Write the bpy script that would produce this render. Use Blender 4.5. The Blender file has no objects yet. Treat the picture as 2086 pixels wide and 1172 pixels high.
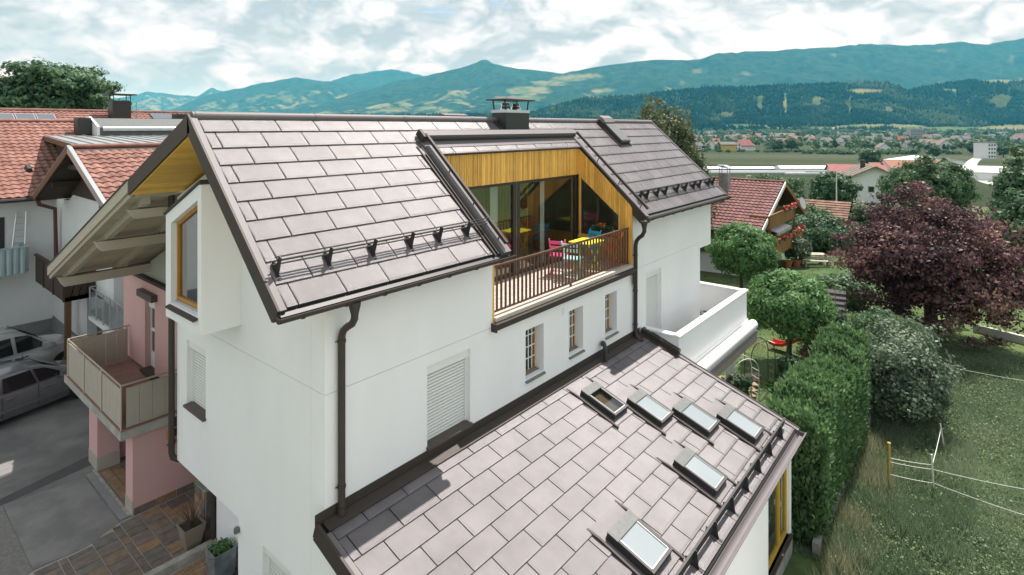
import bpy, bmesh, math, random
import numpy as np
from mathutils import Vector, Matrix
random.seed(7)
RNG = np.random.default_rng(11)
scene = bpy.context.scene
COL = scene.collection

# ------------------------------------------------------------------ camera
YAW = math.radians(39.703)            # viewing direction, measured from +X (the ridge direction)
CF, SF = math.cos(YAW), math.sin(YAW)
cam_d = bpy.data.cameras.new("camera")
cam = bpy.data.objects.new("camera", cam_d)
COL.objects.link(cam)
cam.location = (0, 0, 0)              # z = 0 is the height of the drone; the yard lies 8.5 m below
cam.rotation_euler = (math.radians(90), 0, YAW - math.radians(90))
cam_d.sensor_width = 36.0
cam_d.sensor_fit = 'HORIZONTAL'
cam_d.lens = 36.0 * 1161.9 / 2086
cam_d.shift_y = -328.0 / 2086
cam_d.clip_start = 0.1
cam_d.clip_end = 60000
scene.camera = cam

# ------------------------------------------------------------------ sun and sky
SUN_DIR = Vector((0.462, 0.021, 0.885)).normalized()
sun_d = bpy.data.lights.new("sun", 'SUN')
sun_d.energy = 3.35
sun_d.angle = math.radians(0.53)
sun_d.color = (1.0, 0.965, 0.915)
sun = bpy.data.objects.new("sun", sun_d)
COL.objects.link(sun)
sun.rotation_euler = SUN_DIR.to_track_quat('Z', 'Y').to_euler()
sun.location = (20, 0, 60)

world = bpy.data.worlds.new("World")
scene.world = world
world.use_nodes = True
wn, wl = world.node_tree.nodes, world.node_tree.links
wn.clear()


def wnode(t, **kw):
    n = wn.new(t)
    for k, v in kw.items():
        setattr(n, k, v)
    return n


def wmath(op, a, b=None, c=None, clamp=False):
    n = wnode('ShaderNodeMath', operation=op, use_clamp=clamp)
    for i, v in enumerate((a, b, c)):
        if v is None:
            continue
        if isinstance(v, (int, float)):
            n.inputs[i].default_value = v
        else:
            wl.new(v, n.inputs[i])
    return n.outputs[0]


def wnoise(vec, scale, detail, rough=0.55, dist=0.0, lac=2.0):
    n = wnode('ShaderNodeTexNoise')
    n.inputs['Scale'].default_value = scale
    n.inputs['Detail'].default_value = detail
    n.inputs['Roughness'].default_value = rough
    n.inputs['Distortion'].default_value = dist
    n.inputs['Lacunarity'].default_value = lac
    wl.new(vec, n.inputs['Vector'])
    return n.outputs['Fac']


def wramp(fac, stops):
    r = wnode('ShaderNodeValToRGB')
    while len(r.color_ramp.elements) < len(stops):
        r.color_ramp.elements.new(0.5)
    for e, (p, c) in zip(r.color_ramp.elements, stops):
        e.position = p
        e.color = (*c, 1) if not isinstance(c, float) else (c, c, c, 1)
    wl.new(fac, r.inputs[0])
    return r.outputs[0]


def wmix(f, a, b):
    m = wnode('ShaderNodeMix', data_type='RGBA')
    wl.new(f, m.inputs[0])
    for s, v in ((6, a), (7, b)):
        if isinstance(v, tuple):
            m.inputs[s].default_value = (*v, 1)
        else:
            wl.new(v, m.inputs[s])
    return m.outputs[2]


sky = wnode('ShaderNodeTexSky', sky_type='NISHITA')
sky.sun_disc = False
sky.sun_elevation = math.asin(SUN_DIR.z)
sky.sun_rotation = math.atan2(SUN_DIR.x, SUN_DIR.y)
sky.altitude = 550
sky.air_density = 1.0
sky.dust_density = 1.2
sky.ozone_density = 2.0
tc = wnode('ShaderNodeTexCoord')
dirv = tc.outputs['Generated']
SKY_K = 0.09
sk = wnode('ShaderNodeVectorMath', operation='SCALE')
wl.new(sky.outputs[0], sk.inputs[0])
sk.inputs['Scale'].default_value = SKY_K
# clouds: flattened direction, the same statistics all round the horizon
def wmap(scale, loc):
    m_ = wnode('ShaderNodeMapping')
    m_.inputs['Scale'].default_value = scale
    m_.inputs['Location'].default_value = loc
    wl.new(dirv, m_.inputs[0])
    return m_.outputs[0]


def wvor(vec, scale):
    """rounded heaps: a folded noise, bulging upwards with sharp creases"""
    t = None
    for k, (f, w) in enumerate(((1.0, .56), (2.3, .28), (5.1, .16))):
        n = wnoise(vec, scale * f, 1.0, .5)
        b_ = wmath('MULTIPLY', wmath('ABSOLUTE', wmath('SUBTRACT', n, .5)), 4.2 * w)
        t = b_ if t is None else wmath('ADD', t, b_)
    return t


def wwarp(vec, scale, amt):
    n = wnode('ShaderNodeTexNoise')
    n.inputs['Scale'].default_value = scale
    n.inputs['Detail'].default_value = 5
    wl.new(vec, n.inputs['Vector'])
    sb = wnode('ShaderNodeVectorMath', operation='SUBTRACT'); wl.new(n.outputs['Color'], sb.inputs[0]); sb.inputs[1].default_value = (.5, .5, .5)
    ma = wnode('ShaderNodeVectorMath', operation='MULTIPLY_ADD'); wl.new(sb.outputs[0], ma.inputs[0]); ma.inputs[1].default_value = (amt, amt, amt); wl.new(vec, ma.inputs[2])
    return ma.outputs[0]


def cloud_field(loc):
    v_ = wmap((1, 1, 1.7), loc)
    w_ = wwarp(v_, 7.0, .16)
    return wmath('MULTIPLY_ADD', wvor(w_, 5.5), .55, wmath('MULTIPLY', wnoise(v_, 5.0, 8, .55, .2), .45))


CL = (2.45, 1.15, 0.62)
puff = cloud_field(CL)
puff_dn = cloud_field((CL[0] - .010, CL[1] + .004, CL[2] + .045))   # the same field a little lower
bank = wnoise(wmap((1, 1, 3.6), (0.4, 5.2, 2.15)), 2.4, 4, 0.5, 0.3)
wisp = wnoise(wmap((1, 1, 6.0), (7.3, 2.2, 0.3)), 4.5, 6, 0.6, 0.8)
relief = wmath('SUBTRACT', puff, puff_dn)                     # lit tops, grey bases
shade = wmath('MULTIPLY_ADD', relief, 1.5, 0.54)
shade = wmath('MULTIPLY_ADD', wmath('SUBTRACT', bank, 0.5), 1.7, shade)
shade = wmath('MULTIPLY_ADD', wmath('SUBTRACT', puff, 0.5), 1.2, shade)
shade = wmath('MULTIPLY_ADD', wmath('SUBTRACT', wisp, 0.5), 0.35, shade, clamp=True)
cloud_col = wramp(shade, [(0.0, (0.248, 0.278, 0.296)), (0.30, (0.343, 0.370, 0.388)), (0.55, (0.443, 0.460, 0.476)), (0.78, (0.533, 0.541, 0.552)), (1.0, (0.635, 0.635, 0.640))])
sep = wnode('ShaderNodeSeparateXYZ'); wl.new(dirv, sep.inputs[0])
low = wmath('POWER', wmath('SUBTRACT', 1.0, wmath('ABSOLUTE', sep.outputs[2])), 9)        # a cloud deck closes up towards the horizon
cover = wmath('MULTIPLY_ADD', bank, 0.45, wmath('MULTIPLY_ADD', puff, 0.45, wmath('MULTIPLY_ADD', wisp, 0.25, wmath('MULTIPLY', low, 0.16))))
mask = wramp(cover, [(0.365, 0.0), (0.455, 1.0)])
sky_col = wmix(mask, sk.outputs[0], cloud_col)
bg = wnode('ShaderNodeBackground')
wl.new(sky_col, bg.inputs[0])
bg.inputs[1].default_value = 1.0
world.cycles.sampling_method = 'MANUAL'
world.cycles.sample_map_resolution = 512
wo = wnode('ShaderNodeOutputWorld')
wl.new(bg.outputs[0], wo.inputs[0])

scene.view_settings.view_transform = 'Standard'
scene.view_settings.look = 'None'
scene.view_settings.gamma = 1.0
scene.view_settings.use_curve_mapping = False
scene.view_settings.exposure = 1.13
scene.render.engine = 'CYCLES'
scene.cycles.use_denoising = True
scene.cycles.max_bounces = 8
scene.cycles.diffuse_bounces = 3
scene.cycles.transparent_max_bounces = 16
scene.cycles.volume_bounces = 0
scene.cycles.caustics_reflective = False
scene.cycles.caustics_refractive = False


# ------------------------------------------------------------------ materials
MATS = {}


def mat(name, col, rough=0.6, metal=0.0, col2=None, scale=4.0, amount=0.5, bump=0.0, bscale=40.0,
        stretch=(1, 1, 1), spec=0.5, coat=0.0, detail=5, world=True):
    """Principled material; colour wanders between col and col2 with an object-space noise, plus fine relief."""
    m = bpy.data.materials.new(name)
    m.use_nodes = True
    nt = m.node_tree
    b = nt.nodes['Principled BSDF']
    b.inputs['Roughness'].default_value = rough
    b.inputs['Metallic'].default_value = metal
    b.inputs['Specular IOR Level'].default_value = spec
    if coat:
        b.inputs['Coat Weight'].default_value = coat
        b.inputs['Coat Roughness'].default_value = 0.08
    b.inputs['Base Color'].default_value = (*col, 1)
    if world:
        g = nt.nodes.new('ShaderNodeNewGeometry')
        src = g.outputs['Position']
    else:
        g = nt.nodes.new('ShaderNodeTexCoord')
        src = g.outputs['Object']
    mpn = nt.nodes.new('ShaderNodeMapping')
    mpn.inputs['Scale'].default_value = stretch
    nt.links.new(src, mpn.inputs[0])
    if col2 is not None:
        n = nt.nodes.new('ShaderNodeTexNoise')
        n.inputs['Scale'].default_value = scale
        n.inputs['Detail'].default_value = detail
        n.inputs['Roughness'].default_value = 0.6
        nt.links.new(mpn.outputs[0], n.inputs['Vector'])
        r = nt.nodes.new('ShaderNodeValToRGB')
        lo = 0.5 - 0.22 / max(amount, 0.01) * 0.5
        r.color_ramp.elements[0].position = max(0.0, lo)
        r.color_ramp.elements[1].position = min(1.0, 1 - lo)
        r.color_ramp.elements[0].color = (*col, 1)
        r.color_ramp.elements[1].color = (*col2, 1)
        nt.links.new(n.outputs['Fac'], r.inputs[0])
        nt.links.new(r.outputs[0], b.inputs['Base Color'])
    if bump:
        n2 = nt.nodes.new('ShaderNodeTexNoise')
        n2.inputs['Scale'].default_value = bscale
        n2.inputs['Detail'].default_value = 4
        nt.links.new(mpn.outputs[0], n2.inputs['Vector'])
        bp = nt.nodes.new('ShaderNodeBump')
        bp.inputs['Strength'].default_value = bump
        bp.inputs['Distance'].default_value = 0.02
        nt.links.new(n2.outputs['Fac'], bp.inputs['Height'])
        nt.links.new(bp.outputs[0], b.inputs['Normal'])
    MATS[name] = m
    return m


def island_mix(m, amount=0.25):
    """Brightness differs a little from piece to piece (each object or loose piece its own value)."""
    nt = m.node_tree
    b = nt.nodes['Principled BSDF']
    inp = b.inputs['Base Color']
    g = nt.nodes.new('ShaderNodeNewGeometry')
    o = nt.nodes.new('ShaderNodeObjectInfo')
    ad = nt.nodes.new('ShaderNodeMath'); ad.operation = 'ADD'
    nt.links.new(g.outputs['Random Per Island'], ad.inputs[0])
    nt.links.new(o.outputs['Random'], ad.inputs[1])
    fr = nt.nodes.new('ShaderNodeMath'); fr.operation = 'FRACT'
    nt.links.new(ad.outputs[0], fr.inputs[0])
    mr = nt.nodes.new('ShaderNodeMapRange')
    mr.inputs[3].default_value = 1 - amount
    mr.inputs[4].default_value = 1 + amount
    nt.links.new(fr.outputs[0], mr.inputs[0])
    sc = nt.nodes.new('ShaderNodeVectorMath'); sc.operation = 'SCALE'
    if inp.is_linked:
        nt.links.new(inp.links[0].from_socket, sc.inputs[0])
    else:
        sc.inputs[0].default_value = inp.default_value[:3]
    nt.links.new(mr.outputs[0], sc.inputs['Scale'])
    nt.links.new(sc.outputs[0], inp)
    return m


def glass(name, tint=(0.02, 0.025, 0.025), alpha=0.75, rough=0.02, refl=0.04, trans=(.9, .93, .9)):
    m = bpy.data.materials.new(name)
    m.use_nodes = True
    nt = m.node_tree
    nt.nodes.clear()
    out = nt.nodes.new('ShaderNodeOutputMaterial')
    fr = nt.nodes.new('ShaderNodeFresnel'); fr.inputs[0].default_value = 1.55
    gl = nt.nodes.new('ShaderNodeBsdfGlossy'); gl.inputs['Roughness'].default_value = rough
    tr = nt.nodes.new('ShaderNodeBsdfTransparent'); tr.inputs[0].default_value = (*trans, 1)
    di = nt.nodes.new('ShaderNodeBsdfDiffuse'); di.inputs[0].default_value = (*tint, 1)
    m1 = nt.nodes.new('ShaderNodeMixShader'); m1.inputs[0].default_value = alpha
    nt.links.new(di.outputs[0], m1.inputs[1]); nt.links.new(tr.outputs[0], m1.inputs[2])
    mu = nt.nodes.new('ShaderNodeMath'); mu.operation = 'MULTIPLY_ADD'
    mu.inputs[1].default_value = 1.3; mu.inputs[2].default_value = refl
    ge = nt.nodes.new('ShaderNodeNewGeometry')
    nb = nt.nodes.new('ShaderNodeMath'); nb.operation = 'SUBTRACT'; nb.inputs[0].default_value = 1.0
    nt.links.new(ge.outputs['Backfacing'], nb.inputs[1])
    nt.links.new(fr.outputs[0], mu.inputs[0])
    m2 = nt.nodes.new('ShaderNodeMixShader')
    mf = nt.nodes.new('ShaderNodeMath'); mf.operation = 'MULTIPLY'
    nt.links.new(mu.outputs[0], mf.inputs[0]); nt.links.new(nb.outputs[0], mf.inputs[1])
    nt.links.new(mf.outputs[0], m2.inputs[0])
    nt.links.new(m1.outputs[0], m2.inputs[1]); nt.links.new(gl.outputs[0], m2.inputs[2])
    nt.links.new(m2.outputs[0], out.inputs[0])
    MATS[name] = m
    return m


def leafmat(name, stops, trans=0.35, rough=0.55):
    """Foliage: colour per leaf from the point attribute 'tone' (each leaf its own random value)."""
    m = bpy.data.materials.new(name)
    m.use_nodes = True
    nt = m.node_tree
    b = nt.nodes['Principled BSDF']
    out = nt.nodes['Material Output']
    b.inputs['Roughness'].default_value = rough
    b.inputs['Specular IOR Level'].default_value = 0.35
    a = nt.nodes.new('ShaderNodeAttribute'); a.attribute_name = 'tone'
    r = nt.nodes.new('ShaderNodeValToRGB')
    while len(r.color_ramp.elements) < len(stops):
        r.color_ramp.elements.new(0.5)
    for e, (p, c) in zip(r.color_ramp.elements, stops):
        e.position = p
        e.color = (*c, 1)
    nt.links.new(a.outputs['Fac'], r.inputs[0])
    nt.links.new(r.outputs[0], b.inputs['Base Color'])
    t = nt.nodes.new('ShaderNodeBsdfTranslucent')
    nt.links.new(r.outputs[0], t.inputs[0])
    mx = nt.nodes.new('ShaderNodeMixShader'); mx.inputs[0].default_value = trans
    nt.links.new(b.outputs[0], mx.inputs[1]); nt.links.new(t.outputs[0], mx.inputs[2])
    nt.links.new(mx.outputs[0], out.inputs[0])
    MATS[name] = m
    return m


mat('render', (0.815, 0.818, 0.828), 0.9, col2=(0.870, 0.873, 0.885), scale=1.1, amount=0.55, stretch=(1, 1, .4), bump=0.25, bscale=260)
mat('shutter', (0.74, 0.75, 0.74), 0.55, col2=(0.70, 0.71, 0.70), scale=5)
mat('roofmetal', (0.112, 0.101, 0.108), 0.33, 0.0, col2=(0.146, 0.132, 0.140), scale=2.2, amount=0.8, bump=0.3, bscale=190, spec=0.6)
island_mix(MATS['roofmetal'], 0.11)
mat('underlay', (0.012, 0.011, 0.011), 0.9)
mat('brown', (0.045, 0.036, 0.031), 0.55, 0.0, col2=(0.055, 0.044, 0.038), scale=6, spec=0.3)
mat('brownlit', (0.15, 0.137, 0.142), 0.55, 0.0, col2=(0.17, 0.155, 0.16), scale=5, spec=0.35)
mat('charcoal', (0.028, 0.027, 0.028), 0.5, col2=(0.036, 0.034, 0.034), scale=8)
mat('frame_dark', (0.035, 0.030, 0.028), 0.4)
mat('alu', (0.62, 0.63, 0.63), 0.32, 0.85, col2=(0.52, 0.53, 0.53), scale=10)
mat('aluflat', (0.115, 0.125, 0.121), 0.5, 0.0, col2=(0.15, 0.16, 0.156), scale=12, amount=0.7, spec=.3)
mat('chrome', (0.75, 0.75, 0.75), 0.18, 1.0)
mat('whitepaint', (0.80, 0.80, 0.79), 0.5, col2=(0.76, 0.76, 0.75), scale=3)
mat('larch', (0.68, 0.35, 0.055), 0.6, col2=(0.84, 0.50, 0.13), scale=5, stretch=(9, 9, 0.7), amount=0.9, bump=0.2, bscale=30)
island_mix(MATS['larch'], 0.22)
mat('larchsoffit', (0.66, 0.37, 0.05), 0.6, col2=(0.78, 0.50, 0.11), scale=4, stretch=(0.8, 9, 9), amount=0.9, bump=0.15, bscale=30)
island_mix(MATS['larchsoffit'], 0.13)
mat('oakframe', (0.42, 0.19, 0.025), 0.5, col2=(0.50, 0.25, 0.04), scale=9)
mat('deckstone', (0.50, 0.44, 0.38), 0.85, col2=(0.60, 0.54, 0.47), scale=6, bump=0.3, bscale=90)
island_mix(MATS['deckstone'], 0.1)
mat('sillstone', (0.17, 0.165, 0.155), 0.8, col2=(0.22, 0.215, 0.20), scale=9, bump=0.3, bscale=80)
mat('sillbrown', (0.065, 0.05, 0.045), 0.45, col2=(0.085, 0.066, 0.06), scale=9)
mat('curtain', (0.68, 0.70, 0.68), 0.9)
mat('room', (0.55, 0.50, 0.33), 0.9)
mat('blindgrey', (0.34, 0.385, 0.40), 0.8, col2=(0.42, 0.46, 0.475), scale=3)
mat('roomfloor', (0.20, 0.12, 0.06), 0.5)
glass('pane', (0.012, 0.016, 0.014), 0.80, .02, .08)
glass('paneclear', (0.020, 0.026, 0.022), 0.93, .02, .13)
glass('panecoated', (0.012, 0.016, 0.014), 0.5, .015, .34)
glass('paneblind', (0.30, 0.345, 0.36), 0.10, 0.03)


# ------------------------------------------------------------------ mesh helpers
class MB:
    """Collects faces; build() links them as ONE mesh object."""

    def __init__(self):
        self.v, self.f = [], []

    def add(self, vs, fs):
        o = len(self.v)
        self.v += [tuple(p) for p in vs]
        self.f += [tuple(i + o for i in f) for f in fs]
        return self

    def box(self, x0, x1, y0, y1, z0, z1):
        if x0 > x1: x0, x1 = x1, x0
        if y0 > y1: y0, y1 = y1, y0
        if z0 > z1: z0, z1 = z1, z0
        return self.add([(x0, y0, z0), (x1, y0, z0), (x1, y1, z0), (x0, y1, z0), (x0, y0, z1), (x1, y0, z1), (x1, y1, z1), (x0, y1, z1)],
                        [(0, 3, 2, 1), (4, 5, 6, 7), (0, 1, 5, 4), (1, 2, 6, 5), (2, 3, 7, 6), (3, 0, 4, 7)])

    def obox(self, c, ax, ay, az, hx, hy, hz):
        c, ax, ay, az = Vector(c), Vector(ax).normalized(), Vector(ay).normalized(), Vector(az).normalized()
        vs = [c + ax * (sx * hx) + ay * (sy * hy) + az * (sz * hz) for sz in (-1, 1) for sx, sy in ((-1, -1), (1, -1), (1, 1), (-1, 1))]
        return self.add(vs, [(0, 3, 2, 1), (4, 5, 6, 7), (0, 1, 5, 4), (1, 2, 6, 5), (2, 3, 7, 6), (3, 0, 4, 7)])

    def bar(self, a, b, w, h, up=(0, 0, 1)):
        a, b = Vector(a), Vector(b)
        d = (b - a)
        L = d.length
        d.normalize()
        u = Vector(up)
        s = d.cross(u)
        if s.length < 1e-4:
            s = d.cross(Vector((1, 0, 0)))
        s.normalize()
        u = s.cross(d)
        return self.obox((a + b) / 2, d, s, u, L / 2, w / 2, h / 2)

    def prism(self, pts, off):
        """polygon (3D points) pushed along off"""
        n = len(pts)
        off = Vector(off)
        a = [Vector(p) for p in pts]
        b = [p + off for p in a]
        fs = [tuple(range(n - 1, -1, -1)), tuple(range(n, 2 * n))]
        fs += [(i, (i + 1) % n, n + (i + 1) % n, n + i) for i in range(n)]
        return self.add(a + b, fs)

    def tube(self, path, r, n=8, cap=True):
        path = [Vector(p) for p in path]
        rs = r if isinstance(r, (list, tuple)) else [r] * len(path)
        vs, fs = [], []
        up = None
        for i, p in enumerate(path):
            if i == 0: t = path[1] - path[0]
            elif i == len(path) - 1: t = path[-1] - path[-2]
            else: t = (path[i + 1] - p).normalized() + (p - path[i - 1]).normalized()
            t.normalize()
            if up is None:
                up = Vector((0, 0, 1)) if abs(t.z) < 0.9 else Vector((1, 0, 0))
            s = t.cross(up).normalized()
            up = s.cross(t).normalized()
            for k in range(n):
                a = 2 * math.pi * k / n
                vs.append(p + s * (math.cos(a) * rs[i]) + up * (math.sin(a) * rs[i]))
        for i in range(len(path) - 1):
            for k in range(n):
                k2 = (k + 1) % n
                fs.append((i * n + k, i * n + k2, (i + 1) * n + k2, (i + 1) * n + k))
        if cap:
            fs.append(tuple(range(n - 1, -1, -1)))
            fs.append(tuple((len(path) - 1) * n + k for k in range(n)))
        return self.add(vs, fs)

    def lathe(self, prof, c, n=16):
        cx, cy, cz = c
        vs, fs = [], []
        for r, z in prof:
            for k in range(n):
                a = 2 * math.pi * k / n
                vs.append((cx + r * math.cos(a), cy + r * math.sin(a), cz + z))
        for i in range(len(prof) - 1):
            for k in range(n):
                k2 = (k + 1) % n
                fs.append((i * n + k, i * n + k2, (i + 1) * n + k2, (i + 1) * n + k))
        fs.append(tuple(range(n - 1, -1, -1)))
        fs.append(tuple((len(prof) - 1) * n + k for k in range(n)))
        return self.add(vs, fs)

    def holes(self, axis, c0, c1, a0, a1, z0, z1, hs):
        """slab between c0 and c1 on axis ('x' or 'y'), extent a0..a1 / z0..z1 with rectangular holes"""
        As = sorted({a0, a1, *[h[0] for h in hs], *[h[1] for h in hs]})
        Zs = sorted({z0, z1, *[h[2] for h in hs], *[h[3] for h in hs]})
        As = [a for a in As if a0 <= a <= a1]
        Zs = [z for z in Zs if z0 <= z <= z1]
        solid = {}
        for i in range(len(As) - 1):
            for j in range(len(Zs) - 1):
                am, zm = (As[i] + As[i + 1]) / 2, (Zs[j] + Zs[j + 1]) / 2
                solid[i, j] = not any(h[0] < am < h[1] and h[2] < zm < h[3] for h in hs)

        def P(c, a, z):
            return (c, a, z) if axis == 'x' else (a, c, z)
        for (i, j), s in solid.items():
            if not s: continue
            A0, A1, Z0, Z1 = As[i], As[i + 1], Zs[j], Zs[j + 1]
            for c in (c0, c1):
                self.add([P(c, A0, Z0), P(c, A1, Z0), P(c, A1, Z1), P(c, A0, Z1)], [(0, 1, 2, 3)])
            for (di, dj, q) in ((-1, 0, (A0, Z0, A0, Z1)), (1, 0, (A1, Z0, A1, Z1)), (0, -1, (A0, Z0, A1, Z0)), (0, 1, (A0, Z1, A1, Z1))):
                if not solid.get((i + di, j + dj), False):
                    self.add([P(c0, q[0], q[1]), P(c0, q[2], q[3]), P(c1, q[2], q[3]), P(c1, q[0], q[1])], [(0, 1, 2, 3)])
        return self

    def mesh(self, name, material, smooth=False):
        me = bpy.data.meshes.new(name)
        me.from_pydata(self.v, [], self.f)
        if material:
            me.materials.append(MATS[material] if isinstance(material, str) else material)
        bm = bmesh.new()
        bm.from_mesh(me)
        bmesh.ops.remove_doubles(bm, verts=bm.verts, dist=1e-5)
        bmesh.ops.recalc_face_normals(bm, faces=bm.faces)
        bm.to_mesh(me)
        bm.free()
        if smooth:
            me.polygons.foreach_set('use_smooth', [True] * len(me.polygons))
            me.set_sharp_from_angle(angle=math.radians(40))
        return me

    def build(self, name, material, parent=None, smooth=False, **kw):
        return link(name, self.mesh(name, material, smooth), parent, **kw)


def link(name, me, parent=None, loc=None, rot=None, **kw):
    o = bpy.data.objects.new(name, me)
    COL.objects.link(o)
    if loc is not None: o.location = loc
    if rot is not None: o.rotation_euler = rot
    if parent is not None:
        o.parent = parent
        # children are written in world coordinates: cancel the parent's own placement
        if not kw.pop('local', False):
            pl = wloc(parent)
            o.location = (o.location[0] - pl[0], o.location[1] - pl[1], o.location[2] - pl[2])
    tag(o, **kw)
    return o


def wloc(o):
    x = y = z = 0.0
    while o is not None:
        x += o.location[0]; y += o.location[1]; z += o.location[2]
        o = o.parent
    return (x, y, z)


def tag(o, label=None, cat=None, group=None, kind=None, local=None):
    if label: o['label'] = label
    if cat: o['category'] = cat
    if group: o['group'] = group
    if kind: o['kind'] = kind
    return o


def thing(name, label, cat, loc=(0, 0, 0), group=None, rotz=0):
    o = bpy.data.objects.new(name, None)
    o.empty_display_size = 0.2
    COL.objects.link(o)
    o.location = loc
    o.rotation_euler = (0, 0, rotz)
    tag(o, label, cat, group)
    return o


def smooth01(x):
    x = min(1.0, max(0.0, x))
    return x * x * (3 - 2 * x)


_GD = [0, 20, 42, 135, 330, 600, 60000]
_GZ = [-9.3, -9.3, -10.0, -17.0, -25.0, -28.0, -28.0]


def gz(u, v):
    """height of the ground: yard 8.5 m below the camera, garden lower, falling to the valley floor"""
    D = u * CF + v * SF
    zg = float(np.interp(D, _GD, _GZ))
    s = smooth01((u - v + 5) / 11)
    s = max(s, smooth01((D - 48) / 70))
    return -8.5 * (1 - s) + zg * s
# ================================================================== the white house
H = thing('white_house', 'white rendered house with grey-brown metal shingle roofs and a loggia', 'house', (11, 8, -8.6))
T = 0.354                       # visible height of a roof panel
PM, PA = 0.73194, 0.32779       # pitch of the main and the annex roof
CM, SM, TM = math.cos(PM), math.sin(PM), math.tan(PM)
CA, SA, TA = math.cos(PA), math.sin(PA), math.tan(PA)
EM = (6.558, -2.221)            # eave line of the main roof (y, z)
EA = (6.549, -5.448)            # bottom of the first panel row of the annex roof
WV, WU = 6.88, 4.32             # faces of the long wall and the gable wall


def zm(y): return EM[1] + (y - EM[0]) * TM
def za(y): return EA[1] + (y - EA[0]) * TA


def rm(x, s, h=0.0):            # point on the main roof: x, distance up the slope, height off the plane
    return (x, EM[0] + s * CM - h * SM, EM[1] + s * SM + h * CM)


def ra(x, y, h=0.0):
    return (x, y - h * SA, za(y) + h * CA)


PCACHE = {}


def panel_mesh(w, t, flip):
    k = (round(w, 3), round(t, 3), flip)
    if k in PCACHE: return PCACHE[k]
    g, lip = 0.0085, 0.023
    e = min(0.05, w * 0.3)
    xs = [g, g + e * (1.0 if flip else 0.25), w - g - e * (0.25 if flip else 1.0), w - g]
    ys = [0.0, min(0.045, t * .3), t + 0.006]
    vs, fs = [], []
    for j, y in enumerate(ys):
        for i, x in enumerate(xs):
            b = lip * (1 - y / t) + 0.002
            r = 0.006 if (i in (1, 2) and j == 1) else (0.004 if i in (1, 2) and j == 2 else 0.0)
            vs.append((x, y, b + r * (1 - .4 * (j == 2))))
    n = 4
    for j in range(2):
        for i in range(3):
            fs.append((j * n + i, j * n + i + 1, (j + 1) * n + i + 1, (j + 1) * n + i))
    o = len(vs)
    for i, x in enumerate(xs): vs.append((x, 0.0, -0.004))
    for i in range(3): fs.append((o + i, o + i + 1, i + 1, i))
    a, b = len(vs), len(vs) + 1
    vs += [(xs[0], ys[2], -0.004), (xs[3], ys[2], -0.004)]
    fs.append((a, o, 0, n, 2 * n)); fs.append((o + 3, b, 2 * n + 3, n + 3, 3))
    m = MB(); m.add(vs, fs)
    PCACHE[k] = m.mesh('roof_panel', 'roofmetal')
    return PCACHE[k]


def lay(name, parent, org, pitch, row_s, t, segs, phase, flip):
    """one row of panels; org(x, s) gives a point, segs are the stretches to cover"""
    for lo, hi in segs:
        k0 = math.floor((lo - phase) / 0.7)
        x = lo
        k = k0 + 1
        while x < hi - 0.031:
            nx = min(hi, phase + 0.7 * k)
            k += 1
            if nx - x < 0.03:
                x = nx if nx - x < 0.001 else x
                if nx - x >= 0.001:
                    x = x  # sliver: joined to the next panel
                continue
            w = nx - x
            p = org(x, row_s)
            jit = random.uniform(-0.0015, 0.0015)
            link(name, panel_mesh(w, t, flip), parent, (p[0], p[1], p[2]), (pitch + jit * 2, jit * 2, 0))
            x = nx


# --- walls ---------------------------------------------------------
wins_long = [(6.16, 7.15, -5.14, -3.85), (8.70, 9.29, -4.93, -3.97), (10.20, 10.76, -4.93, -3.97), (11.72, 12.27, -4.94, -3.97), (13.81, 14.73, -5.6, -3.88)]
m = MB()
m.holes('y', WV, WV + 0.34, WU, 17.5, -8.8, -3.646, wins_long)
m.holes('y', WV, WV + 0.34, WU, 18.4, -3.638, -1.98, [(7.74, 13.06, -3.60, -1.0)])
m.box(13.06, 18.4, WV, WV + 0.34, -1.981, -1.962)
m.box(17.5, 18.4, WV + 0.001, WV + 0.34, -3.81, -3.645)
m.box(17.16, 17.5, WV + 0.345, 11.9, -8.8, -3.81)
m.box(18.06, 18.4, WV + 0.345, 11.9, -3.81, -1.9)
m.box(17.5, 18.05, WV + 0.345, 11.9, -3.81, -3.7)
m.build('wall', 'render', H)
m = MB().box(WU + 0.01, 17.49, WV + 0.012, WV + 0.03, -3.66, -3.62)
m.build('wall_joint', 'shutter', H)

# gable wall with its windows (face x = WU), upper part and lower part with a joint between
def ztop_gable(y): return (zm(y) - 0.26) if y < 9.1 else (0.15 - (y - 9.1) * 0.4245 - 0.30)
m = MB()
gh = [(10.66, 11.49, -5.19, -3.98), (7.76, 8.60, -7.9, -6.47)]
m.holes('x', WU, WU + 0.34, WV + 0.345, 9.41, -8.8, -3.646, gh)
m.holes('x', WU, WU + 0.34, 9.41, 11.95, -6.40, -3.646, gh)
m.prism([(WU, WV + 0.345, -3.638), (WU, 11.95, -3.638), (WU, 11.95, ztop_gable(11.95)), (WU, 9.1, ztop_gable(9.09)), (WU, WV + 0.345, ztop_gable(WV + .345))], (0.34, 0, 0))
pass
m.build('gable_wall', 'render', H)
m = MB().box(WU + 0.012, WU + 0.03, WV + 0.02, 11.93, -3.66, -3.62)
m.build('wall_joint', 'shutter', H)
m = MB()
m.box(WU + 0.345, 9.0, 9.41, 11.94, -6.40, -6.25)                 # underside of the overhang
m.box(5.05, 5.3, 9.71, 11.95, -8.6, -6.401)                       # recessed entrance wall
m.box(WU + 0.345, 5.3, 9.41, 9.70, -8.6, -6.401)
m.box(5.31, 17.1, 11.62, 11.95, -8.6, -6.41)
m.box(4.67, 18.0, 11.62, 11.95, -6.24, -1.75)
m.build('entrance_wall', 'render', H)


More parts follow.
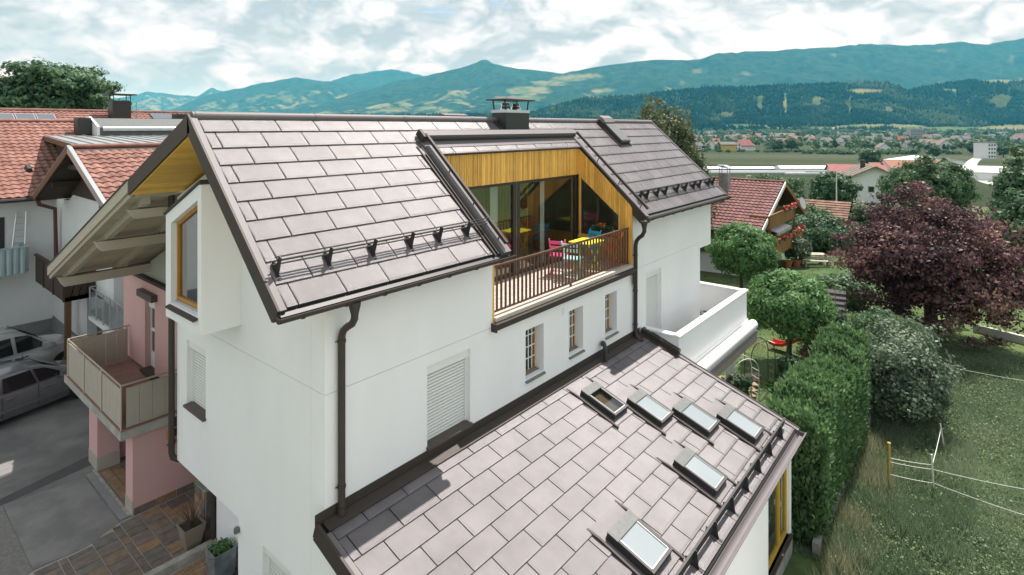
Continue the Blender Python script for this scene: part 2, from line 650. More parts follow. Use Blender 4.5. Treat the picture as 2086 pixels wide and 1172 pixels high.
def roller_window(axis, c, a0, a1, z0, z1, depth=0.115, sill=True, up=False):
    """recessed opening with a closed roller shutter: box, guides, slats, sill; faces -x or -y"""
    w = thing('window', None, None, (c if axis == 'x' else (a0 + a1) / 2, (a0 + a1) / 2 if axis == 'x' else c, z0))
    w.parent = H
    pl = wloc(H)
    w.location = [w.location[i] - pl[i] for i in range(3)]

    def B(c0, c1, A0, A1, Z0, Z1):
        q = MB()
        return q.box(c + c0, c + c1, A0, A1, Z0, Z1) if axis == 'x' else q.box(A0, A1, c + c0, c + c1, Z0, Z1)
    B(0.045, 0.12, a0, a1, z1 - 0.15, z1).build('shutter_box', 'whitepaint', w)
    for A in (a0, a1 - 0.035):
        B(depth - 0.03, depth + 0.03, A, A + 0.035, z0, z1 - 0.151).build('shutter_guide', 'whitepaint', w)
    s = MB()
    z = z0 + 0.02
    while z < z1 - 0.16:
        for k, (d0, zz0, zz1) in enumerate(((depth + .012, z, z + 0.012), (depth - 0.009, z + 0.012, z + 0.052))):
            if axis == 'x': s.box(c + d0, c + depth + 0.03, a0 + 0.036, a1 - 0.036, zz0, zz1)
            else: s.box(a0 + 0.036, a1 - 0.036, c + d0, c + depth + 0.03, zz0, zz1)
        z += 0.053
    s.build('roller_shutter', 'shutter', w)
    if sill:
        q = MB()
        if axis == 'x':
            q.prism([(c - 0.06, a0 - 0.02, z0 + 0.0), (c + depth + 0.03, a0 - 0.02, z0 + 0.035), (c + depth + 0.03, a0 - 0.02, z0 - 0.02), (c - 0.06, a0 - 0.02, z0 - 0.035)], (0, a1 - a0 + 0.04, 0))
        else:
            q.prism([(a0 - 0.02, c - 0.06, z0 + 0.0), (a0 - 0.02, c + depth + 0.03, z0 + 0.035), (a0 - 0.02, c + depth + 0.03, z0 - 0.02), (a0 - 0.02, c - 0.06, z0 - 0.035)], (a1 - a0 + 0.04, 0, 0))
        q.build('sill', 'sillbrown', w)
    return w


roller_window('y', WV, *wins_long[0])
roller_window('y', WV, *wins_long[4], sill=False)
roller_window('x', WU, *gh[0])
roller_window('x', WU, *gh[1])

for (a0, a1, z0, z1) in wins_long[1:4]:                          # three slim muntin windows in deep reveals
    w = thing('window', None, None, ((a0 + a1) / 2, WV, z0)); w.parent = H
    w.location = [w.location[i] - wloc(H)[i] for i in range(3)]
    y = WV + 0.22
    m = MB()
    for A0, A1 in ((a0, a0 + 0.035), (a1 - 0.035, a1)): m.box(A0, A1, y, y + 0.05, z0, z1)
    m.box(a0 + .035, a1 - .035, y, y + 0.05, z1 - 0.035, z1)
    m.box(a0 + .035, a1 - .035, y, y + 0.05, z0, z0 + 0.035)
    m.build('frame', 'oakframe', w)
    m = MB()
    am = (a0 + a1) / 2
    for A in (a0 + 0.17, am + 0.06, a1 - 0.12): m.box(A - 0.011, A + 0.011, y - 0.012, y - 0.002, z0 + 0.03, z1 - 0.03)
    for f in (0.28, 0.52, 0.76):
        zz = z0 + (z1 - z0) * f
        m.box(a0 + 0.03, a1 - 0.03, y - 0.013, y - 0.001, zz - 0.011, zz + 0.011)
    m.build('muntin', 'whitepaint', w)
    MB().box(a0 + 0.035, a1 - 0.035, y + 0.02, y + 0.03, z0 + 0.035, z1 - 0.035).build('pane', 'pane', w)
    MB().box(a0 - 0.1, a1 + 0.1, y + 0.25, y + 0.27, z0 - 0.1, z1 + 0.1).build('curtain', 'room', w)
    MB().prism([(a0 - 0.01, WV - 0.05, z0 - 0.03), (a0 - 0.01, y, z0 + 0.02), (a0 - 0.01, y, z0 - 0.03), (a0 - 0.01, WV - 0.05, z0 - 0.06)], (a1 - a0 + 0.02, 0, 0)).build('sill', 'sillstone', w)

# --- oriel box with its slanted window -----------------------------
BX, B0, B1 = 3.70, 9.29, 10.72
zb, zt1, zt0 = -3.22, -1.50, -0.865
W0, W1, wb, wt1, wt0 = 9.43, 10.50, -2.95, -1.62, -1.145
ori = thing('oriel', None, None, (BX, 10, zb)); ori.parent = H
ori.location = [ori.location[i] - wloc(H)[i] for i in range(3)]
m = MB()
m.prism([(BX, B1, zb), (BX, W1, zb), (BX, W1, zt0 + (W1 - B0) / (B1 - B0) * (zt1 - zt0)), (BX, B1, zt1)], (0.16, 0, 0))
m.prism([(BX, W0, zb), (BX, B0, zb), (BX, B0, zt0), (BX, W0, zt0 + (W0 - B0) / (B1 - B0) * (zt1 - zt0))], (0.16, 0, 0))
m.prism([(BX, W1, zb), (BX, W0, zb), (BX, W0, wb), (BX, W1, wb)], (0.16, 0, 0))
m.prism([(BX, W1, wt1), (BX, W0, wt0), (BX, W0, zt0 + (W0 - B0) / (B1 - B0) * (zt1 - zt0)), (BX, W1, zt0 + (W1 - B0) / (B1 - B0) * (zt1 - zt0))], (0.16, 0, 0))
m.prism([(BX + .16, B0, zb), (BX + .16, B0, zt0), (BX + .16, B0 + .12, zt0 - .055), (BX + .16, B0 + .12, zb)], (WU - BX - .161, 0, 0))
m.prism([(BX + .16, B1 - .12, zb), (BX + .16, B1 - .12, zt1 + .05), (BX + .16, B1, zt1), (BX + .16, B1, zb)], (WU - BX - .161, 0, 0))
m.box(BX + .16, WU - .001, B0 + .121, B1 - .121, zb, zb + .12)
m.build('oriel_wall', 'render', ori)
m = MB()
m.prism([(BX - 0.03, B1 + 0.03, zt1 - 0.005), (BX - 0.03, B0 - 0.0, zt0 + 0.012), (BX - 0.03, B0 - 0.0, zt0 + 0.045), (BX - 0.03, B1 + 0.03, zt1 + 0.03)], (WU - BX + 0.03, 0, 0))
m.prism([(BX - 0.03, B0 - 0.001, zt0 - 0.03), (BX - 0.03, B0 - 0.025, zt0 - 0.03), (BX - 0.03, B0 - 0.025, zt0 + 0.045), (BX - 0.03, B0 - 0.001, zt0 + 0.045)], (WU - BX + 0.03, 0, 0))
m.build('oriel_cover', 'brown', ori)
gx = BX + 0.09
m = MB()
m.prism([(gx, W1, wb), (gx, W1 - .055, wb), (gx, W1 - .055, wt1 + .03), (gx, W1, wt1)], (.06, 0, 0))
m.prism([(gx, W0 + .055, wb), (gx, W0, wb), (gx, W0, wt0), (gx, W0 + .055, wt0 - .025)], (.06, 0, 0))
m.prism([(gx + .001, W1 - .056, wt1 + .028), (gx + .001, W1 - .056, wt1 - .04), (gx + .001, W0 + .056, wt0 - .09), (gx + .001, W0 + .056, wt0 - .027)], (.06, 0, 0))
m.box(gx, gx + .06, W0 + .056, W1 - .056, wb + 0.045, wb + .10)
m.build('window_frame', 'oakframe', ori)
MB().box(gx - .02, gx + .05, W0 + .01, W1 - .01, wb, wb + 0.044).build('window_rail', 'alu', ori)
MB().prism([(gx + .035, W1 - .05, wb + .09), (gx + .035, W0 + .05, wb + .09), (gx + .035, W0 + .05, wt0 - .06), (gx + .035, W1 - .05, wt1 - .02)], (.01, 0, 0)).build('pane', 'panecoated', ori)
MB().prism([(BX - .07, W1 + .05, wb - .05), (gx, W1 + .05, wb), (gx, W1 + .05, wb - .03), (BX - .07, W1 + .05, wb - .08)], (0, -(W1 - W0 + .07), 0)).build('sill', 'brown', ori)

# --- main roof -----------------------------------------------------
U0, U1 = 3.46, 18.9
SL = 3.54                                        # slope length eave to ridge
RECS = 2.60                                      # loggia cut: distance up the slope
def roofbox(mb, x0, x1, s0, s1, h0, h1):
    p = [rm(x0, s0, h0), rm(x0, s1, h0), rm(x0, s1, h1), rm(x0, s0, h1)]
    return mb.prism(p, (x1 - x0, 0, 0))


rf = MB()
roofbox(rf, U0 + .03, 7.75, -0.02, SL, -0.22, -0.006)
roofbox(rf, 7.751, 13.05, RECS + .02, SL, -0.22, -0.006)
roofbox(rf, 13.051, U1 - .03, -0.02, SL, -0.22, -0.006)
rf.prism([(U0 + .03, 9.19, 0.135), (U0 + .03, 11.74, -0.96), (U0 + .03, 11.74, -1.2), (U0 + .03, 9.19, -0.12)], (U1 - U0 - .06, 0, 0))
roof = rf.build('roof', 'underlay', H)
for r in range(10):
    t = T if r < 9 else SL - 9 * T - 0.03
    ph = 3.746 + (0.35 if r % 2 else 0.0)
    s = r * T
    if s + t * .5 < RECS:
        segs = [(3.585, 7.36), (13.22, 18.80)]
    elif s < RECS:
        segs = [(3.585, 7.36), (7.36, 7.5), (13.22, 18.80)]
        segs = [(3.585, 7.5), (13.22, 18.80)]
    else:
        segs = [(3.585, 18.80)]
    if r == 9:
        segs = [(3.585, 10.3), (11.5, 15.02), (15.82, 18.8)]
    elif r == 8:
        segs = [(3.585, 15.02), (15.82, 18.8)]
    elif r == 7:
        segs = [(3.585, 15.04), (15.82, 18.8)]
    lay('roof_panel', roof, lambda x, q: rm(x, q), PM, s, t, segs, ph, False)
# a strip of panels just above the loggia, and plain sheets filling round chimney and rooflight
m = MB(); roofbox(m, 10.3, 11.5, 9 * T, SL, 0.0, 0.012); m.build('flashing', 'roofmetal', roof)
m = MB(); roofbox(m, 15.02, 15.82, 7 * T, SL, 0.0, 0.006); m.build('flashing', 'roofmetal', roof)
m = MB()                                           # ridge cap, half round with a front apron
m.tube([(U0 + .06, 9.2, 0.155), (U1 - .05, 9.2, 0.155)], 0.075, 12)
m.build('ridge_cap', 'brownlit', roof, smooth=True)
for k in range(8):
    x = U0 + 0.1 + k * 2.0
    m = MB(); m.tube([(x, 9.2, 0.155), (x + 0.10, 9.2, 0.155)], 0.081, 12)
    m.build('ridge_collar', 'brownlit', roof, smooth=True)
# verge boards
for x0, x1, nm in ((U0, U0 + 0.03, 'front'), (U1 - 0.03, U1, 'back')):
    m = MB()
    a = [rm(x0, -0.03, 0.035), rm(x0, SL + .03, 0.035), rm(x0, SL - .16, -0.19), rm(x0, -0.03, -0.19)]
    m.prism(a, (x1 - x0, 0, 0))
    m.prism([(x0, 9.19, 0.175), (x0, 11.80, -0.945), (x0, 11.80, -1.225), (x0, 9.10, -0.085), (x0, 9.16, 0.1)], (x1 - x0, 0, 0))
    m.build('verge_board', 'brown', roof)
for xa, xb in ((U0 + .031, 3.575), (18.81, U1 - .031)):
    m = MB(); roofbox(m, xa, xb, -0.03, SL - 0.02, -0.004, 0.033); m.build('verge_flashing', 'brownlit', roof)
# larch soffit boards under the left slope and the right slope, in front of the gable
for k in range(15):
    y0, y1 = 9.12 + k * 0.174, 9.12 + k * 0.174 + 0.168
    z0, z1 = -0.128 - (y0 - 9.19) * 0.4245, -0.128 - (y1 - 9.19) * 0.4245
    MB().prism([(U0 + .031, y0, z0), (U0 + .031, y1, z1), (U0 + .031, y1, z1 - .022), (U0 + .031, y0, z0 - .022)], (WU - U0 + .02, 0, 0)).build('soffit_board', 'larchsoffit', roof)
for k in range(15):
    s0, s1 = 0.02 + k * 0.21, 0.02 + k * 0.21 + 0.204
    q = MB(); roofbox(q, U0 + .031, WU + .05, s0, s1, -0.245, -0.223)
    q.build('soffit_board', 'larchsoffit', roof)

# gutters: open half pipes with brackets
def gutter(x0, x1, y, z, r=0.068, matn='brown', step=0.62):
    m = MB()
    n = 9
    prof = [(y - math.cos(math.pi * k / (n - 1)) * r, z - math.sin(math.pi * k / (n - 1)) * r) for k in range(n)]
    prin = [(y - math.cos(math.pi * k / (n - 1)) * (r - .006), z - math.sin(math.pi * k / (n - 1)) * (r - .006)) for k in range(n)]
    pts = prof + prin[::-1]
    m.prism([(x0, a, b) for a, b in pts], (x1 - x0, 0, 0))
    m.tube([(x0, y - r, z + .004), (x1, y - r, z + .004)], 0.011, 6)
    for xx in (x0 + .002, x1 - .012):
        m.prism([(xx, a, b) for a, b in prof], (0.01, 0, 0))
    g = m.build('gutter', matn, H, smooth=True)
    k = x0 + 0.3
    while k < x1:
        q = MB()
        pr = [(y - math.cos(math.pi * j / 6) * (r + .012), z - math.sin(math.pi * j / 6) * (r + .012)) for j in range(7)]
        q.prism([(k, a, b) for a, b in pr] + [(k, a, b) for a, b in [(y - math.cos(math.pi * j / 6) * (r + .002), z - math.sin(math.pi * j / 6) * (r + .002)) for j in range(6, -1, -1)]], (0.028, 0, 0))
        q.build('gutter_bracket', 'brown', g)
        k += step
    return g


for xa, xb in ((3.49, 7.75), (13.06, 18.87)):
    MB().prism([(xa, 6.57, -2.235), (xa, 6.49, -2.290), (xa, 6.49, -2.330), (xa, 6.57, -2.30)], (xb - xa, 0, 0)).build('eave_drip', 'charcoal', H)
gutter(3.43, 7.80, 6.455, -2.285)
gutter(12.96, 19.0, 6.455, -2.285)


def downpipe(path, r=0.05, clips=()):
    m = MB(); m.tube(path, r, 12)
    d = m.build('downpipe', 'brown', H, smooth=True)
    for z, x, y in clips:
        q = MB(); q.tube([(x, y, z - .02), (x, y, z + .02)], r + 0.009, 12); q.bar((x - r - .03, y + .03, z), (x + r + .03, y + .03, z), 0.012, 0.012)
        q.build('pipe_clip', 'brown', d)
    return d


m = MB(); m.tube([(4.5, 6.455, -2.33), (4.5, 6.455, -2.40), (4.5, 6.455, -2.50)], [0.085, 0.075, 0.05], 12); m.build('gutter_outlet', 'brown', H, smooth=True)
downpipe([(4.5, 6.455, -2.48), (4.5, 6.46, -2.56), (4.51, 6.53, -2.645), (4.525, 6.65, -2.71), (4.535, 6.765, -2.79), (4.54, 6.81, -2.88), (4.54, 6.815, -3.0), (4.54, 6.815, -5.33)], 0.05, [(-2.95, 4.54, 6.815), (-4.95, 4.54, 6.815)])
m = MB(); m.tube([(4.54, 6.815, -5.42), (4.54, 6.815, -5.22)], 0.062, 12); m.build('pipe_collar', 'brown', H, smooth=True)
m = MB(); m.tube([(12.86, 6.455, -2.33), (12.86, 6.455, -2.40), (12.87, 6.455, -2.50)], [0.085, 0.075, 0.05], 12); m.tube([(12.83, 6.455, -2.36), (13.1, 6.455, -2.35)], 0.05, 8); m.build('gutter_outlet', 'brown', H, smooth=True)
downpipe([(12.87, 6.455, -2.48), (12.88, 6.46, -2.58), (12.93, 6.54, -2.70), (13.02, 6.68, -2.79), (13.08, 6.77, -2.88), (13.10, 6.81, -3.0), (13.10, 6.815, -5.2), (13.10, 6.79, -5.30), (13.10, 6.70, -5.37), (13.10, 6.62, -5.385)], 0.05, [(-3.25, 13.10, 6.815), (-4.15, 13.10, 6.815), (-5.0, 13.10, 6.815)])
downpipe([(12.98, 6.80, -3.64), (12.98, 6.80, -3.85), (13.0, 6.80, -3.95), (13.08, 6.81, -4.0)], 0.035)
downpipe([(4.25, 12.03, -1.25), (4.25, 12.03, -6.25), (4.27, 12.02, -6.36), (4.36, 11.98, -6.42), (4.6, 11.9, -6.46)], 0.055, [(-2.0, 4.25, 12.03), (-6.1, 4.25, 12.03)])
downpipe([(5.02, 12.02, -6.4), (5.02, 12.02, -8.45)], 0.05, [(-8.3, 5.02, 12.02)])

# --- snow guards ----------------------------------------------------
def bracket_mesh():
    """fin: local x = along the eave, y = up the slope, z = off the roof"""
    m = MB()
    fin = [(0, -.01, 0), (0, .22, 0), (0, .24, .05), (0, .16, .09), (0, .145, .13), (0, .175, .20), (0, .16, .235), (0, .12, .245), (0, .085, .17), (0, .04, .07)]
    m.prism([(x - .006, y, z) for x, y, z in fin], (.012, 0, 0))
    m.box(-.03, .03, -.05, .05, 0.004, .014)
    m.box(-.02, .02, .05, .23, 0.004, .012)
    m.tube([(0, -.03, .012), (0, -.03, .022)], .02, 8)
    return m.mesh('bracket', 'charcoal')


BRK = bracket_mesh()


def snow_guard(pitch, org, xs, x0, x1, nrail=3, flat=False, hmax=.225):
    sg = thing('snow_guard', None, None, org(xs[0], 0)); sg.parent = H
    sg.location = [sg.location[i] - wloc(H)[i] for i in range(3)]
    for x in xs:
        link('bracket', BRK, sg, org(x, 0), (pitch, 0, 0))
    c, s = math.cos(pitch), math.sin(pitch)
    for k in range(nrail):
        h = hmax - k * 0.062
        yy = 0.165 - k * .012
        a = org(x0, yy); b = org(x1, yy)
        q = MB()
        A = Vector((a[0], a[1] - h * s, a[2] + h * c)); Bv = Vector((b[0], b[1] - h * s, b[2] + h * c))
        if flat: q.bar(A, Bv, 0.034, 0.03, (0, -s, c))
        else: q.tube([A, Bv], 0.011, 6)
        q.build('rail', 'charcoal', sg)
    return sg


SG = 0.44
snow_guard(PM, lambda x, d: rm(x, SG + d, 0.016), [3.66, 4.40, 5.13, 5.84, 6.44, 7.10], 3.60, 7.62)
snow_guard(PM, lambda x, d: rm(x, SG + d - .03, 0.016), [13.45, 13.84, 14.46, 14.97, 15.75, 16.34, 16.97, 17.43, 18.17, 18.55], 13.36, 18.78)
snow_guard(PA, lambda x, d: (x, 3.25 + d * CA, za(3.25 + d * CA) + 0.016), [12.80, 12.02, 11.29, 10.57, 9.83, 9.05, 8.24, 7.45, 6.7], 5.2, 13.22, 3, True)

# --- chimney ---------------------------------------------------------
ch = thing('chimney', None, None, (10.87, 9.1, 0)); ch.parent = H
ch.location = [ch.location[i] - wloc(H)[i] for i in range(3)]
MB().box(10.42, 11.32, 8.84, 9.28, -0.45, 0.335).build('chimney_shaft', 'charcoal', ch)
MB().box(10.405, 11.335, 8.825, 9.295, 0.336, 0.405).build('chimney_slab', 'alu', ch)
m = MB()
m.add([(10.32, 8.73, .635), (11.42, 8.73, .635), (11.42, 9.39, .635), (10.32, 9.39, .635), (10.32, 8.73, .665), (11.42, 8.73, .665), (11.42, 9.39, .665), (10.32, 9.39, .665), (10.87, 9.06, .745)],
      [(3, 2, 1, 0), (0, 1, 5, 4), (1, 2, 6, 5), (2, 3, 7, 6), (3, 0, 4, 7), (4, 5, 8), (5, 6, 8), (6, 7, 8), (7, 4, 8)])
m.build('chimney_hood', 'charcoal', ch)
for x, y in ((10.46, 8.87), (11.28, 8.87), (10.46, 9.25), (11.28, 9.25)):
    MB().bar((x, y, .40), (x + (0.05 if x > 11 else -.05), y, .64), .025, .025).build('hood_post', 'charcoal', ch)
for x in (10.66, 11.06):
    MB().lathe([(.14, 0), (.12, .05), (.10, .09), (.105, .10), (.085, .17)], (x, 9.06, .404), 14).build('flue', 'chrome', ch, smooth=True)
for x in (10.33, 11.43):                          # raised flashing ribs beside the chimney
    q = MB(); roofbox(q, x - .035, x + .035, SL - .42, SL - .05, 0.0, .05); q.build('flashing_rib', 'brown', ch)
q = MB(); roofbox(q, 10.37, 11.39, SL - .34, SL - .02, 0.014, .02); q.build('flashing_apron', 'brownlit', ch)

# --- rooflight on the main roof -----------------------------------------
sk = thing('roof_light', None, None, rm(15.42, 2.9, 0)); sk.parent = H
sk.location = [sk.location[i] - wloc(H)[i] for i in range(3)]
q = MB(); roofbox(q, 15.14, 15.70, 2.50, 3.46, 0.008, .15); q.build('frame', 'charcoal', sk)
q = MB(); roofbox(q, 15.16, 15.68, 2.54, 3.34, .15, .165); q.build('blind', 'aluflat', sk)
m = MB()
m.prism([rm(15.13, 3.30, .14), rm(15.13, 3.30, .20), rm(15.13, 3.46, .235), rm(15.13, 3.60, .20), rm(15.13, 3.60, .10)], (.58, 0, 0))
m.build('blind_box', 'brownlit', sk)
for x in (15.05, 15.72):
    q = MB(); roofbox(q, x, x + .07, 2.42, 3.5, .008, .05); q.build('flashing', 'brown', sk)
MB().prism([(8.85, 9.30, .05), (8.85, 9.30, .26), (8.85, 9.45, .30), (8.85, 9.85, .12), (8.85, 9.85, -.1)], (.75, 0, 0)).build('roof_light_cover', 'brownlit', H)

# --- loggia cut into the roof ----------------------------------------------
LG = thing('loggia', None, None, (10.4, 7.7, -3.5)); LG.parent = H
LG.location = [LG.location[i] - wloc(H)[i] for i in range(3)]
L0, L1, LY, LZ = 7.78, 13.05, 8.50, -3.50
m = MB()
m.box(L0 - .03, L1 + .03, WV + .345, 11.5, LZ - .25, LZ - .03)
m.box(L0, L1 + .03, WV + .02, WV + .34, LZ - .25, LZ - .03)
m.build('loggia_slab', 'render', LG)
m = MB()                                                          # stone deck
nx, ny = 46, 14
for i in range(nx):
    for j in range(ny):
        w, d = (L1 - L0) / nx, (LY - 7.0) / ny
        off = (w / 2 if j % 2 else 0)
        x0 = L0 + i * w + off
        x1 = min(L1, x0 + w - .006)
        if x1 - x0 < 0.02: continue
        m.box(x0, x1, 7.0 + j * d, 7.0 + (j + 1) * d - .006, LZ - .029, LZ + random.uniform(-.002, .002))
m.build('deck_stones', 'deckstone', LG, kind='stuff')
# header with vertical larch boards
m = MB()
x = L0 + 0.03
while x < L1 - .005:
    w = min(0.068, L1 - x - .001)
    m.box(x, x + w - .009, LY - random.uniform(.022, .034), LY + .01, -1.29, -0.60)
    x += w
m.build('larch_cladding', 'larch', LG)
m = MB()
m.box(L0, L1, LY + .012, LY + .14, -3.48, -0.50) if False else m.box(L0, L1, LY + .012, LY + .14, -1.28, -0.50)
m.box(L0 - .03, L1 + .1, LY - .045, LY + .011, -0.598, -0.545)
m.build('header_trim', 'charcoal', LG)
# cheek wall on the right, boards run vertical round a slanted window
cx = L1
def wtop(y): return -1.40 - (8.40 - y) * (0.86 / 1.08)
def ctop(y): return zm(y) - 0.10
m = MB()
y = 6.94
while y < LY - .01:
    w = 0.066
    y1 = min(y + w - .009, LY - .03)
    fx = cx - random.uniform(.022, .034)
    ym = (y + y1) / 2
    if 7.25 < ym < 8.42:
        m.prism([(fx, y, wtop(y) + .02), (fx, y1, wtop(y1) + .02), (fx, y1, ctop(y1)), (fx, y, ctop(y))], (cx + .01 - fx, 0, 0))
        m.box(fx, cx + .01, y, y1, LZ + .01, -2.88)
    else:
        m.prism([(fx, y, LZ + .01), (fx, y1, LZ + .01), (fx, y1, ctop(y1)), (fx, y, ctop(y))], (cx + .01 - fx, 0, 0))
    y += w
m.build('larch_cladding', 'larch', LG)
m = MB()                                                          # end board on the outside edge, both sides
m.prism([(cx - .03, 6.875, LZ - .12), (cx - .03, 6.938, LZ - .12), (cx - .03, 6.938, ctop(6.93)), (cx - .03, 6.875, ctop(6.87) - .03)], (.05, 0, 0))
m.build('edge_board', 'larch', LG)
MB().box(7.735, 7.775, 6.872, 6.94, -3.62, -2.32).build('edge_board', 'larch', LG)
m = MB()
m.prism([(cx + .012, 6.9, LZ - .03), (cx + .012, 7.27, LZ - .03), (cx + .012, 7.27, ctop(7.27)), (cx + .012, 6.9, ctop(6.9))], (.1, 0, 0))
m.prism([(cx + .012, 7.27, LZ - .03), (cx + .012, 8.6, LZ - .03), (cx + .012, 8.6, -2.9), (cx + .012, 7.27, -2.9)], (.1, 0, 0))
m.build('cheek_core', 'room', LG)
cw = (7.28, 8.40)
m = MB()
def cheekpoly(y0, y1, zb_, dt): return [(cx - .02, y0, zb_), (cx - .02, y1, zb_), (cx - .02, y1, wtop(y1) + dt), (cx - .02, y0, wtop(y0) + dt)]
m.box(cx - .02, cx + .05, 7.27, 8.44, -2.89, -2.80)
m.prism(cheekpoly(7.27, 7.34, -2.80, .02), (.07, 0, 0))
m.prism(cheekpoly(8.36, 8.44, -2.80, .02), (.07, 0, 0))
m.prism([(cx - .02, 7.34, wtop(7.34) + .019), (cx - .02, 8.36, wtop(8.36) + .019), (cx - .02, 8.36, wtop(8.36) - .05), (cx - .02, 7.34, wtop(7.34) - .05)], (.07, 0, 0))
m.build('cheek_window_frame', 'frame_dark', LG)
MB().prism([(cx + .012, 7.33, -2.81), (cx + .012, 8.37, -2.81), (cx + .012, 8.37, wtop(8.37) - .03), (cx + .012, 7.33, wtop(7.33) - .03)], (.012, 0, 0)).build('pane', 'pane', LG)
# glazed back wall
m = MB()
for a, b in ((L0, L0 + .07), (10.30, 10.40), (10.41, 10.55), (12.93, 13.03)):
    m.box(a, b, LY + .01, LY + .10, LZ - .02, -1.285)
for a, b in ((L0 + .071, 10.299), (10.551, 12.929)):
    m.box(a, b, LY + .01, LY + .10, -1.36, -1.286)
    m.box(a, b, LY + .01, LY + .10, LZ - .02, LZ + .07)
m.build('glazing_frame', 'frame_dark', LG)
for a, b in ((L0 + .071, 10.299), (10.551, 12.929)):
    MB().box(a, b, LY + .05, LY + .062, LZ + .07, -1.36).build('pane', 'paneclear', LG)
MB().box(10.403, 10.407, LY + .0, LY + .05, LZ, -1.3).build('frame_seam', 'alu', LG)
# room behind the glass
m = MB()
m.box(L0 - .03, 16.0, 11.35, 11.45, LZ, -1.2)
m.box(L0 - .15, L0 - .03, LY + .11, 11.45, LZ, -0.9)
m.box(16.0, 16.1, 8.7, 11.45, LZ, -1.2)
m.build('room_wall', 'room', LG)
MB().box(L0 - .03, 16.0, LY + .11, 11.34, LZ - .02, LZ).build('room_floor', 'roomfloor', LG)
m = MB()
for k in range(14):
    m.box(12.2 + 0.0, 12.24, 9.6 + k * .12, 9.6 + k * .12 + .11, LZ, -1.0)
m.build('room_cladding', 'larch', LG)
for a, b in ((9.72, 9.98), (10.62, 10.80), (11.62, 11.80)):
    m = MB(); n = 8
    pts = [(a + (b - a) * k / n, LY + .22 + (.03 if k % 2 else 0)) for k in range(n + 1)]
    for p, q in zip(pts, pts[1:]):
        m.add([(p[0], p[1], LZ), (q[0], q[1], LZ), (q[0], q[1], -1.3), (p[0], p[1], -1.3)], [(0, 1, 2, 3)])
    m.build('curtain', 'curtain', LG)
# balustrade
mat('rust', (0.115, 0.055, 0.036), 0.45, 0.0, col2=(0.12, 0.06, 0.042), scale=9)
bal = thing('balustrade', None, None, (10.4, 6.97, LZ)); bal.parent = H
bal.location = [bal.location[i] - wloc(H)[i] for i in range(3)]
MB().box(7.80, 13.0, 6.945, 6.995, -2.60, -2.56).build('handrail', 'rust', bal)
MB().box(7.80, 13.0, 6.955, 6.985, -3.43, -3.40).build('bottom_rail', 'rust', bal)
bm_ = MB().box(-.016, .016, -.016, .016, -3.40, -2.60).mesh('baluster', 'rust')
for k in range(42):
    o = link('baluster', bm_, bal, (7.83 + k * (12.97 - 7.83) / 41, 6.97, 0))
for x in (7.83, 10.4, 12.97):
    MB().box(x - .02, x + .02, 6.95, 6.99, LZ, -3.431).build('post_foot', 'rust', bal)
# fascia under the balustrade
m = MB(); m.box(7.785, 13.02, 6.84, 6.998, LZ - .06, LZ + .015); m.build('deck_edge', 'deckstone', LG)
m = MB()
m.box(7.70, 13.06, 6.76, 6.879, -3.66, -3.575)
m.tube([(7.70, 6.76, -3.575), (13.06, 6.76, -3.575)], .014, 8)
m.box(7.70, 13.06, 6.80, 6.879, -3.70, -3.661)
m.build('edge_gutter', 'brown', LG)
MB().box(7.69, 7.72, 6.75, 6.879, -3.71, -3.56).build('gutter_end', 'brown', LG)
# flashing trough on the left of the cut, upstand, awning guide rails and cassette
q = MB(); roofbox(q, 7.36, 7.56, -0.03, RECS + .12, -0.004, .004); roofbox(q, 7.375, 7.405, -0.03, RECS + .1, 0.004, .045); roofbox(q, 7.48, 7.50, -0.03, RECS + .1, 0.004, .035); q.build('valley_gutter', 'brown', LG)
q = MB(); roofbox(q, 7.561, 7.76, -0.06, RECS + .06, -0.22, .085); q.build('upstand', 'brownlit', LG)
q = MB(); roofbox(q, 13.06, 13.21, -0.06, RECS + .06, -0.22, .03); q.build('upstand', 'brownlit', LG)
q = MB(); q.prism([rm(13.035, -.07, .02), rm(13.035, 1.05, .02), rm(13.035, 1.05, -.10), rm(13.035, -.07, -.22)], (.02, 0, 0)); q.build('upstand_face', 'brown', LG)
q = MB(); roofbox(q, 7.56, 13.2, RECS + .061, RECS + .30, -0.01, .028); q.build('header_flashing', 'brownlit', LG)
aw = thing('awning', None, None, rm(10.4, 2.8, .1)); aw.parent = H
aw.location = [aw.location[i] - wloc(H)[i] for i in range(3)]
q = MB(); roofbox(q, 7.58, 13.12, RECS + .27, RECS + .42, .05, .17); q.build('cassette', 'brownlit', aw)
q = MB(); q.tube([rm(7.62, RECS + .26, .075), rm(13.1, RECS + .26, .075)], .025, 8); q.build('front_bar', 'charcoal', aw)
for x in (7.66, 13.13):
    q = MB(); roofbox(q, x - .03, x + .03, .06, RECS + .30, .145, .205); q.build('guide_rail', 'brownlit' if False else 'brown', aw)
    for s in (.22, 1.05, 1.9):
        q = MB(); q.bar(rm(x, s, .02), rm(x, s + .03, .15), .018, .018); q.build('rail_foot', 'charcoal', aw)
q = MB(); roofbox(q, 7.56, 7.63, RECS + .22, RECS + .44, .045, .19); q.build('cassette_end', 'brown', aw)
# wall vent
MB().box(9.92, 10.02, WV - .004, WV, -3.98, -3.84).build('wall_vent', 'shutter', H)

